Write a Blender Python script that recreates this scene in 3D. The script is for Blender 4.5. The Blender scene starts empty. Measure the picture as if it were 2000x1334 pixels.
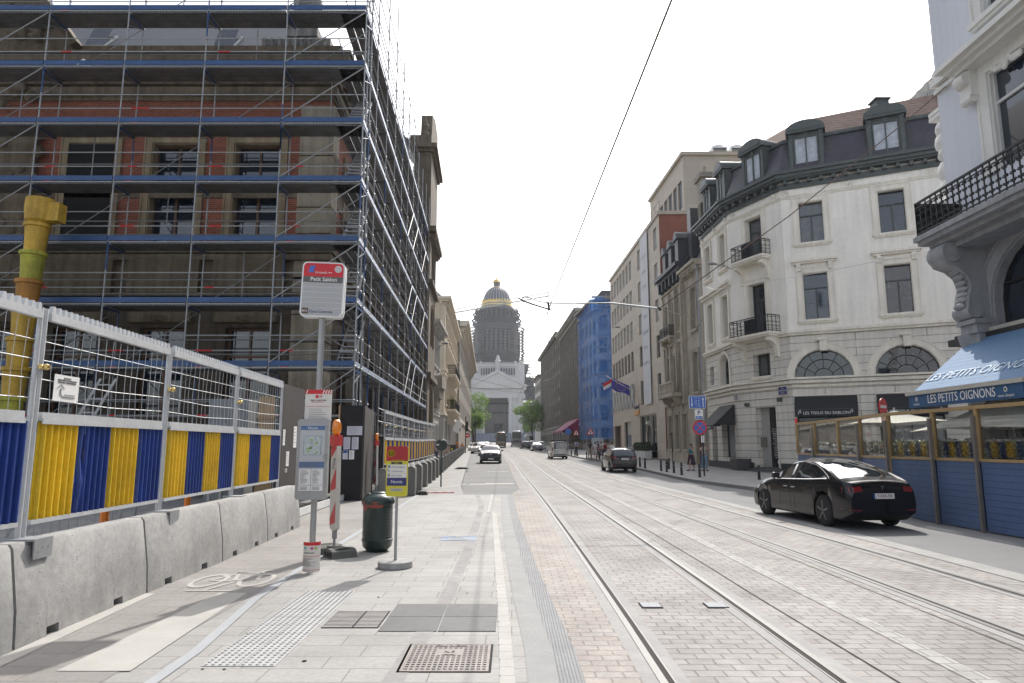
import bpy, math, random
from mathutils import Vector, Matrix, Euler
from mathutils.bvhtree import BVHTree
R=math.radians; PI=math.pi
rnd=random.Random(7)
sc=bpy.context.scene; C=sc.collection
# ---------------------------------------------------------------- camera, sky, sun, exposure
cam_d=bpy.data.cameras.new('camera'); cam=bpy.data.objects.new('camera',cam_d); C.objects.link(cam)
cam_d.sensor_width=36; cam_d.lens=36*1333/2000; cam_d.clip_start=.05; cam_d.clip_end=5000
cam.location=(0,0,1.7); cam.rotation_euler=(R(90+8.659),0,0); sc.camera=cam
SUN_AZ=R(16.5); SUN_EL=R(45)      # azimuth from +Y towards +X
w=bpy.data.worlds.new('World'); sc.world=w; w.use_nodes=True
nt=w.node_tree; bg=nt.nodes['Background']; sky=nt.nodes.new('ShaderNodeTexSky'); sky.sky_type='NISHITA'
sky.sun_disc=False; sky.sun_elevation=SUN_EL; sky.sun_rotation=SUN_AZ; sky.air_density=1.0; sky.dust_density=3.0; sky.ozone_density=1.0; sky.altitude=50
hs=nt.nodes.new('ShaderNodeHueSaturation'); hs.inputs['Saturation'].default_value=.42
nt.links.new(sky.outputs[0],hs.inputs['Color']); nt.links.new(hs.outputs[0],bg.inputs['Color']); bg.inputs['Strength'].default_value=.15
sd=bpy.data.lights.new('sun','SUN'); sun=bpy.data.objects.new('sun',sd); C.objects.link(sun)
sd.energy=2.3; sd.angle=R(.6); sd.color=(1,.955,.89)
sv=Vector((math.sin(SUN_AZ)*math.cos(SUN_EL),math.cos(SUN_AZ)*math.cos(SUN_EL),math.sin(SUN_EL)))
sun.rotation_euler=sv.to_track_quat('Z','Y').to_euler(); sun.location=(0,0,60)
sc.view_settings.view_transform='Standard'; sc.view_settings.look='None'; sc.view_settings.exposure=.87; sc.view_settings.gamma=1
sc.cycles.max_bounces=6; sc.cycles.diffuse_bounces=4; sc.cycles.glossy_bounces=3; sc.cycles.transparent_max_bounces=16; sc.cycles.volume_bounces=0
sc.cycles.use_denoising=True; sc.cycles.caustics_reflective=False; sc.cycles.caustics_refractive=False
# ---------------------------------------------------------------- helpers
def T(Y): return 0. if Y<35 else .011*(Y-35)
def itp(t,pts):
    if t<=pts[0][0]: return pts[0][1]
    for (a,u),(b,v) in zip(pts,pts[1:]):
        if t<=b: return u+(v-u)*(t-a)/(b-a)
    return pts[-1][1]
MATS={}
def mat(name,col,rough=.65,metal=0.,var=.12,scale=2.,bump=.0,spec=.5,kind=None,**k):
    """procedural material: base colour broken by two noises; kind adds bricks / corrugation / blocks in object space"""
    if name in MATS: return MATS[name]
    m=bpy.data.materials.new(name); m.use_nodes=True; MATS[name]=m
    n=m.node_tree.nodes; L=m.node_tree.links; b=n['Principled BSDF']
    b.inputs['Roughness'].default_value=rough; b.inputs['Metallic'].default_value=metal; b.inputs['Specular IOR Level'].default_value=spec
    tc=n.new('ShaderNodeTexCoord'); co=tc.outputs['Object']
    def noise(s,det=4,ro=.6):
        q=n.new('ShaderNodeTexNoise'); q.inputs['Scale'].default_value=s; q.inputs['Detail'].default_value=det; q.inputs['Roughness'].default_value=ro
        L.new(co,q.inputs['Vector']); return q.outputs['Fac']
    base=None; hgt=None
    if kind in('brick','brickxz'):
        src=co
        if kind=='brickxz':
            sx=n.new('ShaderNodeSeparateXYZ'); cx=n.new('ShaderNodeCombineXYZ'); L.new(co,sx.inputs[0])
            ad=n.new('ShaderNodeMath'); ad.operation='ADD'; L.new(sx.outputs[0],ad.inputs[0]); L.new(sx.outputs[1],ad.inputs[1])
            L.new(ad.outputs[0],cx.inputs[0]); L.new(sx.outputs[2],cx.inputs[1]); src=cx.outputs[0]
        br=n.new('ShaderNodeTexBrick'); br.inputs['Scale'].default_value=1
        wn=n.new('ShaderNodeTexNoise'); wn.inputs['Scale'].default_value=k.get('ws',3.); L.new(src,wn.inputs['Vector'])
        mx=n.new('ShaderNodeVectorMath'); mx.operation='MULTIPLY_ADD'; mx.inputs[1].default_value=(k.get('wob',.0),)*3
        L.new(wn.outputs['Color'],mx.inputs[0]); L.new(src,mx.inputs[2]); L.new(mx.outputs[0],br.inputs['Vector'])
        br.inputs['Brick Width'].default_value=k['bw']; br.inputs['Row Height'].default_value=k['bh']; br.inputs['Mortar Size'].default_value=k.get('ms',.01)
        br.inputs['Mortar Smooth'].default_value=.2; br.offset=k.get('off',.5)
        c2=k.get('c2',tuple(c*.82 for c in col)); br.inputs['Color1'].default_value=(*col,1); br.inputs['Color2'].default_value=(*c2,1)
        br.inputs['Mortar'].default_value=(*k.get('mo',tuple(c*.5 for c in col)),1); br.inputs['Bias'].default_value=0
        base=br.outputs['Color']; hgt=br.outputs['Fac']
    if kind=='wave':
        wv=n.new('ShaderNodeTexWave'); wv.inputs['Scale'].default_value=k['ws']; wv.bands_direction=k.get('dir','Z'); L.new(co,wv.inputs['Vector'])
        rp=n.new('ShaderNodeMix'); rp.data_type='RGBA'; L.new(wv.outputs['Fac'],rp.inputs[0]); rp.inputs[6].default_value=(*col,1); rp.inputs[7].default_value=(*k.get('c2',tuple(c*.6 for c in col)),1)
        base=rp.outputs[2]; hgt=wv.outputs['Fac']
    m1=n.new('ShaderNodeMapRange'); L.new(noise(scale),m1.inputs[0]); m1.inputs[1].default_value=.3; m1.inputs[2].default_value=.72; m1.inputs[3].default_value=1-var; m1.inputs[4].default_value=1+var*.55
    m2=n.new('ShaderNodeMapRange'); L.new(noise(scale*k.get('fine',9),3),m2.inputs[0]); m2.inputs[1].default_value=.25; m2.inputs[2].default_value=.75; m2.inputs[3].default_value=1-var*.7; m2.inputs[4].default_value=1+var*.5
    mm=n.new('ShaderNodeMath'); mm.operation='MULTIPLY'; L.new(m1.outputs[0],mm.inputs[0]); L.new(m2.outputs[0],mm.inputs[1]); fac=mm.outputs[0]
    if k.get('streak'):   # rain streaks running down
        mp=n.new('ShaderNodeMapping'); mp.inputs['Scale'].default_value=(2.2,2.2,.12); L.new(co,mp.inputs[0])
        q=n.new('ShaderNodeTexNoise'); q.inputs['Scale'].default_value=2.; q.inputs['Detail'].default_value=5; L.new(mp.outputs[0],q.inputs['Vector'])
        m3=n.new('ShaderNodeMapRange'); L.new(q.outputs['Fac'],m3.inputs[0]); m3.inputs[1].default_value=.35; m3.inputs[2].default_value=.6; m3.inputs[3].default_value=1-k['streak']; m3.inputs[4].default_value=1
        m4=n.new('ShaderNodeMath'); m4.operation='MULTIPLY'; L.new(fac,m4.inputs[0]); L.new(m3.outputs[0],m4.inputs[1]); fac=m4.outputs[0]
    if k.get('pits'):
        v=n.new('ShaderNodeTexVoronoi'); v.inputs['Scale'].default_value=k['pits']; L.new(co,v.inputs['Vector'])
        nn=noise(5.,2); a=n.new('ShaderNodeMath'); a.operation='MULTIPLY_ADD'; L.new(nn,a.inputs[0]); a.inputs[1].default_value=-.5; L.new(v.outputs['Distance'],a.inputs[2])
        m5=n.new('ShaderNodeMapRange'); L.new(a.outputs[0],m5.inputs[0]); m5.inputs[1].default_value=-.2; m5.inputs[2].default_value=-.12; m5.inputs[3].default_value=.35; m5.inputs[4].default_value=1
        m6=n.new('ShaderNodeMath'); m6.operation='MULTIPLY'; L.new(fac,m6.inputs[0]); L.new(m5.outputs[0],m6.inputs[1]); fac=m6.outputs[0]
    vm=n.new('ShaderNodeVectorMath'); vm.operation='SCALE'; L.new(fac,vm.inputs['Scale'])
    if base: L.new(base,vm.inputs[0])
    else: vm.inputs[0].default_value=col
    L.new(vm.outputs[0],b.inputs['Base Color'])
    if k.get('rv'):
        mr=n.new('ShaderNodeMapRange'); L.new(noise(scale*2.5),mr.inputs[0]); mr.inputs[1].default_value=.3; mr.inputs[2].default_value=.7; mr.inputs[3].default_value=rough-k['rv']; mr.inputs[4].default_value=rough+k['rv']; L.new(mr.outputs[0],b.inputs['Roughness'])
    if bump:
        bp=n.new('ShaderNodeBump'); bp.inputs['Strength'].default_value=bump; bp.inputs['Distance'].default_value=k.get('bd',.01)
        if hgt is not None:
            iv=n.new('ShaderNodeMath'); iv.operation='MULTIPLY_ADD'; L.new(hgt,iv.inputs[0]); iv.inputs[1].default_value=-1 if kind!='wave' else 1; L.new(noise(scale*14),iv.inputs[2]); L.new(iv.outputs[0],bp.inputs['Height'])
        else: L.new(noise(scale*14),bp.inputs['Height'])
        L.new(bp.outputs[0],b.inputs['Normal'])
    if k.get('coat'): b.inputs['Coat Weight'].default_value=k['coat']; b.inputs['Coat Roughness'].default_value=.03
    if k.get('emit'): b.inputs['Emission Color'].default_value=(*col,1); b.inputs['Emission Strength'].default_value=k['emit']
    if k.get('trans'): b.inputs['Transmission Weight'].default_value=k['trans']
    if k.get('alpha') is not None: b.inputs['Alpha'].default_value=k['alpha']
    if k.get('sub'): b.inputs['Subsurface Weight'].default_value=k['sub']
    return m
class M:
    def __init__(s): s.v=[]; s.f=[]; s.m=[]
    def face(s,pts,m=0):
        i=len(s.v); s.v+=[tuple(p) for p in pts]; s.f.append(tuple(range(i,i+len(pts)))); s.m.append(m); return s
    def raw(s,vs,fs,m=0):
        i=len(s.v); s.v+=[tuple(p) for p in vs]; s.f+=[tuple(i+j for j in f) for f in fs]; s.m+=[m]*len(fs); return s
    def box(s,x0,y0,z0,x1,y1,z1,m=0):
        if x0>x1:x0,x1=x1,x0
        if y0>y1:y0,y1=y1,y0
        if z0>z1:z0,z1=z1,z0
        v=[(x,y,z) for z in(z0,z1) for x,y in((x0,y0),(x1,y0),(x1,y1),(x0,y1))]
        return s.raw(v,[(3,2,1,0),(4,5,6,7),(0,1,5,4),(1,2,6,5),(2,3,7,6),(3,0,4,7)],m)
    def cbox(s,c,d,m=0,rot=None):
        v=[Vector((x*d[0]/2,y*d[1]/2,z*d[2]/2)) for z in(-1,1) for x,y in((-1,-1),(1,-1),(1,1),(-1,1))]
        if rot is not None: v=[rot@p for p in v]
        return s.raw([p+Vector(c) for p in v],[(3,2,1,0),(4,5,6,7),(0,1,5,4),(1,2,6,5),(2,3,7,6),(3,0,4,7)],m)
    def beam(s,p,q,w,h,m=0,up=(0,0,1)):
        p=Vector(p);q=Vector(q);d=(q-p); l=d.length; d.normalize(); u=Vector(up)
        if abs(d.dot(u))>.98: u=Vector((0,1,0))
        a=d.cross(u).normalized(); b=a.cross(d)
        v=[c+a*x*w/2+b*y*h/2 for c in(p,q) for x,y in((-1,-1),(1,-1),(1,1),(-1,1))]
        return s.raw(v,[(0,1,2,3),(7,6,5,4),(0,4,5,1),(1,5,6,2),(2,6,7,3),(3,7,4,0)],m)
    def tube(s,pts,r,n=6,m=0,cap=True):
        pts=[Vector(p) for p in pts]; rs=r if isinstance(r,(list,tuple)) else [r]*len(pts)
        i0=len(s.v); ref=None
        for k,p in enumerate(pts):
            d=(pts[min(k+1,len(pts)-1)]-pts[max(k-1,0)]).normalized()
            if ref is None:
                ref=Vector((0,0,1)) if abs(d.z)<.9 else Vector((1,0,0))
            a=(ref-d*ref.dot(d)).normalized(); ref=a; b=d.cross(a)
            s.v+=[tuple(p+(a*math.cos(2*PI*j/n)+b*math.sin(2*PI*j/n))*rs[k]) for j in range(n)]
        for k in range(len(pts)-1):
            for j in range(n):
                a=i0+k*n+j; b=i0+k*n+(j+1)%n; s.f.append((a,b,b+n,a+n)); s.m.append(m)
        if cap:
            s.f.append(tuple(i0+j for j in reversed(range(n)))); s.m.append(m)
            e=i0+(len(pts)-1)*n; s.f.append(tuple(e+j for j in range(n))); s.m.append(m)
        return s
    def lathe(s,prof,n=16,c=(0,0,0),m=0,a0=0,a1=2*PI,ax='z',fl=None):
        full=abs(a1-a0-2*PI)<1e-6; N=n if full else n+1; i0=len(s.v)
        for (r,z) in prof:
            for j in range(N):
                a=a0+(a1-a0)*j/n; rr=r*(1+(fl(a) if fl else 0))
                x,y=rr*math.cos(a),rr*math.sin(a)
                p=(x,y,z) if ax=='z' else ((z,x,y) if ax=='x' else (y,z,x))
                s.v.append((c[0]+p[0],c[1]+p[1],c[2]+p[2]))
        for k in range(len(prof)-1):
            for j in range(n):
                a=i0+k*N+j; b=i0+k*N+(j+1)%N; s.f.append((a,b,b+N,a+N)); s.m.append(m)
        if full:
            if prof[0][0]>1e-4: s.f.append(tuple(i0+j for j in reversed(range(N)))); s.m.append(m)
            if prof[-1][0]>1e-4: e=i0+(len(prof)-1)*N; s.f.append(tuple(e+j for j in range(N))); s.m.append(m)
        return s
    def prism(s,poly,a,b,pl='xz',m=0):
        """extrude a 2-D outline between a and b along the missing axis"""
        f={'xz':lambda u,v,w:(u,w,v),'xy':lambda u,v,w:(u,v,w),'yz':lambda u,v,w:(w,u,v)}[pl]
        n=len(poly); i=len(s.v); s.v+=[f(u,v,a) for u,v in poly]+[f(u,v,b) for u,v in poly]
        s.f+=[tuple(range(i,i+n)),tuple(reversed(range(i+n,i+2*n)))]+[(i+(j+1)%n,i+j,i+n+j,i+n+(j+1)%n) for j in range(n)]; s.m+=[m]*(n+2); return s
    def add(s,o,mt=None,dm=0):
        mt=mt or Matrix(); i=len(s.v); s.v+=[tuple(mt@Vector(p)) for p in o.v]; s.f+=[tuple(i+j for j in f) for f in o.f]; s.m+=[x+dm for x in o.m]; return s
    def data(s,name,mats,smooth=None,recalc=True):
        me=bpy.data.meshes.new(name); me.from_pydata(s.v,[],s.f)
        for x in (mats if isinstance(mats,(list,tuple)) else [mats]): me.materials.append(x)
        me.polygons.foreach_set('material_index',s.m)
        if recalc:
            import bmesh
            bm=bmesh.new(); bm.from_mesh(me)
            if smooth: bmesh.ops.remove_doubles(bm,verts=bm.verts,dist=1e-5)
            bmesh.ops.recalc_face_normals(bm,faces=bm.faces); bm.to_mesh(me); bm.free()
        if smooth:
            me.shade_smooth()
            me.set_sharp_from_angle(angle=R(smooth))
        return me
    def build(s,name,mats,parent=None,loc=(0,0,0),rot=0,smooth=None,**k):
        return put(s.data(name,mats,smooth,**k),name,parent,loc,rot)
def put(me,name,parent=None,loc=(0,0,0),rot=0):
    o=bpy.data.objects.new(name,me); C.objects.link(o); o.parent=parent; o.location=loc
    o.rotation_euler=rot if isinstance(rot,(tuple,list)) else (0,0,rot); return o
def tag(o,label=None,cat=None,group=None,kind=None):
    if label:o['label']=label
    if cat:o['category']=cat
    if group:o['group']=group
    if kind:o['kind']=kind
    return o
def thing(name,label,cat,loc=(0,0,0),rot=0,group=None):
    return tag(put(None,name,None,loc,rot),label,cat,group)
def copytree(o,parent=None):
    c=o.copy(); C.objects.link(c); c.parent=parent
    for ch in KIDS(o): copytree(ch,c)
    return c
def KIDS(o): return [x for x in o.children]
def text(s,size,m,parent,loc,rot=(PI/2,0,0),al='CENTER',ext=.002,sx=1.,name='lettering',bold=0,shear=0):
    cu=bpy.data.curves.new('t','FONT'); cu.body=s; cu.size=size; cu.align_x=al; cu.align_y='CENTER'; cu.extrude=ext; cu.offset=bold; cu.resolution_u=3; cu.shear=shear
    o=bpy.data.objects.new('t',cu); C.objects.link(o); dg=bpy.context.evaluated_depsgraph_get()
    me=bpy.data.meshes.new_from_object(o.evaluated_get(dg)); bpy.data.objects.remove(o); bpy.data.curves.remove(cu)
    me.materials.clear(); me.materials.append(m)
    q=put(me,name,parent,loc,rot); q.scale=(sx,1,1); return q
ORD='first second third fourth fifth sixth seventh eighth ninth tenth eleventh twelfth'.split()
# ---------------------------------------------------------------- materials
PAVE=mat('slab_paving',(.36,.347,.328),.8,0,.17,.7,.5,kind='brick',bw=.62,bh=.31,ms=.006,mo=(.21,.20,.19),c2=(.325,.316,.30),wob=.006,off=.37,rv=.08,fine=30)
PAVE2=mat('sidewalk_paving',(.32,.31,.295),.8,0,.14,1.0,.4,kind='brick',bw=.3,bh=.3,ms=.008,mo=(.24,.23,.21),fine=20)
BIKE=mat('bike_paving',(.30,.283,.265),.82,0,.18,.8,.4,kind='brick',bw=.66,bh=.33,ms=.006,mo=(.19,.18,.165),c2=(.275,.26,.245),fine=30)
SETT=mat('stone_setts',(.405,.382,.362),.85,0,.24,.55,.85,spec=.2,kind='brick',bw=.235,bh=.155,ms=.009,mo=(.255,.24,.228),c2=(.36,.337,.318),wob=.022,ws=4.,bd=.014,rv=.12,fine=12)
SETTP=mat('pink_setts',(.40,.372,.348),.85,0,.2,2.,.8,kind='brick',bw=.23,bh=.15,ms=.009,mo=(.28,.255,.235),c2=(.385,.34,.308),wob=.02,bd=.012)
ASPH=mat('asphalt',(.19,.19,.19),.85,0,.14,.5,.5,fine=90,pits=0)
GRND=mat('ground_dust',(.30,.29,.27),.9,0,.15,.3,.2)
CONC=mat('barrier_concrete',(.37,.363,.35),.8,0,.2,1.7,.35,fine=8,pits=26,streak=.12)
KERB=mat('kerb_stone',(.26,.26,.255),.75,0,.12,3.,.4)
RIB=mat('ribbed_kerb',(.29,.293,.297),.75,0,.14,2.,.6,kind='wave',ws=12,dir='X',c2=(.21,.213,.217))
WHITEP=mat('white_road_paint',(.44,.425,.395),.85,0,.10,2.5,.15,fine=22)
TACT=mat('tactile_slab',(.42,.42,.415),.75,0,.10,2.,.2)
DARKSL=mat('dark_slab',(.12,.12,.12),.7,0,.2,1.5,.3)
STEEL=mat('galvanised_steel',(.36,.37,.38),.55,.45,.14,6.,.0)
STEELD=mat('dull_steel',(.33,.34,.36),.5,.55,.18,5.)
RAIL=mat('rail_steel',(.15,.147,.143),.5,.35,.08,4.); GROOVE=mat('rail_groove',(.035,.03,.027),.9,0,.3,3.); CONSTR=mat('rail_concrete',(.36,.352,.34),.9,0,.14,2.,.3)
RUST=mat('rusty_cover',(.24,.215,.20),.6,.3,.2,5.,.4)
BLUES=mat('scaffold_blue',(.024,.08,.22),.45,0,.25,3.); RED=mat('signal_red',(.62,.03,.035),.45,0,.08,4.)
DECK=mat('deck_steel',(.20,.20,.20),.6,.3,.3,2.,.3,kind='wave',ws=3.5,dir='Y',c2=(.13,.13,.13))
FBLUE=mat('fence_blue',(.018,.055,.27),.45,0,.25,1.6,spec=.4,streak=.2); FYEL=mat('fence_yellow',(.72,.48,.02),.45,0,.2,1.6,spec=.4,streak=.16)
WHITE=mat('white_sheet',(.78,.78,.77),.5,0,.04,5.); PAPER=mat('paper',(.80,.79,.77),.7,0,.05,4.); BLACK=mat('black_paint',(.015,.015,.016),.45,0,.1,4.); DARK=mat('dark_void',(.012,.012,.013),.9,0,.2,2.)
PLY=mat('dark_plywood',(.014,.012,.012),.8,0,.25,2.5,.1); PLYB=mat('brown_plywood',(.042,.035,.033),.75,0,.2,2.)
WOOD=mat('pale_wood',(.42,.28,.15),.6,0,.2,5.,.2); TIMB=mat('terrace_timber',(.40,.265,.12),.5,0,.18,4.,.2)
ORG=mat('orange_plastic',(.80,.22,.02),.4,0,.1,4.)
LENS=mat('amber_lens',(.90,.26,.015),.2,0,.08,6.,coat=.6)
RBRICK=mat('red_brick',(.36,.088,.042),.85,0,.22,.8,.5,kind='brickxz',bw=.22,bh=.075,ms=.009,mo=(.26,.19,.15),c2=(.25,.062,.034))
OLDST=mat('old_stone',(.105,.083,.06),.85,0,.25,.7,.4,streak=.4,kind='brickxz',bw=1.2,bh=.42,ms=.012,mo=(.13,.11,.09))
OLDTR=mat('old_stone_trim',(.18,.142,.098),.85,0,.25,1.0,.4,streak=.35)
SLATE=mat('slate',(.065,.067,.075),.45,0,.2,1.,.3,kind='brickxz',bw=.25,bh=.16,ms=.006,mo=(.04,.04,.05),c2=(.06,.062,.075))
GLASS=mat('window_glass',(.016,.026,.045),.04,0,.5,.6,.05,spec=1.0,bd=.004)
GLASSB=mat('window_glass_sky_sheen',(.40,.43,.47),.05,0,.3,.8,spec=1.0)  # pale base colour paints the bright sky reflection into the panes
WBR=mat('brown_sash',(.13,.065,.035),.5,0,.15,5.); FSTEEL=mat('fence_galvanised',(.56,.57,.58),.5,.25,.12,6.); JAMB=mat('warm_stone_jamb',(.36,.28,.18),.85,0,.22,1.2,.4,streak=.3)
CURT=mat('curtained_glass',(.17,.18,.19),.12,0,.3,3.,spec=.8,kind='wave',ws=5.5,dir='X',c2=(.05,.055,.065))
WGR=mat('dark_sash',(.055,.062,.062),.45,0,.1,4.); WWH=mat('white_sash',(.62,.62,.60),.5,0,.06,4.); WAN=mat('grey_sash',(.16,.16,.16),.5,0,.1,4.)
# ---------------------------------------------------------------- facade kit
def arc(w,h,rise,n=12):
    """outline of an opening, x centred, z from 0 up; straight jambs then elliptic head"""
    if not rise: return [(-w/2,0),(w/2,0),(w/2,h),(-w/2,h)]
    return [(-w/2,0),(w/2,0)]+[(w/2*math.cos(PI*i/n),h-rise+rise*math.sin(PI*i/n)) for i in range(n+1)]
def wallmesh(W,z0,z1,holes,rev,D=0,top=True,mb=None,m=0):
    mb=mb or M(); xs={0,W}; zs={z0,z1}; hb=[]
    for (xc,zb,w,h,a) in holes: hb.append((xc-w/2,xc+w/2,zb,zb+h)); xs|={xc-w/2,xc+w/2}; zs|={zb,zb+h}
    xs=sorted(x for x in xs if -1e-6<=x<=W+1e-6); zs=sorted(z for z in zs if z0-1e-6<=z<=z1+1e-6)
    for x0,x1 in zip(xs,xs[1:]):
        for a,b in zip(zs,zs[1:]):
            cx,cz=(x0+x1)/2,(a+b)/2
            if any(h[0]<cx<h[1] and h[2]<cz<h[3] for h in hb) or b-a<1e-5 or x1-x0<1e-5: continue
            mb.face([(x0,0,a),(x1,0,a),(x1,0,b),(x0,0,b)],m)
    for (xc,zb,w,h,a) in holes:
        o=[(xc+x,zb+z) for x,z in arc(w,h,a)]
        for p,q in zip(o,o[1:]+o[:1]): mb.face([(p[0],0,p[1]),(q[0],0,q[1]),(q[0],rev,q[1]),(p[0],rev,p[1])],m)
        if a:
            n=12; A=o[2:]; mid=len(A)//2
            mb.face([(xc+w/2,0,zb+h)]+[(x,0,z) for x,z in A[mid::-1]],m); mb.face([(xc-w/2,0,zb+h)]+[(x,0,z) for x,z in A[:mid-1:-1]],m)
    if D:
        mb.face([(0,0,z0),(0,D,z0),(0,D,z1),(0,0,z1)],m); mb.face([(W,0,z0),(W,D,z0),(W,D,z1),(W,0,z1)],m); mb.face([(0,D,z0),(W,D,z0),(W,D,z1),(0,D,z1)],m)
        if top: mb.face([(0,0,z1),(W,0,z1),(W,D,z1),(0,D,z1)],m)
    return mb
def outframe(mb,w,h,rise,t,y0,y1,m=0,skipbottom=False):
    a=arc(w,h,rise); b=arc(w-2*t,h-2*t if not skipbottom else h-t,rise*(w-2*t)/w if rise else 0); dz=0 if skipbottom else t
    b=[(x,z+dz) for x,z in b]; n=len(a)
    for i in range(n):
        j=(i+1)%n
        if skipbottom and i==0: continue
        A,B,Cc,Dd=a[i],a[j],b[j],b[i]
        for y in(y0,y1): mb.face([(A[0],y,A[1]),(B[0],y,B[1]),(Cc[0],y,Cc[1]),(Dd[0],y,Dd[1])],m)
        mb.face([(A[0],y0,A[1]),(B[0],y0,B[1]),(B[0],y1,B[1]),(A[0],y1,A[1])],m); mb.face([(Dd[0],y0,Dd[1]),(Cc[0],y0,Cc[1]),(Cc[0],y1,Cc[1]),(Dd[0],y1,Dd[1])],m)
    return mb
WC={}
def winproto(w,h,rise,kind,fm,gm,sur,sm,rev,sill):
    key=(round(w,3),round(h,3),rise,kind,fm.name,gm.name,sur,sm.name if sm else 0,rev,sill)
    if key in WC: return WC[key]
    t=.07 if w>.8 else .055; mb=M(); outframe(mb,w,h,rise,t,-.05,.05)
    if 'c' in kind:   # centre mullion + transom
        zt=h*.68; mb.box(-w/2+t,-.035,zt-.04,w/2-t,.04,zt+.04); mb.box(-.045,-.045,t,.045,.035,zt-.04)
        if 'C' in kind: mb.box(-.035,-.04,zt+.04,.035,.035,h-t)
    if kind=='m': mb.box(-.04,-.045,t,.04,.035,h-t-.01)
    if kind=='o': mb.box(-w/2+t,-.03,h*.3-.03,w/2-t,.04,h*.3+.03); mb.box(-w*.12-.03,-.035,h*.3+.03,-w*.12+.03,.035,h-t)
    if kind=='x':
        for s in(-1,1): mb.beam((-s*w/2,-.3,.0),(s*w/2,-.3,h),.1,.12)
        mb.box(-.03,-.04,t,.03,.035,h-t)
    if kind=='f':     # fan light
        r=w*.16
        for i in range(1,6):
            a=PI*i/6; k=1/math.sqrt((math.cos(a)/(w/2-t*.5))**2+(math.sin(a)/(h-t*.5))**2); mb.beam((r*math.cos(a),0,r*math.sin(a)),(k*math.cos(a),0,k*math.sin(a)),.05,.05,up=(0,1,0))
        for q,e in((r,1),(w*.33,h/w*2*.97)):
            P=[(q*math.cos(PI*i/14),0,q*e*math.sin(PI*i/14)+.02) for i in range(15)]; mb.tube(P,.028,4)
    if kind=='g':     # large arched shop window: three lights
        for x in(-w/6,w/6): mb.box(x-.05,-.05,t,x+.05,.04,h-rise*.14)
        mb.box(-w/2+t,-.04,h*.5-.03,w/2-t,.035,h*.5+.03)
    fr=mb.data('window_frame',fm)
    g=M(); g.face([(x,.03,z) for x,z in arc(w-t,h-t*.5,rise)]); gl=g.data('glass',gm,recalc=False)
    out=[('glass',gl)]
    if sur:
        s=M(); a=arc(w+2*sur,h+sur,rise and rise+sur*.8)
        outframe(s,w+2*sur,h+sur,rise and rise+sur,sur-.001,-rev-.07,-rev+.02,skipbottom=True)
        outframe(s,w+2*sur+.06,h+sur+.03,rise and rise+sur+.03,.06,-rev-.11,-rev-.03,skipbottom=True)
        outframe(s,w-.004,h-.004,rise,.04,-rev-.01,-.04); out.append(('surround',s.data('surround',sm)))
    if sill:
        s=M(); s.box(-w/2-sur-.1,-rev-.18,-.14,w/2+sur+.1,.0-.06,-.001); s.box(-w/2-sur-.02,-rev-.12,-.24,w/2+sur+.02,-rev+.02,-.14)
        out.append(('sill',s.data('sill',sm)))
        if sill>1:
            s=M()   # hood over the window on two consoles
            zz=h+sur+.38; s.box(-w/2-sur-.28,-rev-.32,zz,w/2+sur+.28,-rev+.02,zz+.14); s.box(-w/2-sur-.2,-rev-.22,zz-.12,w/2+sur+.2,-rev+.02,zz)
            for q in(-1,1): x=q*(w/2+sur*.5+.03); s.box(x-.13,-rev-.2,zz-.55,x+.13,-rev+.02,zz-.12); s.box(x-.1,-rev-.26,zz-.32,x+.1,-rev-.2,zz-.12)
            out.append(('window_hood',s.data('window_hood',sm)))
    WC[key]=(fr,out); return WC[key]
class Bld:
    def __init__(s,name,label,x,y,z=0,cat='building',group=None): s.o=(x,y,z); s.r=thing(name,label,cat,(x,y,z),0,group); s.n=0
    def rel(s,x,y,z=0): return (x-s.o[0],y-s.o[1],z)
    def part(s,mb,name,mats,x,y,ang=0,smooth=None,**k): return mb.build(name,mats,s.r,s.rel(x,y),ang,smooth,**k)
    def seg(s,P,Q,z0,z1,wins,mw,D=0,rev=.25,fm=None,gm=None,sur=0,sm=None,sill=0,kind='c',top=True,name='wall'):
        ang=math.atan2(Q[1]-P[1],Q[0]-P[0]); W=math.hypot(Q[0]-P[0],Q[1]-P[1]); ws=[]
        for q in wins:
            d=dict(a=0,k=kind,sur=sur,sill=sill,fm=fm or WGR,gm=gm or GLASS); d.update(q); ws.append(d)
        wall=s.part(wallmesh(W,z0,z1,[(d['x'],d['z'],d['w'],d['h'],d['a']) for d in ws],rev,D,top),name,mw,P[0],P[1],ang)
        ca,sa=math.cos(ang),math.sin(ang)
        for d in ws:
            if d['k']=='open': continue
            if d['gm'] is GLASS and d['k'] in('c','m') and d['z']>5 and rnd.random()<.35: d['gm']=CURT
            fr,out=winproto(d['w'],d['h'],d['a'],d['k'],d['fm'],d['gm'],d['sur'],sm or mw,rev,d['sill'])
            o=put(fr,'window',s.r,s.rel(P[0]+ca*d['x']-sa*rev,P[1]+sa*d['x']+ca*rev,d['z']),ang)
            for nm,me in out: put(me,nm,o)
        return ang,W
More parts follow.
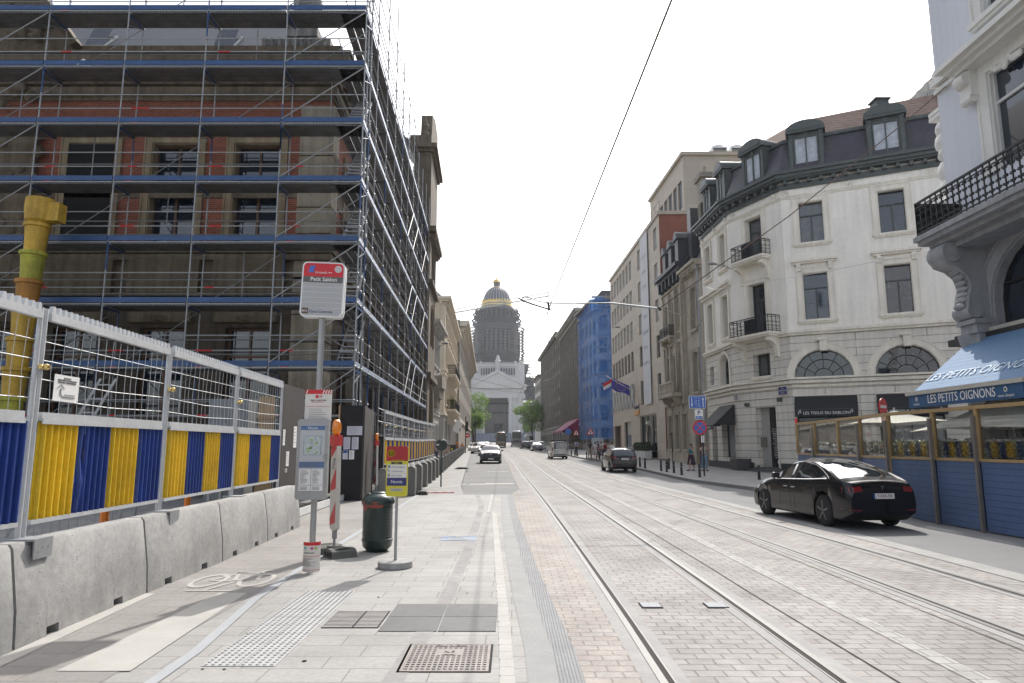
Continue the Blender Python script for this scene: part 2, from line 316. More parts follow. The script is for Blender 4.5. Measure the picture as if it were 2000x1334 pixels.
def band(pts,z0,z1,pro,closed=False,back=.05,mb=None,m=0):
    """a moulding following a polyline of facade corners (outside on the right-hand side), mitred"""
    mb=mb or M(); n=len(pts); off=[]
    for i,p in enumerate(pts):
        ds=[]
        if i>0: ds.append((Vector(p)-Vector(pts[i-1])).normalized())
        if i<n-1: ds.append((Vector(pts[i+1])-Vector(p)).normalized())
        ns=[Vector((d.y,-d.x)) for d in ds]; b=sum(ns,Vector((0,0))).normalized(); c=b.dot(ns[0]); off.append((Vector(p)+b*pro/c, Vector(p)-b*back/c))
    for i in range(n-1):
        a,b=off[i],off[i+1]
        v=[(q.x,q.y,z) for z in(z0,z1) for q in(a[0],b[0],b[1],a[1])]
        mb.raw(v,[(3,2,1,0),(4,5,6,7),(0,1,5,4),(2,3,7,6)]+([(3,0,4,7)] if i==0 else [])+([(1,2,6,5)] if i==n-2 else []),m)
    return mb
def cornice(pts,z,steps,dent=None,mb=None,m=0):
    mb=mb or M()
    for (dz,h,p) in steps: band(pts,z+dz,z+dz+h,p,mb=mb,m=m)
    if dent:
        dz,h,p,sp,w=dent
        for a,b in zip(pts,pts[1:]):
            a,b=Vector(a),Vector(b); L=(b-a).length; d=(b-a)/L; nrm=Vector((d.y,-d.x)); k=max(1,int(L/sp)); ang=math.atan2(d.y,d.x)
            for i in range(k):
                c=a+d*(i+.5)*L/k+nrm*p/2; mb.cbox((c.x,c.y,z+dz+h/2),(w,p,h),m,Matrix.Rotation(ang,3,'Z'))
    return mb
# ---------------------------------------------------------------- ground, roads, rails
YS=[-6,-3,0,2,4,6,8,10,12,14,17,20,22,24.4,27,30,33,35,38,42,46,50,55,60,66,75,88,100,116,135,160,195,230,280,330]
def strip(name,xl,xr,dz,m,y0=-6,y1=330,label=None,kind='structure',build=True,mb=None,mi=0):
    ys=sorted({y for y in YS if y0<y<y1}|{y0,y1}); mb=mb or M()
    f=lambda q,y: q if isinstance(q,(int,float)) else itp(y,q)
    g=lambda y: dz if isinstance(dz,(int,float)) else itp(y,dz)
    for a,b in zip(ys,ys[1:]): mb.face([(f(xl,a),a,T(a)+g(a)),(f(xr,a),a,T(a)+g(a)),(f(xr,b),b,T(b)+g(b)),(f(xl,b),b,T(b)+g(b))],mi)
    if build: o=mb.build(name,m); tag(o,kind=kind); return o
    return mb
mb=M()
for a,b in((-80,35),(35,1200)):
    for xa,xb in((-700,0),(0,700)): mb.face([(xa,a,T(a)-.5),(xb,a,T(a)-.5),(xb,b,T(b)-.5),(xa,b,T(b)-.5)])
tag(mb.build('ground',GRND),kind='structure')
C1=[(0,1.93),(8,1.93),(14,1.88),(22,1.79),(33,1.62),(44,1.33),(55,1.12),(66,.85),(88,.2),(116,-.9),(160,-2.4),(230,-4.9),(330,-8.4)]
OFF=[(0,3.75),(12,3.75),(21,3.6),(33,3.42),(48,3.2),(70,3.1)]
c1=lambda y:itp(y,C1); c2=lambda y:c1(y)+itp(y,OFF)
X=lambda f,d:[(y,f(y)+d) for y in YS]
RD=-.15; G=.72
KX=[(0,.48),(5.3,.56),(9.2,.38),(16.6,.16),(24.4,.02),(27,-.05)]     # platform edge
LX=[(24,-1.95),(29,-2.45),(40,-3.05),(60,-4.1),(97,-6.1),(160,-9.3),(330,-18)]      # left kerb line beyond the platform
strip('platform_pavement',-5.,[(a,b-.42) for a,b in KX],0,PAVE,-6,24.4)
strip('bike_path',-5.02,[(0,-2.98),(8.3,-2.98),(14,-3.12),(24.4,-3.3)],.004,BIKE,-6,24.4)
strip('left_sidewalk',[(24,-24),(49,-24),(50,-8.2),(160,-12),(330,-20)],LX,0,PAVE2,24.4,330)
strip('site_yard',-26,-5.,0,PAVE2,-6,24.4)
mb=M()
strip('',[(a,b-.42) for a,b in KX],[(a,b-.19) for a,b in KX],.004,0,-6,24.4,build=False,mb=mb,mi=0)
strip('',[(a,b-.19) for a,b in KX],KX,.004,0,-6,24.4,build=False,mb=mb,mi=1)
ys=[y for y in YS if y<=24.4]
for a,b in zip(ys,ys[1:]): mb.face([(itp(a,KX),a,.004),(itp(b,KX),b,.004),(itp(b,KX),b,RD),(itp(a,KX),a,RD)],1)
tag(mb.build('platform_kerb',[KERB,RIB]),kind='structure')
mb=M(); ys=[y for y in YS if y>=24.4]
for a,b in zip(ys,ys[1:]):
    for x0,x1 in((0,.3),):
        A,B=itp(a,LX),itp(b,LX); mb.face([(A,a,T(a)+.004),(A+.3,a,T(a)+.004),(B+.3,b,T(b)+.004),(B,b,T(b)+.004)])
        mb.face([(A+.3,a,T(a)+.004),(A+.3,a,T(a)+RD),(B+.3,b,T(b)+RD),(B+.3,b,T(b)+.004)])
tag(mb.build('left_kerb',KERB),kind='structure')
LR=[(24.4,.02),(27,.0),(30,c1(30)-1.35)]+[(y,c1(y)-1.35) for y in YS if y>30]
strip('left_lane',[(24.4,-2.2),(29,-2.2)]+[(a,b+.25) for a,b in LX[2:]],LR,[(24.4,-.001),(27,RD),(330,RD)],ASPH,24.4,330)
strip('tram_track_bed',[(y,(itp(y,KX)-.05 if y<=27 else c1(y)-1.4)) for y in YS],[(y,c2(y)+1.55) for y in YS],RD-.004,SETT)
mb=M(); mb.face([(.02,24.4,0),(0,27,RD),(0,27,RD-.1),(.02,24.4,RD-.1)]); mb.face([(-2.3,24.4,0),(.02,24.4,0),(.02,24.4,-.3),(-2.3,24.4,-.3)]); tag(mb.build('ramp_edge',KERB,recalc=False),kind='structure')
strip('pink_sett_strip',[(y,itp(y,KX)) for y in YS],[(y,c1(y)-G-.17) for y in YS],RD,SETTP,-6,24.4)
RX=[(0,10.6),(12,10.9),(20,10.9),(27,10.2),(36,9.0),(46,8.9),(55,8.5),(66,8.1),(75,7.4),(88,6.9),(116,6.0),(160,4.9),(230,4.),(330,1.)]
strip('right_lane',[(y,c2(y)+1.5) for y in YS],RX,RD,ASPH)
strip('right_gutter',[(y,c2(y)+1.35) for y in YS],[(y,c2(y)+1.75) for y in YS],RD+.004,CONSTR)
strip('right_sidewalk',[(a,b+.3) for a,b in RX],[(0,13.4),(20,13.4),(21,34),(52,34),(53,16),(88,16),(92,40),(108,40),(112,14.6),(330,8)],0,PAVE2)
mb=M()
for a,b in zip(YS,YS[1:]):
    A,B=itp(a,RX),itp(b,RX); mb.face([(A,a,T(a)+.004),(A+.3,a,T(a)+.004),(B+.3,b,T(b)+.004),(B,b,T(b)+.004)]); mb.face([(A,a,T(a)+.004),(A,a,T(a)+RD),(B,b,T(b)+RD),(B,b,T(b)+.004)])
tag(mb.build('right_kerb',KERB),kind='structure')
def railobj(cf,side,label):
    """one grooved rail: steel head, dark groove, steel lip, bedded between two concrete strips"""
    t=thing('tram_rail',label,'tram rail',(cf(-6)+side*G,-6,RD),0,'rails of the two tram tracks')
    ys=[-6+1.5*i for i in range(28)]+[38+4*i for i in range(74)]
    for nm,m,x0,x1,z0,z1 in(('rail_bed',CONSTR,-.17,-.045,0,.001),('rail_bed',CONSTR,.09,.20,0,.001),('rail_head',RAIL,-.045,.02,0,.008),('groove',GROOVE,.018,.072,0,.0012),('rail_lip',RAIL,.072,.09,0,.006)):
        q=M(); s=-side
        def P(x,y,z): return (cf(y)+side*G+s*x-(cf(-6)+side*G),y+6,z+T(y))
        for a,b in zip(ys,ys[1:]):
            q.face([P(x0,a,z1),P(x1,a,z1),P(x1,b,z1),P(x0,b,z1)])
            if z1>.004:
                for x in(x0,x1): q.face([P(x,a,z1),P(x,a,-.004),P(x,b,-.004),P(x,b,z1)])
        q.build(nm,m,t)
railobj(c1,-1,'steel tram rail nearest the platform kerb, beside the pink setts'); railobj(c1,1,'second steel tram rail from the platform, on the same track as the first')
railobj(c2,-1,'third steel tram rail from the platform, past the pale line of setts'); railobj(c2,1,'steel tram rail farthest from the platform, beside the asphalt lane')
def flat(name,pts,z,m,label=None,cat=None,kind=None,parent=None):
    q=M(); q.face([(x,y,z+T(y)) for x,y in pts]); o=q.build(name,m,parent,recalc=False)
    if kind: tag(o,kind=kind)
    if label: tag(o,label,cat)
    return o
# centre line of pale blocks on the track bed, dark seams beside the rails
strip('pale_block_line',[(y,c1(y)+1.72) for y in YS],[(y,c1(y)+1.92) for y in YS],RD+.002,mat('pale_setts',(.46,.445,.42),.9,0,.12,2.,.6,kind='brick',bw=.2,bh=.2,ms=.008))
for i,d in enumerate((1.12,2.72)):
    q=M()
    for k in range(60):
        y=-2+k*.8; j=lambda s:.012*math.sin(s*7.3+i)+.008*math.sin(s*17)
        q.face([(c1(y)+d+j(y)-.008,y,0),(c1(y)+d+j(y)+.008,y,0),(c1(y+.8)+d+j(y+.8)+.006,y+.8,0),(c1(y+.8)+d+j(y+.8)-.006,y+.8,0)])
    tag(q.build('seam_crack',GROOVE,None,(0,0,RD+.003)),kind='structure')
# white line of blocks along the platform, with the small kink
q=M(); WL=[(4.2,.0),(6.5,-.06),(10.3,-.19),(17.5,-.44),(18.,-.58),(24.3,-.68)]; yy=4.2
while yy<24.2:
    h=.2 if yy>0 else .2; x=itp(yy,WL); x2=itp(yy+h,WL); j=rnd.uniform(-.003,.003)
    q.box(x-.06+j,yy+.002,.0,x+.05+j,yy+h-.002,.006); yy+=h
tag(q.build('white_block_line',WHITEP),kind='structure')
flat('bike_lane_edge_line',[(-4.05,4.6),(-3.9,4.6),(-4.13,8.25),(-4.3,8.25)],.008,WHITEP,kind='structure')
flat('bike_lane_arrow',[(-3.46,5.5),(-2.9,5.5),(-3.08,8.28),(-3.4,8.28)],.008,WHITEP,kind='structure')
strip('blue_grey_edging',[(3,-2.62),(5.5,-2.62),(8.3,-2.96),(24,-3.3)],[(3,-2.52),(5.5,-2.52),(8.3,-2.86),(24,-3.18)],.008,mat('bluestone',(.36,.375,.39),.75,0,.08,2.,.2),3,24)
# bicycle symbol painted on the bike path
q=M(); bc=(-3.55,9.0)
def ring(cx,cy,r,w,n=28,sy=1.):
    for i in range(n):
        a,b=2*PI*i/n,2*PI*(i+1)/n
        q.face([(cx+(r-w)*math.cos(a),cy+(r-w)*sy*math.sin(a),0),(cx+r*math.cos(a),cy+r*sy*math.sin(a),0),(cx+r*math.cos(b),cy+r*sy*math.sin(b),0),(cx+(r-w)*math.cos(b),cy+(r-w)*sy*math.sin(b),0)])
ring(bc[0]-.28,bc[1],.2,.05,sy=2.2); ring(bc[0]+.3,bc[1]+.05,.2,.05,sy=2.2)
def ln(a,b,w=.05): q.beam((bc[0]+a[0],bc[1]+a[1],0),(bc[0]+b[0],bc[1]+b[1],0),w,.001)
for a,b in(((-.28,0),(-.1,.5)),((-.1,.5),(.2,.5)),((.2,.5),(.05,-.05)),((.05,-.05),(-.1,.5)),((-.28,0),(.05,-.05)),((.3,.05),(.18,.65)),((.18,.65),(.3,.7)),((-.16,.62),(-.02,.62)),((-.3,-.62),(.25,-.62)),((-.1,-.6),(.08,-.05))): ln(a,b)
tag(q.build('bicycle_marking',WHITEP,None,(0,0,.010)),kind='structure')
# tactile slabs
q=M(); dm=mat('tactile_dot',(.25,.25,.25),.7,0,.1,3.)
for i in range(2):
    for j in range(9):
        x0=-2.42+i*.29; y0=5.62+j*.31; q.box(x0+.004,y0+.004,0,x0+.286,y0+.306,.006)
        for a in range(5):
            for b in range(5):
                cx,cy=x0+.03+a*.056,y0+.03+b*.061; q.lathe([(.016,.006),(.012,.011)],6,(cx,cy,0),1)
t=thing('tactile_paving','pale tactile slabs with rows of raised dots on the platform','tactile paving',(0,0,0)); q.build('slab',[TACT,dm],t)
t=thing('drain_grating','slotted steel drain grating between the dotted slabs and dark slabs','drain grating',(-1.53,7.08,0)); q=M(); q.box(-.27,-.33,.0,.27,.33,.004,1)
for i in range(13): y=-.31+i*.0515; q.box(-.26,y-.014,.004,.02,y+.014,.011); q.box(.04,y-.014,.004,.26,y+.014,.011)
q.build('grating',[mat('grate_steel',(.33,.31,.30),.6,.4,.15,5.),DARK],t)
t=thing('slab_patch','dark grey square slabs, four in a block by the white line','paving slabs',(-.69,7.17,0)); q=M()
for i in range(2):
    for j in range(2): q.box(-.545+i*.55,-.54+j*.545,.0,-.01+i*.55,-.006+j*.545,.007)
q.build('slab',DARKSL,t)
t=thing('manhole_cover','rusty chequered rectangular manhole cover near the white line','manhole cover',(-.52,5.85,0)); q=M(); q.box(-.34,-.35,0,.34,.35,.006); q.box(-.36,-.37,0,.36,.37,.003,1)
for i in range(15):
    for j in range(12):
        if 5<=i<=9 and 7<=j<=9: continue
        q.box(-.31+i*.043,-.31+j*.055,.006,-.31+i*.043+.026,-.31+j*.055+.02,.012)
q.build('cover',[RUST,DARK],t); text('DUNEX',.075,RUST,t,(0,.30,.009),(0,0,0),ext=.003); text('NF',.07,RUST,t,(0,.13,.009),(0,0,0),ext=.003); q=M(); q.box(-.05,.05,.006,.05,.09,.013); q.build('badge',RUST,t)
t=thing('small_cover','small pale metal cover between the first pair of rails','cover plate',(1.62,8.35,RD)); q=M(); q.box(-.11,-.11,.0,.11,.11,.012); q.box(-.125,-.125,0,.125,.125,.005,1); q.build('plate',[mat('pale_metal',(.40,.41,.42),.9,.0,.08,4.),DARK],t)
t=thing('small_cover','small pale metal cover touching the second rail','cover plate',(2.38,8.35,RD)); q=M(); q.box(-.11,-.11,.0,.11,.11,.012); q.box(-.125,-.125,0,.125,.125,.005,1); q.build('plate',[MATS['pale_metal'],DARK],t)
# wheelchair place painted on the platform
BL=mat('pale_blue_paint',(.25,.30,.38),.7,0,.1,3.)
flat('wheelchair_bay',[(-1.31,12.7),(-.65,12.7),(-.66,13.36),(-1.32,13.36)],.006,BL,kind='structure')
q=M(); bc=(-.98,12.95); ring(bc[0]-.03,bc[1]-.02,.16,.035,sy=1.1); ln((-.05,.1),(-.05,.3)); ln((-.05,.1),(.1,.1)); ln((.1,.1),(.18,-.1)); ring(bc[0]-.06,bc[1]+.34,.04,.039,10)
tag(q.build('wheelchair_symbol',WHITEP,None,(0,0,.010)),kind='structure')
q=M(); q.face([(-2.0,33,0),(0.1,33.6,0),(.1,34.3,0),(-2.1,33.8,0)]); tag(q.build('lane_stop_line',WHITEP,None,(0,0,RD+.006),recalc=False),kind='structure')
q=M()
for y in(34,46,58,74): q.face([(c1(y)-2.9,y,T(y)),(c1(y)-1.5,y,T(y)),(c1(y)-1.5,y+.5,T(y+.5)),(c1(y)-2.9,y+.5,T(y+.5))])
tag(q.build('lane_marking',WHITEP,None,(0,0,RD+.008),recalc=False),kind='structure')
q=M(); q.face([(-4.8,22,0),(-4.7,22,0),(-1.95,31,0),(-2.1,31,0)]); tag(q.build('paving_line',WHITEP,None,(0,0,.008),recalc=False),kind='structure')

# faint wheel marks sweeping over the platform
q=M(); TM=[(-1.0,4.2),(-.82,8),(-.8,11),(-.85,15),(-.95,20),(-1.3,24.3)]; tm_=mat('wheel_mark',(.29,.28,.27),.8,0,.25,1.)
for (x0,y0),(x1,y1) in zip(TM,TM[1:]): q.face([(x0,y0,0),(x0+.16,y0,0),(x1+.16,y1,0),(x1,y1,0)])
tag(q.build('wheel_mark',tm_,None,(0,0,.003),recalc=False),kind='structure')
q=M()
for i in range(26):   # gum spots and small stains
    x,y=rnd.uniform(-2.6,0.),rnd.uniform(4.6,14); q.lathe([(.001,.0),(rnd.uniform(.008,.022),.0)],7,(x,y,0))
tag(q.build('pavement_spot',mat('gum_grey',(.2,.19,.18),.9),None,(0,0,.0045),recalc=False),kind='structure')
# ---------------------------------------------------------------- left side: barriers and site fence
BP=[(-8.,0),(0.,0)]
BX=lambda y: itp(y,[(-2,-3.98),(6,-4.17),(8.28,-4.24),(10.45,-4.27),(12.6,-4.37),(14.84,-4.47)])
def barrier_mesh(L):
    q=M(); prof=[(0,0),(0,.0),(-.02,.32),(-.10,.82),(-.13,.86),(-.31,.86),(-.34,.82),(-.42,.32),(-.44,0)]; prof=[(x,z) for x,z in prof[1:]]
    n=len(prof); ys=[0,.42,.42001,.60,.60001,L-.70,L-.69999,L-.52,L-.51999,L]
    for k in range(len(ys)-1):
        a,b=ys[k],ys[k+1]; notch=k in(2,6)
        if b-a<1e-3: continue
        ea,eb=(.012 if k==0 else 0),(.012 if k==len(ys)-2 else 0)
        P=list(prof)
        if notch: P=[(-.004,.085)]+P[1:-1]+[(-.436,.085)]
        q.prism([(x,z) for x,z in P],a+ea,b-eb,'xz') if False else q.raw([(x,a+ea,z) for x,z in P]+[(x,b-eb,z) for x,z in P],[tuple(range(n)),tuple(reversed(range(n,2*n)))]+[((i+1)%n,i,n+i,n+(i+1)%n) for i in range(n)])
    return q
BJ=[-.54,1.66,3.85,6.04,8.28,10.45,12.62,14.84]
blab=['grey concrete barrier block farthest from the hoarding, beneath the blue panels','grey concrete barrier block next to the leftmost clamp','big grey concrete barrier block under the fence post with a clamp','grey concrete barrier block, its front pitted, beneath the first yellow stripe','grey concrete barrier block with a white chalk scrape on its face','short-looking grey concrete barrier block behind the painted bicycle','last concrete barrier block of the near row, against the brown hoarding']
for i in range(7):
    y0,y1=BJ[i],BJ[i+1]
    t=thing('concrete_barrier',blab[i],'concrete barrier',(BX(y0),y0,0),-math.atan2(BX(y1)-BX(y0),y1-y0),'concrete barriers under the striped site fence'); barrier_mesh(y1-y0-.012).build('block',CONC,t,smooth=35)
# fence panels: post positions
FP=[(-4.4,3.77),(-4.45,6.4),(-4.55,9.03),(-4.68,11.64),(-4.8,14.29)]
FP=[(-4.36,1.14)]+FP
def corr(x0,x1,z0,z1,pitch=.105,dep=.032,kink=None):
    q=M(); n=max(1,round((x1-x0)/pitch)); pr_=[]
    for i in range(n):
        a=x0+(x1-x0)*i/n; p=(x1-x0)/n
        pr_+=[(a,0),(a+p*.6,0),(a+p*.7,-dep),(a+p*.86,-dep)]
    pr_.append((x1,0)); zs=[z0,z0+(z1-z0)*.35,z0+(z1-z0)*.62,z1]
    for (a,u),(b,v) in zip(pr_,pr_[1:]):
        for k in range(3):
            ja=[0,0,0,0]
            if kink and abs(a-kink)<.12: ja=[0,-.03,.02,0]
            q.face([(a+ja[k]*.6,u+ja[k],zs[k]),(b+ja[k]*.6,v+ja[k],zs[k]),(b+ja[k+1]*.6,v+ja[k+1],zs[k+1]),(a+ja[k+1]*.6,u+ja[k+1],zs[k+1])])
    return q
def fence_panel(P,Q,label,cols,z0=0,group='striped site fence panels',kink=None,zb=1.02):
    d=math.hypot(Q[0]-P[0],Q[1]-P[1]); ang=math.atan2(Q[1]-P[1],Q[0]-P[0])
    t=thing('site_fence_panel',label,'fence panel',(P[0],P[1],z0),ang,group); W=d-.07
    # local x along the fence away from the camera; the street is on local -y
    q=M(); q.box(.05,-.03,2.885,W,.03,2.96)
    n=int((W-.05)/.09)
    for i in range(n):
        a=.05+(W-.05)*i/n; b=.05+(W-.05)*(i+1)/n; m_=(a+b)/2; r=(b-a)
        q.prism([(a+r*.0,2.955),(b-r*.0,2.955),(b-r*.22,2.975),(b-r*.26,3.01),(b-r*.36,3.03),(a+r*.36,3.03),(a+r*.26,3.01),(a+r*.22,2.975)],-.02,.02,'xz')
    q.build('top_rail',FSTEEL,t)
    q=M(); q.box(.05,-.035,1.93,W-.12,.02,2.01); q.box(.05,-.05,1.90,W-.12,-.035,1.95); q.build('middle_rail',FSTEEL,t)
    q=M(); q.box(.05,-.03,zb-.04,W-.05,.03,zb); q.build('bottom_rail',FSTEEL,t)
    q=M(); k=int(W/.15)
    for i in range(1,k): x=.05+(W-.05)*i/k; b=.012*math.sin(i*1.7); q.tube([(x,0,2.0),(x,.01+b,2.4),(x,0,2.86)],.003,4,cap=False)
    for z in(2.14,2.32,2.50,2.68): q.tube([(.05,.008,z),(W*.5,.012,z-.025*(z<2.5)),(W,.008,z)],.0042,4,cap=False)
    q.build('wire_mesh',FSTEEL,t)
    x=.05
    for i,cw in enumerate(cols):
        w_=(W-.1)/len(cols); corr(x,x+w_-.004,zb,1.92,kink=kink if i in(1,2) else None).build('cladding',FYEL if cw=='y' else FBLUE,t); x+=w_
    for xx in(0.,W+.0):
        q=M(); q.tube([(xx,0,.86),(xx,0,2.99)],.024,8) ; q.build('post',FSTEEL,t,smooth=50)
    q=M(); q.tube([(-.07,-.04,2.43),(.03,-.04,2.43)],.024,8); q.lathe([(.01,2.40),(.034,2.415),(.034,2.445),(.01,2.46)],8,(-.02,-.07,0)); q.build('clamp',mat('brass_clamp',(.62,.45,.18),.35,.8,.1,5.),t)
    q=M(); q.box(-.16,-.20,.855,.10,.1,.875); q.box(-.16,-.215,.70,.10,-.20,.875)
    for u in(-.1,-.03,.04): q.lathe([(.009,.0),(.009,.008)],6,(u,-.218,.76+.03*(u>-.05)),0,ax='y')
    q.build('foot_plate',STEEL,t)
    return t
fl=['blue striped fence panel running out of the picture beside the big yellow chute','fence panel seen edge-on with only blue sheeting and wire above','long yellow and blue fence panel carrying the white arrow notice','middle yellow and blue fence panel, ribs unmarked, wire mesh bulging','last yellow and blue fence panel before the brown hoarding']
for i in range(5):
    fence_panel(FP[i],FP[i+1],fl[i],'bybb' if i==1 else 'ybyb',kink=.68 if i==2 else None)
t=thing('paper_notice','white sheet with a bent arrow tied to the wire fence','notice',(-4.50,6.62,2.13),math.atan2(2.63,-.1)); q=M(); q.box(0,-.05,0,.42,-.045,.42); q.build('sheet',PAPER,t); t.scale=(.97,1,.62)
q=M(); q.beam((.36,-.054,.07),(.15,-.054,.07),.012,.003,up=(0,1,0)); q.beam((.15,-.054,.07),(.11,-.054,.11),.012,.003,up=(0,1,0)); q.beam((.11,-.054,.11),(.11,-.054,.2),.012,.003,up=(0,1,0)); q.beam((.36,-.054,.11),(.18,-.054,.11),.008,.003,up=(0,1,0)); q.beam((.11,-.054,.26),(.05,-.054,.2),.01,.003,up=(0,1,0)); q.beam((.11,-.054,.26),(.17,-.054,.2),.01,.003,up=(0,1,0)); q.build('arrow',WAN,t)
for i,s in enumerate(('INGANG','TIJDELIJKE DOORGANG','PASSAGE TEMPORAIRE')): text(s,.03,WAN,t,(.21,-.053,.37-.035*i))
# orange plastic posts behind the barrier
for i,(x,y,l) in enumerate(((-5.0,8.6,'orange plastic stake showing below the second fence panel'),(-5.25,11.3,'orange plastic stake showing below the third fence panel'))):
    q=M(); q.tube([(0,0,0),(0,0,1.02)],.05,8); q.tube([(0,0,0),(0,0,.04)],.12,8); tag(q.build('marker_stake',ORG,None,(x,y,0),smooth=40),l,'stake')
# brown hoarding after the fence, dark hoarding box at the scaffold corner
t=thing('brown_hoarding','brown plywood hoarding board at the end of the striped fence','hoarding',(-4.93,14.5,0),math.atan2(2.0,-.10)); q=M(); q.box(0,-.03,0,1.95,.03,3.02); q.build('board',PLYB,t); q=M(); q.tube([(0,-.05,0),(0,-.05,3.05)],.024,8); q.build('post',STEEL,t)
def notice(x,z,w,h,par,lines=5,m=None):
    q=M(); q.box(x-w/2,-.036,z,x+w/2,-.031,z+h); o=q.build('notice',m or PAPER,par)
    q=M()
    for i in range(lines):
        zz=z+h*.88-i*h*.8/max(lines,1); q.box(x-w*.4,-.039,zz-.004,x+w*(.1+.3*((i*7)%5)/5),-.037,zz+.004)
    if lines: q.build('printed_lines',WAN,o)
for a in((.35,1.7,.16,.34),(1.25,1.65,.26,.48),(.7,1.25,.22,.32),(.62,1.12,.16,.08)): notice(*a,t)
t=thing('dark_hoarding','tall black hoarding box with notices at the scaffold corner','hoarding',(-5.42,21.68,0)); q=M(); q.box(0,-.03,0,.72,.03,2.95); q.build('front_board',PLY,t)
q=M(); q.prism([(.72,-.03),(.78,-.03),(.36,3.55),(.30,3.55)],.0,2.93,'xy'); q.build('side_board',PLYB,t); q=M(); q.box(-.05,-.05,0,.0,.03,2.95); q.build('batten',WOOD,t)
for a in((.47,2.02,.48,.28,6),(.24,1.58,.21,.38,8),(.5,1.58,.21,.38,8),(.2,1.27,.16,.28,0)): notice(*a[:4],t,a[4],mat('lilac_paper',(.55,.54,.60),.7,0,.1,9.))
notice(.4,1.27,.16,.28,t,7); q=M(); q.box(.13,-.039,1.47,.27,-.0365,1.54); q.build('printed_block',FBLUE,t)
# low white edge boards of the works entrance
t=thing('entrance_ramp','low white plank edging at the works entrance behind the bus stop','plank edging',(-5.1,16.6,0)); q=M(); q.prism([(-.02,0),(.02,0),(-.1,5.),(-.14,5.)],.02,.20,'xy'); q.prism([(-.06,0),(-.02,0),(-.14,5.),(-.18,5.)],0,.26,'xy',1); q.build('plank',[WHITE,DARK],t)
# things standing in the yard
t=thing('step_ladder','aluminium ladder leaning behind the wire fence','ladder',(-9.35,13.,0)); q=M()
for dx in(0,.3): q.beam((dx,0,0),(dx+1.25,.4,3.0),.03,.045)
for i in range(11): f=i/11+.05; q.beam((1.25*f,.4*f,3.0*f),(1.25*f+.3,.4*f,3.0*f),.025,.025)
q.build('ladder_frame',STEEL,t)
t=thing('site_cabinet','grey slatted site cabinet behind the last fence panel','cabinet',(-6.9,15.6,0)); q=M(); q.box(0,0,0,.9,.5,2.75); 
for i in range(12): q.box(.06,-.02,.3+i*.2,.84,0,.42+i*.2)
q.build('cabinet_body',mat('cabinet_grey',(.22,.23,.24),.6,.2,.1,4.),t); q=M(); q.box(.38,-.05,.4,.42,-.02,2.2); q.build('handle',STEEL,t)
t=thing('timber_board','rough timber board propped beside the site cabinet','board',(-5.75,15.55,0),R(4)); q=M(); q.box(0,0,0,.34,.05,2.8); q.box(.0,-.04,2.3,.34,0,2.42); q.box(0,-.04,1.3,.34,0,1.42); q.build('board',WOOD,t)
t=thing('site_table','pale trestle table in the yard behind the fence','table',(-7.9,13.9,0)); q=M(); q.box(0,0,1.93,1.9,.7,1.99); q.build('table_top',STEEL,t); 
for x,y in((.05,.05),(1.8,.05),(.05,.6),(1.8,.6)): q=M(); q.box(x,y,0,x+.05,y+.05,1.93); q.build('leg',STEEL,t)
t=thing('crowd_barrier','galvanised crowd barrier in the yard behind the striped fence','barrier',(-8.6,11.4,0)); q=M(); q.tube([(0,0,.1),(0,0,1.1),(2.2,.1,1.1),(2.2,.1,.1)],.02,6)
for i in range(1,16): q.tube([(i*.14,.0,.2),(i*.14,0,1.1)],.007,4)
q.tube([(0,0,.2),(2.2,.1,.2)],.015,5); q.build('frame',STEELD,t)
# yellow debris chute
t=thing('debris_chute','tall yellow and orange plastic debris chute beside the scaffold','debris chute',(-15.1,21.0,0))
CY=mat('chute_yellow',(.60,.37,.04),.6,0,.3,2.,streak=.3); CG=mat('chute_lime',(.42,.40,.04),.6,0,.3,2.,streak=.3); CO=mat('chute_orange',(.50,.22,.03),.6,0,.3,2.,streak=.3)
zz=9.5; xx=.0; cl=[CY,CY,CG,CO,CY,CY,CY,CG,CG,CG,CG]
for i in range(11):
    hgt=.35 if i==0 else 1.02; q=M(); r=.33; top=zz; xo=.42*(1-zz/10)*-1.0
    if i==0: q.lathe([(.42,top),(.44,top-.3),(.40,top-.72),(.31,top-.8)],18,(0,0,0)); q.box(.3,-.2,top-.75,.72,.2,top-.15)
    else: q.lathe([(r+.02,top),(r+.06,top-.02),(r+.06,top-.13),(r+.01,top-.15),(r*.86,top-hgt-.02)],18,(0,0,0))
    q.build('chute_section',cl[i],t,(xo,0,0),smooth=40); zz-=.8 if i==0 else .92
q=M(); q.box(-.1,-.43,9.0,.05,-.36,9.12); q.build('label_plate',WHITE,t,(0.02,.02,0))
# second fence along the scaffold foot, with its long barriers
n2=9; A=(-4.75,25.6); Bq=(-5.22,46.5)
for i in range(n2):
    P=(A[0]+(Bq[0]-A[0])*i/n2,A[1]+(Bq[1]-A[1])*i/n2); Q=(A[0]+(Bq[0]-A[0])*(i+1)/n2,A[1]+(Bq[1]-A[1])*(i+1)/n2)
    fence_panel(P,Q,'%s striped fence panel beyond the dark hoarding, at the scaffold foot'%(ORD[i].capitalize()),'ybyb',T(P[1]),'striped fence panels along the scaffold foot')
for i in range(9):
    y0=25.3+i*2.36; x=-4.66-.0225*(y0-25.6)+.14
    t=thing('concrete_barrier','%s concrete barrier block beyond the dark hoarding, below the far fence'%ORD[i],'concrete barrier',(x,y0,T(y0)),R(1.3),'concrete barriers along the scaffold foot'); barrier_mesh(2.34).build('block',CONC,t,smooth=35)
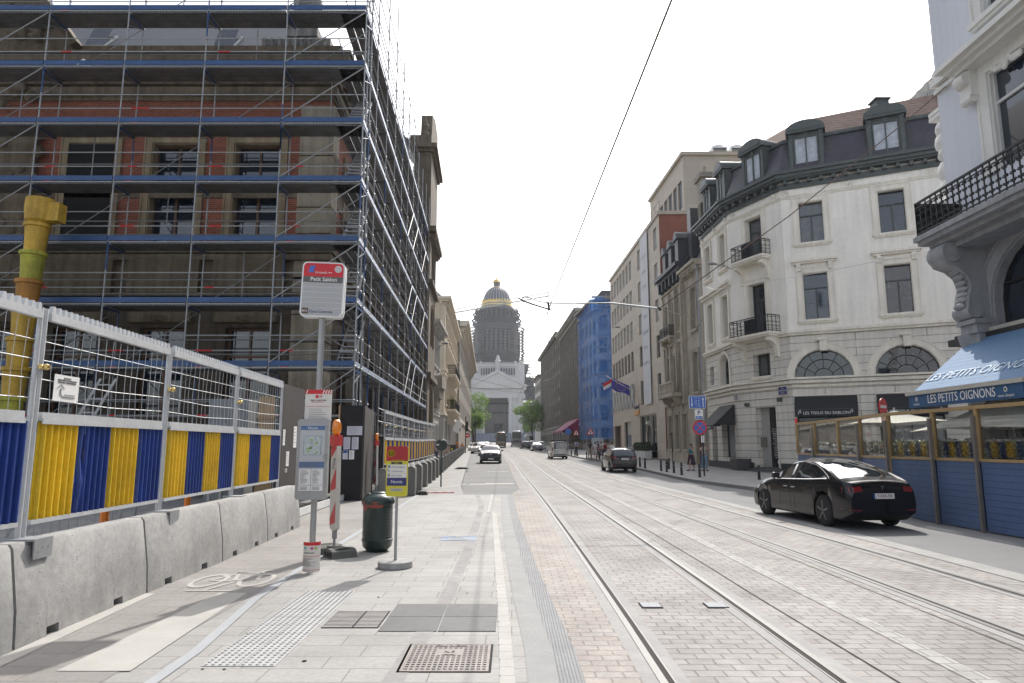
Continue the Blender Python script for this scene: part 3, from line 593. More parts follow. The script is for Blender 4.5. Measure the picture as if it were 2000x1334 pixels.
# ---------------------------------------------------------------- scaffold
t=thing('scaffold','tall blue and galvanised scaffold wrapping the corner brick building','scaffold',(-5.11,22.,0)); S=t
LV=[2.15+2.1*i for i in range(8)]; BAYX=0   # deck levels
bay=2.785; W=.95; NF=5; NS=10; sl=math.atan2(1,-.035)   # side runs along the street
sb=25.6/NS
def sidep(u,w): # u along the street, w inward from outer plane
    return (u*math.cos(sl)-w*math.sin(sl), u*math.sin(sl)+w*math.cos(sl))
pm=[STEEL,BLUES]
def post(x,y,z1,blue=0,base=0):
    q=M(); q.tube([(0,0,base),(0,0,z1)],.026,6)
    for z in LV: 
        for dz in(0,.5,1.0): q.lathe([(.03,z+dz-.03),(.055,z+dz),(.03,z+dz+.03)],6,m=0)
    for k in range(2): a=rnd.choice(LV)-1; q.tube([(0,0,a),(0,0,a+rnd.uniform(.7,1.7))],.028,6,m=1)
    q.build('upright',pm,t,(x,y,0),smooth=50)
for i in range(NF+1):
    post(-i*bay,0,19.6); post(-i*bay,W,19.3)
for i in range(1,NS+1):
    x,y=sidep(i*sb,0); post(x,y,22.6 if i<4 else 21. if i<7 else 19.6,base=T(22+y)); x,y=sidep(i*sb,W); post(x,y,20.6,base=T(22+y))
    if i<9: x,y=sidep((i+.5)*sb,.45); post(x,y,17.2,base=T(22+y))
x,y=sidep(.55,-.0); post(x,y,19.8); x,y=sidep(1.15,0); post(x,y,19.0)
tb=M(); tb.box(0,-.02,-.0,bay-.05,.02,.17,1); tb.box(.02,-.03,-.07,bay-.07,0,-.04,0)
tbs=M(); tbs.box(0,-.02,-.0,sb-.04,.02,.16)
tbm=tb.data('toe_board',pm); tbsm=tbs.data('toe_board',[mat('toe_board_pale',(.42,.47,.56),.45,.2,.15,3.)])
dk=M()
for j in range(3): dk.box(.03,.02+j*.31,-.08,bay-.05,.31+j*.31,-.02)
for k in range(26):
    dk.box(.08+k*.103,.0,-.10,.08+k*.103+.06,.02,-.03,1)
dk.box(0,.0,-.13,.05,W,-.05,1); dkm=dk.data('deck',[DECK,STEELD])
dks=M()
for j in range(3): dks.box(.03,.03+j*.31,-.08,sb-.05,.31+j*.31,-.02)
dks.box(0,0,-.13,.05,W,-.05); dksm=dks.data('deck',[DECK,STEELD])
grm=M().tube([(0,0,0),(bay,0,0)],.021,5).data('guard_rail',STEEL,smooth=50); grs=M().tube([(0,0,0),(sb,0,0)],.021,5).data('guard_rail',STEEL,smooth=50)
rest=M(); ng=0
def rails_at(me,L,x,y,z,ang,pri):
    global ng
    if pri and ng<100: put(me,'guard_rail',t,(x,y,z),ang); ng+=1
    else:
        rest.tube([(x,y,z),(x+L*math.cos(ang),y+L*math.sin(ang),z)],.021,4,cap=False)
fit=M()
for li,z in enumerate(LV):
    for i in range(NF):
        x=-(i+1)*bay
        if li>0 or i>0: put(tbm,'toe_board',t,(x+.025,-.03,z),0)
        put(dkm,'deck',t,(x,0,z),0)
        for dz in(.5,1.0): rails_at(grm,bay,x,-.03,z+dz,0,True)
        rails_at(grm,bay,x,W,z+1.0,0,False); rails_at(grm,bay,x,W-.03,z+.5,0,False)
        if (i+li)%3==0: rest.tube([(x+.1,W,z+.1),(x+bay-.1,W,z+1.95)],.02,4,cap=False)
        if (i*3+li)%4==1: rest.tube([(x+bay*.5,W,z),(x+bay*.5,W,z+2.0)],.022,4,cap=False)
        if rnd.random()<.6: fit.tube([(x+rnd.uniform(.3,.6),-.03,z+.5),(x+rnd.uniform(.75,1.),-.03,z+.5)],.025,5,m=0)
        if rnd.random()<.35: fit.box(x+.4,-.055,z-.06,x+.65,-.03,z-.02)
    for i in range(NS):
        if i<7 and li==7:
            for zz_ in(18.2,19.2,20.2): x_,y_=sidep(i*sb,0); rails_at(grs,sb,x_,y_,zz_,sl,False)
        if li==0 and i<NS: 
            if i<2: continue
        x,y=sidep(i*sb,0)
        if True:
            if li>0: put(tbsm,'toe_board',t,(x,y,z),sl)
            put(dksm,'deck',t,(x,y,z),sl)
            for dz in(.5,1.0): rails_at(grs,sb,x,y,z+dz,sl,i<3 and li>0)
            xx_,yy_=sidep(i*sb,W); rails_at(grs,sb,xx_,yy_,z+1.0,sl,False)
rest.build('guard_rails_far',STEEL,t)['kind']='stuff'
fit.build('red_marker',RED,t)
for li,z in enumerate(LV):
    for (i,a) in((0,1),(4,1)):
        q=M(); q.tube([(-(i+1)*bay,-.05,z+.1),(-i*bay,-.05,z+2.0)],.022,5); q.build('diagonal_brace',STEEL,t,smooth=50)
    # blue consoles and lattice under the decks
    q=M()
    for i in range(NF+1):
        q=M(); x=-i*bay; q.beam((x,.0,z-.15),(x,W,z-.15),.04,.05,1); q.beam((x,.05,z-.55),(x,W,z-.15),.03,.03,0)
        q.build('transom',[STEELD,BLUES],t)
for i in range(2,NS,1):
    if i in(5,6,8):
        for li in range(1,6):
            z=LV[li]; x,y=sidep(i*sb,-.05); x2,y2=sidep((i+1)*sb,-.05)
            q=M(); q.tube([(x,y,z) if li%2 else (x2,y2,z),(x2,y2,z+2.1) if li%2 else (x,y,z+2.1)],.022,5); q.build('diagonal_brace',STEEL,t,smooth=50)
x,y=sidep(1.0,.0); q=M()    # stair flights in the first side bay
for li in range(1,6):
    z=LV[li]; a=sidep(.2,.3) ; b=sidep(2.4,.3)
    for w_ in(.15,.65):
        a=sidep(.2,w_); b=sidep(2.4,w_); q.beam((*a,z),(*b,z+2.0),.03,.12)
    for k in range(9):
        f=(k+.5)/9; a=sidep(.2+2.2*f,.15); b=sidep(.2+2.2*f,.65); q.beam((*a,z+2*f),(*b,z+2*f),.2,.03)
q.build('stair_flight',STEELD,t)
t=thing('loose_tarp','crumpled white tarp lying on an upper scaffold deck','tarp',(-15.1,22.3,14.75)); q=M(); q.lathe([(.32,0),(.24,.16),(.1,.34),(.02,.42)],9,fl=lambda a:.25*math.sin(3*a)); q.build('tarp_sheet',WHITE,t,smooth=60)
# ---------------------------------------------------------------- the brick building behind the scaffold
B=Bld('brick_mansion','dark red brick and stone mansion behind the corner scaffold',-6.62,23.65)
def mansion_wall(P,Q,xs,first_open=False,kinds='c'):
    W=math.hypot(Q[0]-P[0],Q[1]-P[1])
    lo=[dict(x=x,z=2.7,w=1.55,h=3.1,a=0,fm=WBR,k='cC') for x in xs]
    mid=[dict(x=x,z=8.75,w=1.7,h=3.9,fm=WBR,k='cC') for x in xs]
    B.seg(P,Q,0,6.5,lo,OLDST,rev=.35,name='stone_ground_floor')
    B.seg(P,Q,6.5,8.6,[],OLDTR,name='stone_band')
    B.seg(P,Q,8.6,13.1,mid,RBRICK,rev=.35,sur=.24,sm=JAMB,name='brick_wall')
    B.seg(P,Q,13.1,14.3,[],RBRICK,name='brick_frieze')
P0,P1,P2=(-26,23.65),(-6.62,23.65),(-7.15,47.8)
mansion_wall(P0,P1,[26-21.4,26-18.4,26-15.35,26-12.3,26-9.3]); mansion_wall(P1,P2,[3+3.05*i for i in range(7)])
pl=[P0,P1,P2]
q=M()
for z,h,p in((1.3,.25,.12),(6.45,.16,.14),(6.9,.12,.22),(7.5,.10,.10),(8.2,.22,.20),(8.45,.16,.28),(10.55,.62,.05)): band(pl,z,z+h,p,mb=q)
B.part(q,'string_course',OLDTR,0,0)
q=cornice(pl,0,[(14.3,.2,.06),(14.5,.28,.18),(14.85,.14,.28),(15.35,.20,.5),(15.55,.24,.68),(15.8,.1,.75),(16.05,.30,.30)],dent=(14.95,.38,.42,.75,.3)); B.part(q,'cornice',OLDTR,0,0)
q=M()      # quoins at the corner, block by block
for k in range(14):
    z=.4+k*.98; band([(-7.75,23.65),(-6.62,23.65),(-6.65,24.5)],z,z+.93,.10,mb=q)
B.part(q,'quoins',mat('quoin_stone',(.40,.345,.27),.85,0,.2,1.,.4,streak=.3),0,0)
q=M()      # pilasters and console stones beside windows
for x in(-10.85,-13.85,-16.9):
    q.box(x-.3,23.45,8.6,x+.3,23.66,13.1,0) if False else None
for x in(-9.3,-12.3,-15.35,-18.4):
    q.box(x-1.25,23.40,7.0,x+1.25,23.66,8.2); q.box(x-1.1,23.36,5.95,x+1.1,23.66,6.3)
    q.lathe([(.02,.0),(.28,.05),(.34,.16),(.2,.24)],10,(x,23.5,5.95))
B.part(q,'window_pilaster',OLDTR,0,0)
q=M(); q.box(-16.25,23.6,8.75,-14.5,24.2,12.6); B.part(q,'unlit_interior_fill',DARK,0,0)  # solid dark box stands in for the shade of the room inside
# left carved bay and pediment
q=M()
for k in range(3): q.box(-21.2+k*.0,23.35-k*.03,8.6+k*.0,-17.25,23.62,13.0) if k==0 else None
for i in range(26):
    a=rnd.uniform(-18.9,-17.1); z=rnd.choice([7.2,9.6,11.4,12.6,14.3])+rnd.uniform(-.4,.4); q.lathe([(.02,0),(.16,.03),(.24,.12),(.12,.2),(.03,.22)],8,(a,23.25,z),ax='y',fl=lambda t_:.3*math.sin(4*t_))
B.part(q,'carved_bay',OLDTR,0,0)
q=M(); q.prism([(-21,16.2),(-16.2,16.2),(-18.6,19.4)],23.4,24.3,'xz')
for s in(-1,1): q.beam((-18.6+s*2.6,23.2,16.2),(-18.6,23.2,19.7),.5,.28)
for i in range(14): q.lathe([(.02,0),(.2,.05),(.26,.14),(.1,.22)],8,(-18.6+rnd.uniform(-1.3,1.3),23.2,16.6+rnd.uniform(0,1.4)),ax='y',fl=lambda t_:.3*math.sin(3*t_))
B.part(q,'pediment',OLDTR,0,0)
# mansard roof: front slope and street slope
q=M(); e=16.25
q.face([(-26,23.9,e),(-7.3,23.9,e),(-10.9,29.,21.9),(-26,29.,21.9)]); q.face([(-7.3,23.9,e),(-7.9,47.8,e),(-11.3,44.,21.9),(-10.9,29.,21.9)]); q.face([(-7.9,47.8,e),(-26,47.8,e),(-26,44,21.9),(-11.3,44,21.9)]); q.face([(-26,29,21.9),(-10.9,29,21.9),(-11.3,44,21.9),(-26,44,21.9)])
B.part(q,'mansard_roof',SLATE,0,0,recalc=False)
for (x,z) in((-16.4,17.2),(-11.3,17.1)):
    y=23.9+(z-e)*.9; o=thing  # open roof lights
    q=M(); q.beam((x-.4,y,z),(x-.4,y+.75,z+.9),.05,.08); q.beam((x+.4,y,z),(x+.4,y+.75,z+.9),.05,.08); q.beam((x-.4,y,z),(x+.4,y,z),.05,.08); q.beam((x-.4,y+.75,z+.9),(x+.4,y+.75,z+.9),.05,.08)
    r=B.part(q,'roof_light',WWH,0,0); q=M(); q.face([(x-.38,y-.02,z+.05),(x+.38,y-.02,z+.05),(x+.38,y+.45,z+1.05),(x-.38,y+.45,z+1.05)]); q.build('pane',GLASS,r,recalc=False)
# corner parapet with pedestal and stone urn
q=M(); band([(-9.5,23.9),(-6.9,23.9),(-7.0,27.5)],16.25,17.0,.0,back=.35,mb=q); q.box(-8.55,23.75,17.0,-7.35,24.9,17.35)
for i in range(9): x=-9.3+i*.28; q.lathe([(.06,0),(.11,.15),(.06,.4),(.1,.55)],8,(x,23.7,16.3))
B.part(q,'parapet',mat('weathered_stone',(.27,.26,.24),.85,0,.25,1.5,.3,streak=.4),0,0)
q=M(); q.lathe([(.42,17.35),(.45,17.5),(.22,17.62),(.16,17.8),(.3,17.95),(.52,18.35),(.56,18.8),(.40,19.15),(.2,19.3),(.26,19.4),(.12,19.6),(.2,19.85),(.23,20.1),(.1,20.35),(.02,20.6)],16,(-7.95,24.35,0)); B.part(q,'urn',MATS['weathered_stone'],0,0,smooth=50)
# taller pavilion at the far end of the street side, with scrolled gable
PV=[(-6.72,47.9),(-5.95,48.05),(-6.18,54.2),(-7.2,54.3)]
PV=[(-7.25,47.9),(-5.95,47.9),(-6.2,54.2),(-7.4,54.25)]
B.seg(PV[0],PV[1],0,23.6,[],OLDTR,name='pavilion_wall'); B.seg(PV[1],PV[2],0,23.6,[dict(x=3.1,z=z,w=1.6,h=3.,fm=WBR,a=.5) for z in(3,9,14.2)],OLDTR,rev=.3,sur=.3,sm=OLDTR,name='pavilion_wall'); B.seg(PV[2],PV[3],0,23.6,[],OLDTR,name='pavilion_wall')
q=cornice(PV,0,[(6.4,.4,.25),(13.2,.3,.28),(16.6,.25,.2),(17.0,.4,.45),(23.2,.25,.2),(23.45,.3,.42)],dent=(16.65,.35,.35,.7,.3)); 
B.part(M().box(-7.6,48.,23.6,-6.0,48.9,24.6),'pedestal',OLDTR,0,0); B.part(M().box(-7.6,53.2,23.6,-6.15,54.1,24.6),'pedestal',OLDTR,0,0)
B.part(q,'pavilion_cornice',OLDTR,0,0)
q=M(); pts=[(48.2,23.7)]+[(48.4+.25*math.sin(a)+(.9*(a/PI)),24.2+2.6*(1-math.cos(a))/2) for a in [PI*i/10 for i in range(11)]]+[(51.1,27.3)]+[(53.9-.9*(a/PI)-.25*math.sin(a),24.2+2.6*(1-math.cos(a))/2) for a in [PI*(10-i)/10 for i in range(11)]]+[(54.0,23.7)]
q.prism(pts,-6.95,-6.1,'yz'); q.prism([(48.0,27.0),(50.,26.9),(50.2,27.2),(48,27.3)],-7.1,-5.95,'yz') if False else None
for y in(48.5,53.7): q.lathe([(.3,24.6),(.34,24.9),(.2,25.1),(.3,25.5),(.12,26.0),(.02,26.4)],10,(-6.55,y,0))
B.part(q,'scrolled_gable',OLDTR,0,0)
q=M(); q.face([(-7.3,44.5,16.2),(-7.1,48,20.5),(-8.5,48,25.5),(-10.5,44.5,22)]); q.face([(-7.0,48,23.6),(-7.2,54,23.6),(-11,52,28),(-11,50,28)]); q.face([(-7.0,48,23.6),(-11,50,28),(-14,48,23.6)]); q.face([(-6.9,38.,16.3),(-7.0,48.,16.3),(-8.6,47.,24.6),(-8.6,40.,24.6)]); q.face([(-6.9,38.,16.3),(-8.6,40,24.6),(-12,38,16.3)])
B.part(q,'pavilion_roof',SLATE,0,0,recalc=False)
q=M(); q.box(-10.3,41,22,-9.2,42.2,26.0); q.box(-10.4,40.9,26.,-9.1,42.3,26.3); B.part(q,'chimney',OLDTR,0,0)
# ---------------------------------------------------------------- low grey house, cream building, grey building with deep cornice (left side, beyond)
STC=mat('pale_grey_stucco',(.50,.48,.44),.8,0,.12,.7,.15,streak=.2); CRM=mat('cream_stucco',(.66,.57,.44),.8,0,.08,.6,.1,streak=.14); CRMT=mat('cream_trim',(.70,.62,.50),.75,0,.08,1.,.1); BGY=mat('brown_grey_stone',(.30,.265,.22),.8,0,.12,.6,.2,streak=.2); GYB=mat('shop_grey_stone',(.33,.31,.28),.8,0,.1,.6,.2)
IRON=mat('wrought_iron',(.018,.018,.020),.45,.3,.2,4.)
def fx(y): return -6.95-.033*(y-70)
B=Bld('grey_town_house','narrow pale grey town house between the mansion and cream building',-6.6,54.4,T(54)); a,b=(-6.55,54.4),(-6.62,61.9)
B.seg(a,b,0,11.6,[dict(x=x,z=z,w=1.2,h=h) for x in(1.6,3.8,6.) for z,h in((.6,2.6),(4.4,2.6),(8.2,2.2))],STC,D=10,sur=.15,sill=1)
B.part(cornice([a,b],0,[(4.0,.2,.12),(10.9,.3,.15),(11.2,.2,.5),(11.4,.25,.75)],dent=(10.95,.3,.4,.7,.2)),'cornice',STC,0,0)
q=M(); q.prism([(56,6.2),(59.5,6.2),(59.5,7.2),(56,7.2)],-6.5,-5.75,'yz'); q.prism([(56.2,5.4),(59.3,5.4),(59.5,6.2),(56,6.2)],-6.5,-5.95,'yz'); q.prism([(57,4.6),(58.5,4.6),(59.3,5.4),(56.2,5.4)],-6.5,-6.2,'yz'); B.part(q,'bay_balcony',BGY,0,0)
B=Bld('cream_building','tall cream stucco building with iron balconies and a slate roof',-6.95,70.,T(70)); a,b=(-6.95,70.),(fx(97),97.)
ws=[dict(x=x,z=z,w=1.3,h=h) for x in[2+2.9*i for i in range(9)] for z,h in((5.6,2.6),(9.4,2.6),(13.,1.9))]+[dict(x=x,z=.5,w=1.8,h=3.4,k='m') for x in[2+2.9*i for i in range(9)]]
B.seg(a,b,4.6,16.6,[d for d in ws if d['z']>4],CRM,D=12,sur=.16,sill=1,fm=WWH); B.seg(a,b,0,4.6,[d for d in ws if d['z']<4],GYB,D=12)
B.seg((-19,70.),a,4.6,16.6,[dict(x=9.9,z=5.2,w=.9,h=2.2,k='open')] if False else [],CRM); B.seg((-19,70.),a,0,4.6,[],GYB)
B.part(cornice([(-19,70),a,b],0,[(4.4,.25,.14),(8.6,.18,.1),(9.0,.12,.16),(15.9,.2,.12),(16.2,.2,.4),(16.4,.28,.62)],dent=(15.95,.28,.35,.9,.25)),'cornice',CRMT,0,0)
q=M(); q.face([(-19,70.2,16.7),(-7.2,70.2,16.7),(-9.5,73,19.2),(-19,73,19.2)]); q.face([(-7.2,70.2,16.7),(fx(97)-.2,97,16.7),(fx(97)-2.5,97,19.2),(-9.5,73,19.2)]); B.part(q,'slate_roof',SLATE,0,0,recalc=False)
q=M(); q.box(-9.6,71.,18.2,-8.6,72.,20.1)
for i in range(4): q.tube([(-9.45+i*.25,71.5,20.1),(-9.45+i*.25,71.5,20.7)],.09,6)
B.part(q,'chimney',mat('dark_brick',(.12,.08,.07),.85,0,.2,2.),0,0)
def balcony(B,P,Q,z,pro,h=1.0,slab=None,sm=None,cons=2,nn=None,rows=None,sr=.013):
    """slab, railing with scroll work and consoles along P-Q; local frame x along the facade"""
    ang=math.atan2(Q[1]-P[1],Q[0]-P[0]); W=math.hypot(Q[0]-P[0],Q[1]-P[1])
    q=M(); q.box(-.1,-pro-.08,-.14,W+.1,.02,0); q.box(-.04,-pro,-.26,W+.04,.02,-.14); o=q.build('balcony_slab',sm,B.r,B.rel(P[0],P[1],z),ang)
    q=M(); pts=[(0,0),(0,-pro),(W,-pro),(W,0)]
    for (x0,y0),(x1,y1) in zip(pts,pts[1:]):
        q.beam((x0,y0,h),(x1,y1,h),.06,.05); q.beam((x0,y0,.08),(x1,y1,.08),.035,.035); q.beam((x0,y0,h-.12),(x1,y1,h-.12),.03,.03); q.beam((x0,y0,.2),(x1,y1,.2),.02,.02)
        L=math.hypot(x1-x0,y1-y0); n=nn or max(2,round(L/.34))
        for i in range(n+1):
            f=i/n; q.beam((x0+(x1-x0)*f,y0+(y1-y0)*f,0.),(x0+(x1-x0)*f,y0+(y1-y0)*f,h),.028,.028)
        ux,uy=(x1-x0)/L,(y1-y0)/L
        for i in range(n):   # scrolls: two facing spirals and a ring per bay
            cx=(i+.5)/n*L; s_=L/n*.5
            for sg in(-1,1):
                for flip in(rows or(0,1)):
                    P_=[]
                    for k in range(9):
                        a=k/8*1.6*PI; rr=s_*.46*(1-k/11); zz=(h*flip+(1 if int(flip*10)%4 else -1)*rr*math.sin(a)*1.0) if rows else (h*.34 if flip else h*.62)+(1 if flip else -1)*rr*math.sin(a)*1.1; dx=sg*(s_*.48-rr*math.cos(a)*.55)
                        P_.append((x0+ux*(cx+dx),y0+uy*(cx+dx),zz))
                    q.tube(P_,sr,3,cap=False)
    q.build('railing',IRON,o)
    for i in range(cons):
        q=M(); x=(i+.5)/cons*W if cons>2 else (.25 if i==0 else W-.25)
        pf=[(0,-.26),(-pro*.85,-.26),(-pro*.9,-.42),(-pro*.62,-.62),(-pro*.32,-.8),(-pro*.26,-1.25),(-pro*.1,-1.5),(0,-1.55)]
        n=len(pf); q.raw([(x-.13,y,zz) for y,zz in pf]+[(x+.13,y,zz) for y,zz in pf],[tuple(range(n)),tuple(reversed(range(n,2*n)))]+[((i_+1)%n,i_,n+i_,n+(i_+1)%n) for i_ in range(n)])
        q.lathe([(.12,x-.16),(.12,x+.16)],10,(0,-pro*.82,-.42),ax='x') if False else q.lathe([(.13,-.15),(.13,.15)],10,(x,-pro*.8,-.44),ax='x')
        q.lathe([(.11,-.15),(.11,.15)],10,(x,-pro*.14,-1.42),ax='x'); q.build('console',sm,o)
    return o
for z in(5.2,9.): balcony(B,(fx(74),74),(fx(86),86),z,.9,1.,sm=CRMT,cons=5,nn=16)
B=Bld('dark_cornice_building','grey brown building with a deep cornice beyond the cream one',fx(97),97,T(97)); a,b=(fx(97)+.3,97.2),(fx(165)+.2,165)
B.seg(a,b,0,19.,[dict(x=2+3.6*i,z=z,w=1.4,h=2.5,k='m') for i in range(18) for z in(5.2,9.4,13.2)],BGY,D=12)
B.seg((fx(97)-12,97.2),a,0,19.,[],CRM)
B.part(cornice([a,b],0,[(4.4,.3,.2),(16.8,.3,.2),(17.3,.35,.5),(18.1,.3,1.),(18.4,.5,1.4)],dent=(17.65,.4,.8,1.6,.5)),'cornice',CRMT,0,0)
t=thing('balcony_plant','bushy grass-like plant on the lower cream balcony','plant',(fx(75)+.55,75,T(70)+5.2)); q=M()
for i in range(160):
    a=rnd.uniform(0,2*PI); r=rnd.uniform(.2,.8); z=rnd.uniform(.6,1.9); x,y=r*.5*math.cos(a),r*1.3*math.sin(a); q.face([(x*.2,y*.3,.3),(x*.2+.03,y*.3,.3),(x,y,z)])
q.build('foliage',mat('grass_leaf',(.22,.26,.07),.7,0,.3,3.),t,recalc=False); M().lathe([(.2,0),(.26,.35)],10).build('pot',BGY,t)
# ---------------------------------------------------------------- right side: white corner building
WST=mat('white_stucco',(.90,.855,.77),.75,0,.08,.5,.1,streak=.09); WTR=mat('white_stone_trim',(.84,.785,.68),.75,0,.10,.9,.15,streak=.12)
WRU=mat('rusticated_stone',(.78,.73,.645),.8,0,.09,.7,.35,kind='brickxz',bw=3.6,bh=.46,ms=.022,mo=(.34,.32,.28),c2=(.71,.675,.61),streak=.12,bd=.03)
ZINC=mat('green_zinc',(.085,.098,.093),.5,.2,.2,2.,.1); TILE=mat('roof_tile',(.16,.085,.06),.95,0,.25,1.5,.8,kind='brickxz',bw=.24,bh=.3,ms=.03,mo=(.06,.035,.03),c2=(.22,.13,.10),bd=.05)
SLP=mat('purple_slate',(.055,.052,.075),.45,0,.25,1.,.3,kind='brickxz',bw=.28,bh=.17,ms=.006,mo=(.03,.03,.04),c2=(.07,.062,.07))
B=Bld('white_corner_building','white stucco corner building with slate mansard and rounded dormers',16.9,41.1)
W0,W1,W2=(14.75,51.6),(15.0,45.6),(16.9,41.1); th=R(-26.83); W3=(16.9+13*math.cos(th),41.1+13*math.sin(th))
pl=[W0,W1,W2,W3]
fa=[dict(x=x,z=z,w=1.15,h=h) for x in(1.55,4.7) for z,h in((9.1,3.0),(14.,2.55))]
B.seg(W0,W1,8.4,18.6,fa,WST,rev=.42,sur=.24,sm=WTR,sill=1); 
B.seg(W0,W1,0,8.4,[dict(x=1.3,z=6.1,w=.85,h=1.35,k='m'),dict(x=4.0,z=5.85,w=1.9,h=2.2,a=.95,k='f',sur=.2),dict(x=1.3,z=.0,w=1.1,h=3.6,k='c',gm=GLASS),dict(x=4.1,z=.85,w=2.5,h=3.3,k='p',gm=GLASSB)],WRU,rev=.45,sm=WTR,name='rusticated_wall')
fb=[dict(x=2.37,z=z,w=1.53,h=h,fm=WGR) for z,h in((8.75,3.4),(13.75,2.85))]
B.seg(W1,W2,8.4,18.6,fb,WST,rev=.4,sur=.26,sm=WTR,sill=0)
B.seg(W1,W2,0,8.4,[dict(x=2.45,z=6.05,w=1.5,h=1.45,k='m',sill=1),dict(x=2.55,z=.35,w=1.75,h=3.75,k='open')],WRU,rev=.5,sm=WTR,name='rusticated_wall')
q=M(); wm=[dict(x=x,z=z,w=1.42,h=h) for x in(1.66,6.02) for z,h in((9.2,2.9),(14.0,2.6))]
B.seg(W2,W3,8.4,18.6,[dict(d,sill=2 if d['z']<10 else 1) for d in wm]+[dict(x=10.4,z=9.2,w=1.42,h=2.9),dict(x=10.4,z=14.,w=1.42,h=2.6)],WST,rev=.3,sur=.3,sm=WTR)
B.seg(W2,W3,0,8.4,[dict(x=1.77,z=5.72,w=3.3,h=1.68,a=1.66,k='f',sur=.36),dict(x=6.1,z=5.72,w=3.3,h=1.68,a=1.66,k='f',sur=.36),dict(x=10.4,z=5.72,w=3.3,h=1.68,a=1.66,k='f',sur=.36),
  dict(x=1.77,z=.7,w=3.2,h=3.2,k='m',gm=GLASS),dict(x=6.1,z=.7,w=3.2,h=3.2,k='m',gm=GLASS),dict(x=10.4,z=.7,w=3.2,h=3.2,k='m')],WRU,rev=.4,sm=WTR,name='rusticated_wall')
q=M()
for x in(1.77,6.1,10.4):   # keystones
    for P in[(W2[0]+x*math.cos(th),W2[1]+x*math.sin(th))]:
        q=M()
        q.cbox((P[0]-.1*math.sin(-th)*-1,P[1]-.14,7.62),(.42,.42,.72),0,Matrix.Rotation(th,3,'Z')); q.cbox((P[0]-.05,P[1]-.16,7.95),(.56,.5,.12),0,Matrix.Rotation(th,3,'Z')); B.part(q,'keystone',WTR,0,0)
B.part(cornice(pl,0,[(5.15,.14,.10),(5.38,.20,.22),(5.62,.10,.34),(4.62,.06,.05),(8.30,.14,.16),(8.44,.12,.28),(12.95,.0001,.0) if False else (8.56,.06,.20)]),'string_course',WTR,0,0)
B.part(band(pl[:2],12.75,12.95,.34,mb=band(pl[:2],12.55,12.75,.2)),'window_hood',WTR,0,0)
B.part(cornice(pl,0,[(16.95,.10,.06),(17.05,.1,.10)]),'frieze_moulding',WTR,0,0)
# zinc cornice + gutter, mansard, dormers, tile roof
B.part(cornice(pl,0,[(17.55,.35,.14),(18.05,.12,.5),(18.17,.22,.62),(18.39,.14,.74),(18.53,.10,.60)],dent=(17.80,.24,.42,.66,.2)),'cornice',ZINC,0,0)
def offs(pts,d):
    o=[]
    for i,p in enumerate(pts):
        ds=[]
        if i>0: ds.append((Vector(p)-Vector(pts[i-1])).normalized())
        if i<len(pts)-1: ds.append((Vector(pts[i+1])-Vector(p)).normalized())
        ns=[Vector((-e.y,e.x)) for e in ds]; b=sum(ns,Vector((0,0))).normalized(); c=b.dot(ns[0]); o.append(Vector(p)+b*d/c)
    return o
def slope(a,za,b,zb,mb=None):
    mb=mb or M()
    for i in range(len(a)-1): mb.face([(*a[i],za),(*a[i+1],za),(*b[i+1],zb),(*b[i],zb)])
    return mb
A0=offs(pl,.0); A1=offs(pl,.75); A2=offs(pl,3.2)
q=slope(A0,18.62,A1,21.0); q.face([(*W0,18.62),(*A1[0],21.0),(21,52,21),(21,52,18.6)]); B.part(q,'mansard_slate',SLP,0,0,recalc=False)
q=slope(A1,21.08,A2,23.4); q.face([(*A2[0],23.4),(*A1[0],21.08),(A1[0][0]+7,A1[0][1],21.08)]); q.face([(*A2[0],23.4),(*A2[1],23.4),(*A2[2],23.4),(*A2[3],23.4),(30,45,23.4),(22,52,23.4)]); B.part(q,'tile_roof',TILE,0,0,recalc=False)
q=band([tuple(p) for p in A1],20.92,21.12,.14); B.part(q,'roof_edge',ZINC,0,0)
q=M(); q.box(23.4,41.,22.,24.2,41.8,23.7); q.box(23.3,40.9,23.7,24.3,41.9,23.8); B.part(q,'roof_box',ZINC,0,0)
def dormer(P,ang,w=1.45,h=2.6,z=18.7):
    """gabled-arch dormer; local x along the facade, front at y=.15"""
    o=B.part(M().box(-w/2-.3,.18,0,-w/2+.02,1.8,h-.1).box(w/2-.02,.18,0,w/2+.3,1.8,h-.1).box(-w/2+.02,.1,0,w/2-.02,1.8,.12).box(-w/2-.0,.2,h-.35,w/2,1.8,h-.1),'dormer',ZINC,P[0],P[1],ang); o.location.z+=z
    q=M(); a=[(-w/2-.42,h-.12),(w/2+.42,h-.12),(w/2+.42,h+.02)]+[((w/2+.42)*math.cos(PI*i/14),h+.02+.62*math.sin(PI*i/14)) for i in range(1,14)]+[(-w/2-.42,h+.02)]; q.prism(a,-.1,2.0,'xz')
    b=[(x*.82,h+.05+(zz-h-.02)*.78) for x,zz in a[2:]]; q.prism(b,-.14,-.09,'xz'); q.build('dormer_hood',ZINC,o,smooth=30)
    q=M(); 
    for s in(-1,1): q.box(s*(w/2+.14)-.1,.1,.1,s*(w/2+.14)+.1,.2,h-.15); q.box(s*(w/2+.14)-.14,.06,h-.32,s*(w/2+.14)+.14,.2,h-.15)
    q.box(-.12,.08,h-.42,.12,.22,h-.12); q.build('dormer_pilaster',ZINC,o)
    fr,out=winproto(w-.06,h-.5,0,'m',ZINC,GLASSB,0,None,.2,0); f=put(fr,'window',o,(0,.16,.12)); put(out[0][1],'glass',f)
for u in(1.65,6.05,10.4): dormer((W2[0]+u*math.cos(th),W2[1]+u*math.sin(th)),th)
ab=math.atan2(W2[1]-W1[1],W2[0]-W1[0]); dormer((W1[0]+2.5*math.cos(ab),W1[1]+2.5*math.sin(ab)),ab)
aa=math.atan2(W1[1]-W0[1],W1[0]-W0[0])
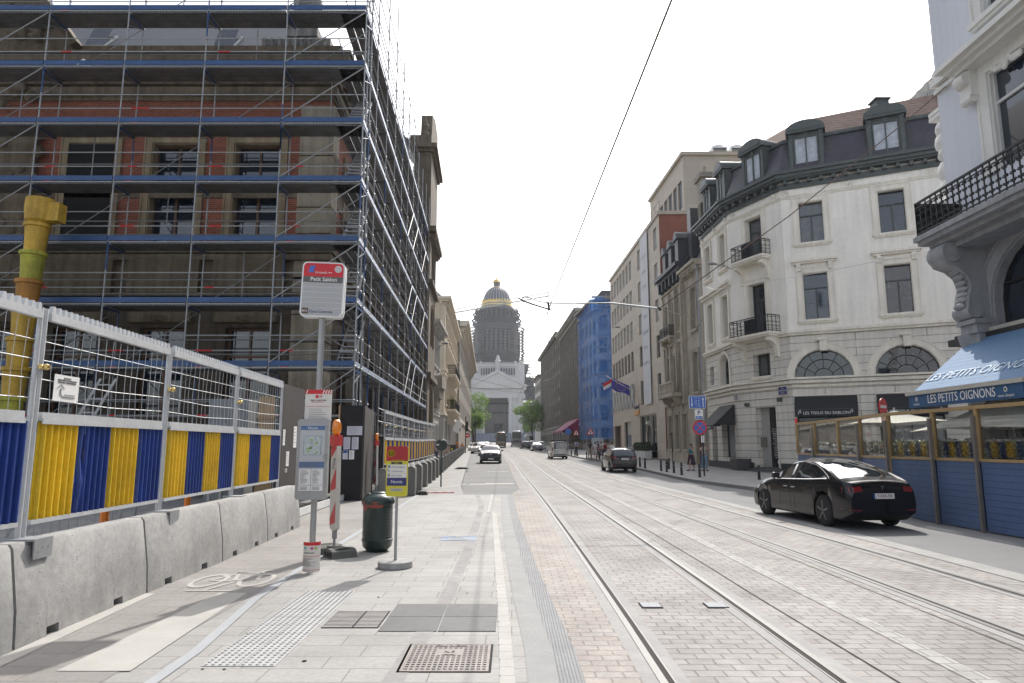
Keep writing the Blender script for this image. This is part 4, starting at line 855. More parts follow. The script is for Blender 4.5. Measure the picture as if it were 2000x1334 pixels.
for u in(1.5,4.6): dormer((W0[0]+u*math.cos(aa),W0[1]+u*math.sin(aa)),aa,1.1)
q=M()    # rosettes in the frieze
for P,Q,us in((W2,W3,(.3,3.9,8.1)),(W1,W2,(.5,4.3)),(W0,W1,(.4,3.2,5.5))):
    d=(Vector(Q)-Vector(P)).normalized(); n=Vector((d.y,-d.x))
    for u in us:
        c=Vector(P)+d*u+n*.02; Rm=Matrix.Translation((c.x,c.y,17.32))@Matrix.Rotation(math.atan2(d.y,d.x),4,'Z'); a=M(); a.lathe([(.2,-.03),(.2,-.09),(.13,-.09),(.11,-.05),(.06,-.10),(.01,-.13)],12,ax='y'); q.add(a,Rm)
B.part(q,'rosette',WTR,0,0)
dB=Vector((W2[0]-W1[0],W2[1]-W1[1])).normalized()
pt=lambda u:(W1[0]+dB.x*u,W1[1]+dB.y*u)
balcony(B,pt(1.0),pt(3.75),13.72,.75,1.0,sm=WTR,cons=2); balcony(B,pt(.75),pt(4.2),8.66,.95,1.05,sm=WTR,cons=2)
q=M()     # dark canvas screens inside the balcony railings
for z,u0,u1,pr_ in((13.75,1.9,2.9,.70),(8.7,2.1,3.2,.9)):
    a,b=pt(u0),pt(u1); n=Vector((dB.y,-dB.x))*pr_; q.face([(a[0]+n.x,a[1]+n.y,z),(b[0]+n.x,b[1]+n.y,z),(b[0]+n.x,b[1]+n.y,z+.95),(a[0]+n.x,a[1]+n.y,z+.95)])
B.part(q,'balcony_screen',mat('dark_canvas',(.02,.022,.03),.8,0,.2,4.),0,0)
# shop front parts: door with lettering, letter box, dark base, steps
def onB(u,out,z): n=Vector((dB.y,-dB.x)); return B.rel(W1[0]+dB.x*u+n.x*out,W1[1]+dB.y*u+n.y*out,z)
q=M(); q.box(-.9,.0,0,.9,.05,3.75,1); q.box(-.1,-.04,0,.85,.0,3.7,0); o=q.build('shop_door',[mat('shop_door_dark',(.02,.02,.024),.25,0,.2,3.,spec=.8),mat('door_side_grey',(.42,.41,.39),.7,0,.08,2.)],B.r,onB(2.55,-.45,.35),ab)
for i,s in enumerate(('LES TISSUS','DU SABLON','RIDEAUX','STORES','VOILAGES','TISSUS','COUSSINS','TAPIS','PAPIERS','PEINTS','CONSEIL','ATELIER','DECO')):
    text(s,.12,PAPER,o,(.38,-.05,2.35-.145*i),ext=.001)
q=M(); q.box(.4,-.05,.25,.52,-.045,.42); q.build('door_sticker',PAPER,o)
q=M(); q.box(-.5,-.2,0,.1,-.02,.62); q.build('letter_box',mat('box_grey',(.25,.24,.21),.5,.2,.15,4.),o,(-.55,.05,1.25))
q=M(); q.box(-1.3,-.9,0,1.2,-.02,.12); q.box(-1.1,-.6,.12,1.1,-.02,.24); q.box(-.95,-.3,.24,1.,.48,.35); q.build('door_step',DARKSL,B.r,onB(2.55,0,.0),ab)
q=band([W0,W1,pt(1.35)],0,.62,.10); band([pt(3.7),W2,(W2[0]+.3,W2[1]-.15)],0,.62,.10,mb=q); B.part(M().cbox((15.0,45.35,.42),(1.0,1.5,.85)),'corner_block',mat('dark_granite',(.045,.045,.048),.5,0,.2,4.),0,0); B.part(q,'dark_plinth',mat('dark_granite',(.045,.045,.048),.5,0,.2,4.),0,0)
def plate(par,loc,ang,w,h,bg,lines,size,fg=PAPER,name='street_name_plate'):
    q=M(); q.box(-w/2,-.03,-h/2,w/2,0,h/2); q.box(-w/2+.02,-.036,-h/2+.02,w/2-.02,-.03,h/2-.02,1); o=q.build(name,[PAPER,bg],par,loc,ang)
    for i,s in enumerate(lines): text(s,size[i] if isinstance(size,(list,tuple)) else size,fg,o,(0,-.04,(len(lines)/2-.5-i)*h*.85/len(lines)),ext=.001)
    return o
NAVY=mat('enamel_navy',(.03,.035,.16),.3,0,.1,4.)
plate(B.r,onB(4.25,.13,5.0),ab,.72,.5,NAVY,['RUE','CAPPON','STRAAT'],[.1,.15,.1]); plate(B.r,onB(.15,.16,4.86),aa,.6,.42,mat('enamel_grey',(.12,.13,.14),.3),['RUE','DE LA','REGENCE'],.1)
q=M(); q.box(-.1,-.25,0,.1,0,.25); q.build('wall_lamp',WGR,B.r,onB(3.95,.03,4.35),ab); q=M(); q.box(-.1,-.25,0,.1,0,.22); q.build('wall_lamp',WGR,B.r,onB(1.1,.03,4.2),ab)
# awnings on the shop windows (dark canvas)
AWN=mat('awning_black',(.022,.022,.025),.75,0,.15,4.,.1)
def awning(name,label,P,ang,W,z1,z0,pro,val,m,txt=None,tm=None,ts=.2,vm=None):
    t=thing(name,label,'awning',(P[0],P[1],z0),ang); h=z1-z0; q=M(); q.prism([(0,h),(-pro,0),(-pro-.02,-.03),(0,h-.05)],0,W,'yz'); q.build('canvas',m,t)
    q=M(); q.prism([(0,h-.05),(-pro,0),(0,0)],-.012,0,'yz'); q.prism([(0,h-.05),(-pro,0),(0,0)],W,W+.012,'yz')
    if val<.5: q.build('side_flap',m,t)
    q=M(); q.box(0,-pro-.03,-val,W,-pro,0); v=q.build('valance',vm or m,t)
    q=M(); q.beam((.05,0,h*.3),(.05,-pro,0),.03,.03); q.beam((W-.05,0,h*.3),(W-.05,-pro,0),.03,.03); q.beam((0,-pro,-.0),(W,-pro,0),.05,.05); q.build('folding_arm',WGR,t)
    if txt: text(txt,ts,tm or PAPER,v,(W/2,-pro-.036,-val*.5),ext=.002)
    return t
for u,l in((.0,'black awning lettered in white over the shop window nearest the doorway'),(4.35,'black awning lettered in white over the shop window behind the red round sign')):
    P=(W2[0]+(u+.1)*math.cos(th)+.03*math.sin(th),W2[1]+(u+.1)*math.sin(th)-.03*math.cos(th)); tt=awning('shop_awning',l,P,th,3.35,4.58,3.78,.55,.42,AWN,'LES TISSUS DU SABLON',ts=.235)
    v=[c for c in tt.children if c.name.startswith('valance')][0]
    for x in(.3,3.05): text('S',.26,PAPER,v,(x,-.6,-.12),ext=.001); text('f',.24,PAPER,v,(x-.1,-.6,-.2),ext=.001)
P=(W0[0]+2.7*math.cos(aa)+.0,W0[1]+2.7*math.sin(aa)); awning('shop_awning','black sloping awning over the side shop window on the avenue',(P[0]-.03,P[1]),aa,2.9,4.45,3.05,1.5,.30,AWN,'LES TISSUS DU SABLON',ts=.18)
# ---------------------------------------------------------------- ornate houses with slate dormers
ORN=mat('ornate_sandstone',(.50,.44,.35),.85,0,.2,.9,.35,streak=.3); ORD_=mat('dark_slate_wood',(.05,.052,.062),.55,0,.2,3.)
Pa,Pb,Pc=(14.25,63.2),(14.55,56.0),(14.75,51.7)
B=Bld('ornate_town_house','sandstone town house with stone balcony, iron balcony and slate dormers',14.55,56.,T(58),group=None); z=T(58)
B.seg(Pa,Pb,0,16.4,[dict(x=x,z=zz,w=.95,h=h) for x in(1.3,3.55,5.8) for zz,h in((1.1,3.0),(6.1,3.2),(11.2,2.9))],ORN,D=10,rev=.32,sur=.2,sm=ORN,sill=1)
pl=[Pa,Pb]; q=cornice(pl,0,[(.0,.9,.1),(4.9,.3,.2),(10.2,.25,.2),(15.2,.2,.15)]); 
for x in(2.45,4.7,.2,6.9): q.prism([(63.2-x-.16,5),(63.2-x+.16,5),(63.2-x+.16,15),(63.2-x-.16,15)],14.12,14.7,'yz')
B.part(q,'pilaster_and_course',ORN,0,0)
B.part(cornice(pl,0,[(16.3,.25,.5),(16.55,.3,.8)],dent=(15.4,.9,.55,1.1,.2)),'cornice',ORD_,0,0)
a=(14.3,62.1); b=(14.45,58.9); balcony(B,a,b,10.95,.7,.95,sm=ORN,cons=2,nn=12)
o=B.part(M().box(0,-1.1,-.3,4.4,.02,0).box(0,-1.1,.85,4.4,-.9,1.0).box(0,-1.05,0,.2,-.9,.85).box(4.2,-1.05,0,4.4,-.9,.85).box(2.1,-1.05,0,2.3,-.9,.85),'stone_balcony',ORN,14.33,61.6,math.atan2(-5,.2)); o.location.z+=5.85
q=M()
for i in range(14): q.lathe([(.05,0),(.1,.2),(.05,.5),(.09,.85)],6,(.35+i*.28,-.98,0))
for x in(.5,3.9): q.prism([(0,-.3),(-1.,-.3),(-.8,-.7),(-.3,-1.0),(0,-1.6)],x-.15,x+.15,'yz')
q.build('baluster',ORN,o)
q=M(); q.face([(14.4,63.2,16.9),(14.7,56,16.9),(16.3,56,19.6),(16.0,63.2,19.6)]); q.face([(14.7,56,16.9),(16.3,56,19.6),(20,56,19.6),(20,56,16.9)]); B.part(q,'mansard_roof',ORD_,0,0,recalc=False)
for y in(62,59.6,57.1):
    q=M(); q.box(14.2,y-.55,16.8,15.8,y+.55,19.0); q.prism([(y-.75,19.0),(y+.75,19.0),(y+.4,19.5),(y,19.75),(y-.4,19.5)],14.05,15.9,'yz'); o=B.part(q,'dormer',ORD_,0,0); fr,out=winproto(.75,1.7,0,'m',WGR,GLASS,0,None,.2,0); f=put(fr,'window',o,B.rel(14.17,y,17.0) if False else (14.15-B.o[0],y-B.o[1],17.05),-PI/2); put(out[0][1],'glass',f)
B=Bld('brown_town_house','brown stone house with drainpipe between ornate house and white corner building',14.75,51.7,T(53))
B.seg(Pb,Pc,0,15.9,[dict(x=2.1,z=zz,w=1.3,h=h,fm=WWH,gm=GLASSB if zz>2 else GLASS) for zz,h in((5.7,3.2),(10.7,3.5))]+[dict(x=2.1,z=0,w=1.7,h=4.2,a=.8,k='open')],ORN,D=10,rev=.35,sur=.22,sm=ORN,sill=1)
q=M(); q.box(-.85,0,0,.85,.1,4.2); q.box(-.8,-.04,.1,-.03,0,3.4); q.box(.03,-.04,.1,.8,0,3.4); q.build('door',mat('red_brown_door',(.12,.045,.03),.5,0,.2,4.),B.r,B.rel(14.55+.35+.1*2.1/4.3,53.9),math.atan2(-4.3,.2))
B.part(cornice([Pb,Pc],0,[(4.8,.25,.15),(15.2,.25,.15),(15.5,.2,.5),(15.7,.25,.7)],dent=(15.2,.3,.5,.5,.15)),'cornice',ORN,0,0)
q=M(); q.tube([(14.35,51.9,16),(14.45,51.9,14.5),(14.5,51.9,5.2),(14.62,51.95,4.6),(14.62,51.95,0)],.075,8); B.part(q,'drainpipe',STEELD,0,0)
q=M(); q.face([(14.75,56,16),(14.95,51.7,16),(17,51.7,19.6),(17,56,19.6)]); q.box(15,55.2,16,20,56.3,21.3); B.part(q,'slate_roof',SLATE,0,0,recalc=False)
q=M(); q.box(15.5,53.2,18.6,18.6,54.6,23.2); q.box(15.3,53.,23.2,18.8,54.8,23.6); 
for x in(16,17,18): q.lathe([(.16,23.6),(.14,24.4)],8,(x,53.9,0))
B.part(q,'chimney_stack',mat('old_render',(.33,.30,.25),.9,0,.3,1.5,.5),0,0)
q=M(); q.box(14.9,51.7,16,20,52.4,20.5); B.part(q,'party_wall',mat('rubble_stone',(.24,.21,.16),.9,0,.3,3.,.6,kind='brickxz',bw=.35,bh=.2,ms=.02,mo=(.10,.09,.07)),0,0)
# ---------------------------------------------------------------- beige office block
BEI=mat('beige_stone_cladding',(.50,.43,.35),.7,0,.07,.5,.1,kind='brickxz',bw=1.5,bh=.75,ms=.008,mo=(.30,.26,.21),c2=(.44,.38,.31),off=0)
Pa,Pb=(13.4,91.),(14.15,63.3); B=Bld('beige_office','beige stone clad office block with rows of white framed windows',13.4,91.,T(75)); W=math.hypot(.75,27.7)
rows=[(20.3,2.1),(16.7,2.1),(13.1,2.1),(9.6,2.1),(5.5,2.5)]
ws=[]
for ri,(zz,h) in enumerate(rows):
    for i in range(7): ws.append(dict(x=1.5+2.0*i,z=zz,w=1.42,h=h+.15,k='x' if ri==4 else 'o',gm=GLASSB if ri<3 else GLASS,fm=WWH if ri<3 or ri==4 else WAN))
    for x in(18.2,25.9): ws.append(dict(x=x,z=zz,w=1.35,h=h+.1,k='o',gm=GLASSB if ri<3 else GLASS,fm=WWH if ri<3 else WAN))
ws+=[dict(x=3.2,z=0,w=4.8,h=3.7,k='open'),dict(x=9.8,z=0,w=4.2,h=4.0,k='open'),dict(x=20.5,z=.0,w=7.6,h=4.4,k='open')]
B.seg(Pa,Pb,0,23.6,ws,BEI,rev=.22)
B.seg((26,90.9),Pa,0,23.6,[],BEI) ; B.seg((27,63.3),(14.15,63.3),0,23.6,[],BEI) if False else None
q=M(); q.face([(14.15,63.3,15.5),(27,63.3,15.5),(27,63.3,23.3),(14.15,63.3,23.3)]); q.face([(14.15,63.3,0),(27,63.3,0),(27,63.3,15.5),(14.15,63.3,15.5)]); B.part(q,'brick_side_wall',RBRICK,0,0,recalc=False)
q=M(); q.face([(13.4,91,23.6),(14.15,63.3,23.6),(27,63.3,23.6),(27,91,23.6)]); B.part(q,'flat_roof',GRND,0,0,recalc=False)
B.part(cornice([(26,91.05),Pa,Pb,(27,63.25)],0,[(23.3,.36,.14)]),'parapet',BEI,0,0)
q=M(); ang=math.atan2(-27.7,.75)
for i in range(17): x=.3+i*1.7; q.tube([(x,.15,23.66),(x,.15,24.75)],.02,4)
for z in(23.4,24.75): q.tube([(.3,.15,z),(27.6,.15,z)],.022,4)
B.part(q,'roof_railing',mat('rust_rail',(.20,.09,.07),.6,0,.15,4.),13.4,91,ang)
# set back upper storeys
q=M(); U0,U1,U2=(16.35,77.5),(16.95,64.2),(26,64.2)
B.seg(U0,U1,23.6,29.9,[dict(x=1.4+1.75*i,z=24.6,w=1.35,h=2.9,k='m',gm=GLASSB,fm=WAN) for i in range(7)],BEI,rev=.2,name='upper_wall'); B.seg(U1,U2,23.6,29.9,[],BEI,name='upper_wall'); B.seg((30,77.5),U0,23.6,29.9,[],BEI,name='upper_wall')
B.part(cornice([U0,U1,U2],0,[(29.7,.35,.25)]),'upper_parapet',BEI,0,0)
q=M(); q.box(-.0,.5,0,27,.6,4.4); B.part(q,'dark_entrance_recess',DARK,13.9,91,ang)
def onb(u,out,z): d=Vector((.75,-27.7)).normalized(); n=Vector((d.y,-d.x)); return B.rel(13.4+d.x*u+n.x*out,91+d.y*u+n.y*out,z)
q=M(); q.box(0,.0,0,2.,.06,3.5); q.build('red_door_panel',mat('dull_red',(.25,.055,.05),.5,0,.15,3.),B.r,onb(3.4,-.3,0),ang)
q=M(); q.box(-1.9,0,0,2.1,.06,4.0); q.build('entrance_panel',mat('pale_grey_panel',(.45,.45,.42),.5,0,.08,2.),B.r,onb(9.8,-.35,0),ang)
q=M(); q.box(-1.,-.05,.8,.9,0,2.5); o=q.build('blue_sign_board',mat('sign_blue_grey',(.03,.06,.13),.4,0,.1,4.),B.r,onb(9.9,-.26,0),ang)
for i in range(5): text(('EMBASSY OF','THE REPUBLIC','OF CROATIA','AMBASSADE','DE CROATIE')[i] if False else ('OPEN HOURS','MON - FRI','9.00 - 12.30','','')[i] if False else '',.2,PAPER,o,(0,0,0)) if False else None
q=M(); q.box(-3.7,0,.6,3.7,.05,4.3); o=q.build('shop_window',GLASS,B.r,onb(20.5,-.3,0),ang); q=M()
for x in(-3.7,-1.2,1.3,3.65): q.box(x-.05,-.06,.6,x+.05,0,4.3)
q.build('shop_window_frame',WGR,o); q=M(); q.lathe([(1.5,0),(1.5,-.05),(1.1,-.05),(1.1,0)],28,(-.6,-.0,2.3),ax='y'); q.build('round_emblem',mat('emblem_grey',(.25,.22,.2),.5,0,.1,3.),o)
q=M(); q.box(0,-.06,0,2.2,0,.95); q.box(0,-.12,-.45,2.2,-.02,0.0,1); o=q.build('shop_sign',[BEI,mat('sign_orange',(.62,.27,.05),.5,0,.1,3.)],B.r,onb(14.5,.02,5.0),ang); text('Standard',.62,mat('sign_navy',(.015,.02,.07),.4),o,(1.1,-.09,.42),ext=.03)
t=thing('vertical_banner','tall white banner with faint grey lettering hung on the beige office','banner',(onb(19.6,.12,5.0)[0]+13.4,91+onb(19.6,.12,5)[1],T(75)+5.4),ang); q=M(); q.box(0,-.02,0,3.4,0,17.8); q.build('banner_cloth',mat('banner_white',(.55,.55,.56),.8,0,.05,.6),t); 
for i,s in enumerate(('brussels','school','of arts','','Ouvert','inscriptions','rentree','academie')): 
    if s: text(s,.62,mat('banner_grey',(.33,.34,.36),.8),t,(1.7,-.03,15.5-1.6*i),ext=.001)
t=thing('rooftop_cooler','pair of white rooftop cooling units above the beige upper storey','cooling unit',(20.6,66.5,29.95)); q=M()
for x in(0,1.9):
    q=M(); q.box(x,0,0,x+1.6,1.6,2.2); q.lathe([(.65,2.2),(.65,2.5),(.5,2.55)],14,(x+.8,.8,0)); o=q.build('unit_body',WHITE,t); q=M()
    for i in range(7): q.box(x+.15,-.03,.98+i*.16,x+1.45,0,1.08+i*.16)
    q.build('louvre',DARK,o)
t=thing('parapet_hedge','dark planters with clipped green shrubs at the shop window','planter row',(12.9,72.6,T(72))); q=M()
for i in range(5): q.box(0,-i*1.35,0,.7,-i*1.35+1.1,.75)
q.build('planter',mat('planter_white',(.6,.6,.58),.6,0,.08,3.),t); q=M()
def leaves(q,c,rad,n,s,flat=1.,m=0,rr=None):
    rr=rr or rnd
    for i in range(n):
        while True:
            a=Vector((rr.uniform(-1,1),rr.uniform(-1,1),rr.uniform(-1,1)))
            if .15<a.length<1: break
        a=a*(1/a.length)*(a.length**.5); p=Vector((c[0]+a.x*rad[0],c[1]+a.y*rad[1],c[2]+a.z*rad[2])); nn=Vector((rr.gauss(0,1),rr.gauss(0,1),rr.gauss(.6,1))).normalized(); u=nn.orthogonal().normalized(); v=nn.cross(u); e=s*rr.uniform(.6,1.4)
        q.face([p-u*e*.5,p-v*e*.3,p+u*e*.5,p+v*e*.3],m if not callable(m) else m(a))
HL=mat('hedge_leaf',(.045,.08,.03),.6,0,.4,5.); 
for i in range(5): leaves(q,(.35,-i*1.35+.55,1.15),(.45,.68,.5),500,.16)
q.build('foliage',HL,t,recalc=False)
# ---------------------------------------------------------------- building under blue netting, long grey office
NET=bpy.data.materials.new('blue_netting'); NET.use_nodes=True; n=NET.node_tree.nodes; L=NET.node_tree.links; b=n['Principled BSDF']; b.inputs['Base Color'].default_value=(.06,.26,.80,1); b.inputs['Roughness'].default_value=.7
tcn=n.new('ShaderNodeTexCoord'); no=n.new('ShaderNodeTexNoise'); no.inputs['Scale'].default_value=.45; no.inputs['Detail'].default_value=5; L.new(tcn.outputs['Object'],no.inputs['Vector']); mr=n.new('ShaderNodeMapRange'); mr.inputs[1].default_value=.3; mr.inputs[2].default_value=.7; mr.inputs[3].default_value=.36; mr.inputs[4].default_value=.50; L.new(no.outputs['Fac'],mr.inputs[0]); L.new(mr.outputs[0],b.inputs['Alpha'])
tr=n.new('ShaderNodeBsdfTranslucent'); tr.inputs['Color'].default_value=(.10,.45,1.,1); ad=n.new('ShaderNodeMixShader'); tp=n.new('ShaderNodeBsdfTransparent'); mx=n.new('ShaderNodeMixShader'); b.inputs['Alpha'].default_value=1
for l in list(L): 
    if l.to_socket==b.inputs['Alpha']: L.remove(l)
ad.inputs[0].default_value=.45; L.new(b.outputs[0],ad.inputs[1]); L.new(tr.outputs[0],ad.inputs[2]); L.new(mr.outputs[0],mx.inputs[0]); L.new(tp.outputs[0],mx.inputs[1]); L.new(ad.outputs[0],mx.inputs[2]); L.new(mx.outputs[0],n['Material Output'].inputs['Surface'])
GO=mat('grey_office_stone',(.25,.225,.19),.8,0,.12,.5,.1,kind='brickxz',bw=1.8,bh=.9,ms=.01,mo=(.13,.12,.10)); GO2=mat('pale_office_stone',(.40,.385,.35),.75,0,.1,.6,.1)
B=Bld('netted_corner_building','office corner building wrapped in translucent blue scaffold netting',13.6,110.5,T(115)); g0=(12.9,125.6); g1=(14.3,112.6); g2=(16.2,110.8); g3=(30,110.8)
ww=lambda n_,s,w_: [dict(x=1.2+s*i,z=z,w=w_,h=2.5,k='c') for i in range(n_) for z in(1.2,4.9,8.6,12.3,16.,19.7)]
B.seg(g0,g1,0,24.5,ww(4,3.1,2.2),GO2,rev=.3); B.seg(g1,g2,0,24.5,ww(1,2.6,1.8),GO2,rev=.3); B.seg(g2,g3,0,24.5,ww(4,3.2,2.4),GO2,rev=.3)
B.part(cornice([g0,g1,g2,g3],0,[(23.4,.3,.8),(24.5,.4,1.4)]),'roof_edge',GO,0,0)
q=M(); npts=[(12.3,126.0),(13.0,109.6),(30,109.4)]
for (x0,y0),(x1,y1) in zip(npts,npts[1:]):
    n_=max(2,int(math.hypot(x1-x0,y1-y0)/2.2))
    for i in range(n_):
        for k in range(11):
            f0,f1=i/n_,(i+1)/n_; z0,z1=1.8+k*2.1,1.8+(k+1)*2.1; w_=lambda f,z:.12*math.sin(f*9+z)+.1*math.sin(z*2.2+f*20)
            def pp(f,z): 
                e=w_(f,z); return (x0+(x1-x0)*f+e*.6,y0+(y1-y0)*f+e*.6,z)
            q.face([pp(f0,z0),pp(f1,z0),pp(f1,z1),pp(f0,z1)])
B.part(q,'netting',NET,0,0,recalc=False,smooth=60)
q=M()
for x,y in((12.5,125.8),(12.75,121),(12.9,117),(13.1,113.2),(13.2,109.9),(15.5,109.8),(18,109.8),(20.4,109.8),(23,109.8)): q.tube([(x,y,0),(x,y,25.5)],.05,5)
for k in range(12): z=2+2.1*k; q.tube([(12.5,125.8,z),(13.2,109.9,z),(24,109.8,z)],.05,4); q.box(13.2,109.9,z-.12,24,110.7,z-.04)
B.part(q,'net_scaffold',STEELD,0,0)
def fg(y): return 12.9-.062*(y-125.6)
fg=lambda y: 12.9-(12.9-9.25)*(y-125.6)/(214-125.6)
for (ya,yb,h,lab,ins) in((160,214,26.6,'long grey stone office with a dark roofline beside the far trees',0),(125.7,159.8,26.,'grey stone office with ribbed windows, between the blue netting and long office',0)):
    B=Bld('grey_office',lab,fg(yb),yb,T((ya+yb)/2),group=None); Pa,Pb=(fg(yb),yb),(fg(ya),ya); L_=math.hypot(Pa[0]-Pb[0],ya-yb); n_=13
    B.seg(Pa,Pb,0,h,[dict(x=L_*(i+.5)/n_,z=z,w=L_/n_*.62,h=2.1,k='m',fm=WGR) for i in range(n_) for z in(.9,5.0,8.3,11.6,14.9,18.2,21.5)],GO,D=14,rev=.5)
    B.part(cornice([Pa,Pb],0,[(4.2,.35,.4),(h-1.,.3,.3),(h-.5,.25,1.),(h-.25,.4,1.3)]),'cornice',GO2 if ya<150 else GO,0,0)
    q=M()
    for i in range(n_+1):
        f=i/n_; x,y=Pa[0]+(Pb[0]-Pa[0])*f,Pa[1]+(Pb[1]-Pa[1])*f; q.box(x-.25,y-.3,4.5,x+.02,y+.3,h-1)
    B.part(q,'pilaster',GO,0,0)
    q=M(); q.face([(Pa[0]+1,Pa[1],h),(Pb[0]+1,Pb[1],h),(Pb[0]+4,Pb[1],h+3.4),(Pa[0]+4,Pa[1],h+3.4)]); q.face([(Pb[0]+1,Pb[1],h),(Pb[0]+12,Pb[1],h),(Pb[0]+12,Pb[1],h+3.4),(Pb[0]+4,Pb[1],h+3.4)]); B.part(q,'attic_roof',SLATE,0,0,recalc=False)
    if ya<150:
        q=M()
        for x in(-1.2,.6): q.tube([(Pb[0]+3+x,150,h+3),(Pb[0]+3+x,150,h+6)],.06,4)
        q.tube([(Pb[0]+1.8,150,h+5.8),(Pb[0]+3.6,150,h+5.8)],.06,4); q.tube([(Pb[0]+1.8,150,h+4.8),(Pb[0]+3.6,150,h+4.8)],.06,4); B.part(q,'roof_frame',WAN,0,0)
B=Bld('far_classical_house','pale classical house past the long grey office',9.,216,T(216)); B.seg((7.9,236),(9.0,216),0,22,[dict(x=1.6+2.8*i,z=z,w=1.3,h=2.4,k='m') for i in range(7) for z in(5,9,13,17)],GO2,D=12,rev=.3,sur=.2); B.part(cornice([(7.9,236),(9,216),(12,216)],0,[(21,.4,.5),(21.6,.4,1.)]),'cornice',GO,0,0)
t=awning('restaurant_awning','long maroon awning projecting over the pavement by the grey office',(fg(146),146),math.atan2(-1,.041),18,7.0,4.6,3.4,.35,mat('awning_maroon',(.26,.02,.09),.7,0,.15,3.)); t.location.z+=T(138)-1.3
q=M(); 
for u in(.3,6,12,17.6): q.tube([(u,-3.2,-4.6+1.3),(u,-3.2,0)],.05,6)
q.build('awning_post',WAN,t)
# ---------------------------------------------------------------- near right: grey-white mansion with big balcony
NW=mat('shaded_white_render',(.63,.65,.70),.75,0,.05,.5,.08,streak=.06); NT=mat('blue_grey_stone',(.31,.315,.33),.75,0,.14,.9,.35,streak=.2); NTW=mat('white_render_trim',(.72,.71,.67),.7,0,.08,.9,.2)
B=Bld('balcony_mansion','near grey-white mansion with ornate iron balcony on scrolled consoles',12.6,18.9); Pa,Pb=(12.6,18.9),(12.6,-3.)
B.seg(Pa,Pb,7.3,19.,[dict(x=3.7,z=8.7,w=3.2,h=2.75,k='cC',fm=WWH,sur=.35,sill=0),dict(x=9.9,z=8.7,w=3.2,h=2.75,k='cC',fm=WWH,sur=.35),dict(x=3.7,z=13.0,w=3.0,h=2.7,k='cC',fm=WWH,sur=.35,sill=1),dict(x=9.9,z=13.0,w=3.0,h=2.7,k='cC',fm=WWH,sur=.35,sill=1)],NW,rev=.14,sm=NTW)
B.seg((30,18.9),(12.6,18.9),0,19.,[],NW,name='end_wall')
B.seg(Pa,Pb,4.0,7.3,[dict(x=3.55,z=4.75,w=4.3,h=2.25,a=1.5,k='g',fm=BLACK,sur=.34),dict(x=9.9,z=4.75,w=4.3,h=2.25,a=1.5,k='g',fm=BLACK,sur=.34)],NT,rev=.28,sm=NT,name='arcade_wall')
B.seg(Pa,Pb,0,4.0,[dict(x=3.4,z=.5,w=4.6,h=3.2,k='m',fm=BLACK),dict(x=9.6,z=.5,w=5.,h=3.2,k='m',fm=BLACK)],mat('shop_black',(.03,.035,.045),.5,0,.15,2.),rev=.4,name='shop_front')
B.part(cornice([(13.,18.9),Pa,Pb],0,[(4.0,.25,.16),(4.45,.18,.24),(4.63,.10,.12)]),'shop_cornice',BLACK,0,0)
B.part(cornice([Pa,Pb],0,[(11.95,.12,.1),(12.15,.22,.2),(12.5,.10,.12)]),'string_course',NTW,0,0)
q=M()   # entablature with hood and carving above the big window
for c in(15.2,9.0):
    q.box(12.15,c-2.3,11.72,12.6,c+2.3,11.84); q.box(12.0,c-2.5,11.84,12.6,c+2.5,11.95); q.box(11.85,c-2.65,11.95,12.6,c+2.65,12.1)
    for s in(-1,1):
        y=c+s*2.1; q.box(12.3,y-.22,11.0,12.6,y+.22,11.72); q.lathe([(.2,-.2),(.2,.2)],10,(12.3,y,11.5),ax='y'); q.lathe([(.13,-.2),(.13,.2)],10,(12.4,y,10.95),ax='y')
    for i in range(40): q.lathe([(.02,0),(.09,.02),(.11,.06),(.03,.1)],6,(12.52,c+rnd.uniform(-1.5,1.5),rnd.uniform(11.25,11.65)),ax='x')
B.part(q,'window_entablature',NTW,0,0,smooth=40)
o=balcony(B,(12.6,18.35),(12.6,4.),7.42,1.3,.95,sm=NT,cons=0,nn=62,rows=(.2,.42,.62,.82),sr=.018)
q=M()    # heavy slab mouldings below the balcony
q.box(11.5,4.,7.05,12.6,18.2,7.16); q.box(11.75,4.,6.9,12.6,18.05,7.05); B.part(q,'slab_moulding',NT,0,0)
def bigconsole(y):
    q=M(); pf=[(12.6,7.05),(11.55,7.05),(11.42,6.9),(11.4,6.65),(11.52,6.45),(11.8,6.35),(12.02,6.15),(12.1,5.85),(12.02,5.6),(11.98,5.35),(12.1,5.1),(12.35,5.0),(12.6,4.95)]
    q.prism(pf,y-.3,y+.3,'xz'); q.lathe([(.27,-.36),(.30,-.3),(.30,.3),(.27,.36)],18,(11.66,y,6.78),ax='y'); q.lathe([(.12,-.4),(.12,.4)],12,(11.66,y,6.78),ax='y')
    q.lathe([(.2,-.34),(.2,.34)],14,(12.12,y,5.2),ax='y')
    for k in range(7): f=k/6; x=11.9+.16*math.sin(f*3); z=6.3-f*.95; q.lathe([(.03,-.22),(.09,-.1),(.1,0),(.09,.1),(.03,.22)],7,(x,y,z),ax='y')
    for s in(-1,1):
        P_=[(11.66+.22*(1-k/16)*math.cos(k/12*4*PI),y+s*.33,6.78+.22*(1-k/16)*math.sin(k/12*4*PI)) for k in range(15)]; q.tube(P_,.028,5)
    return q
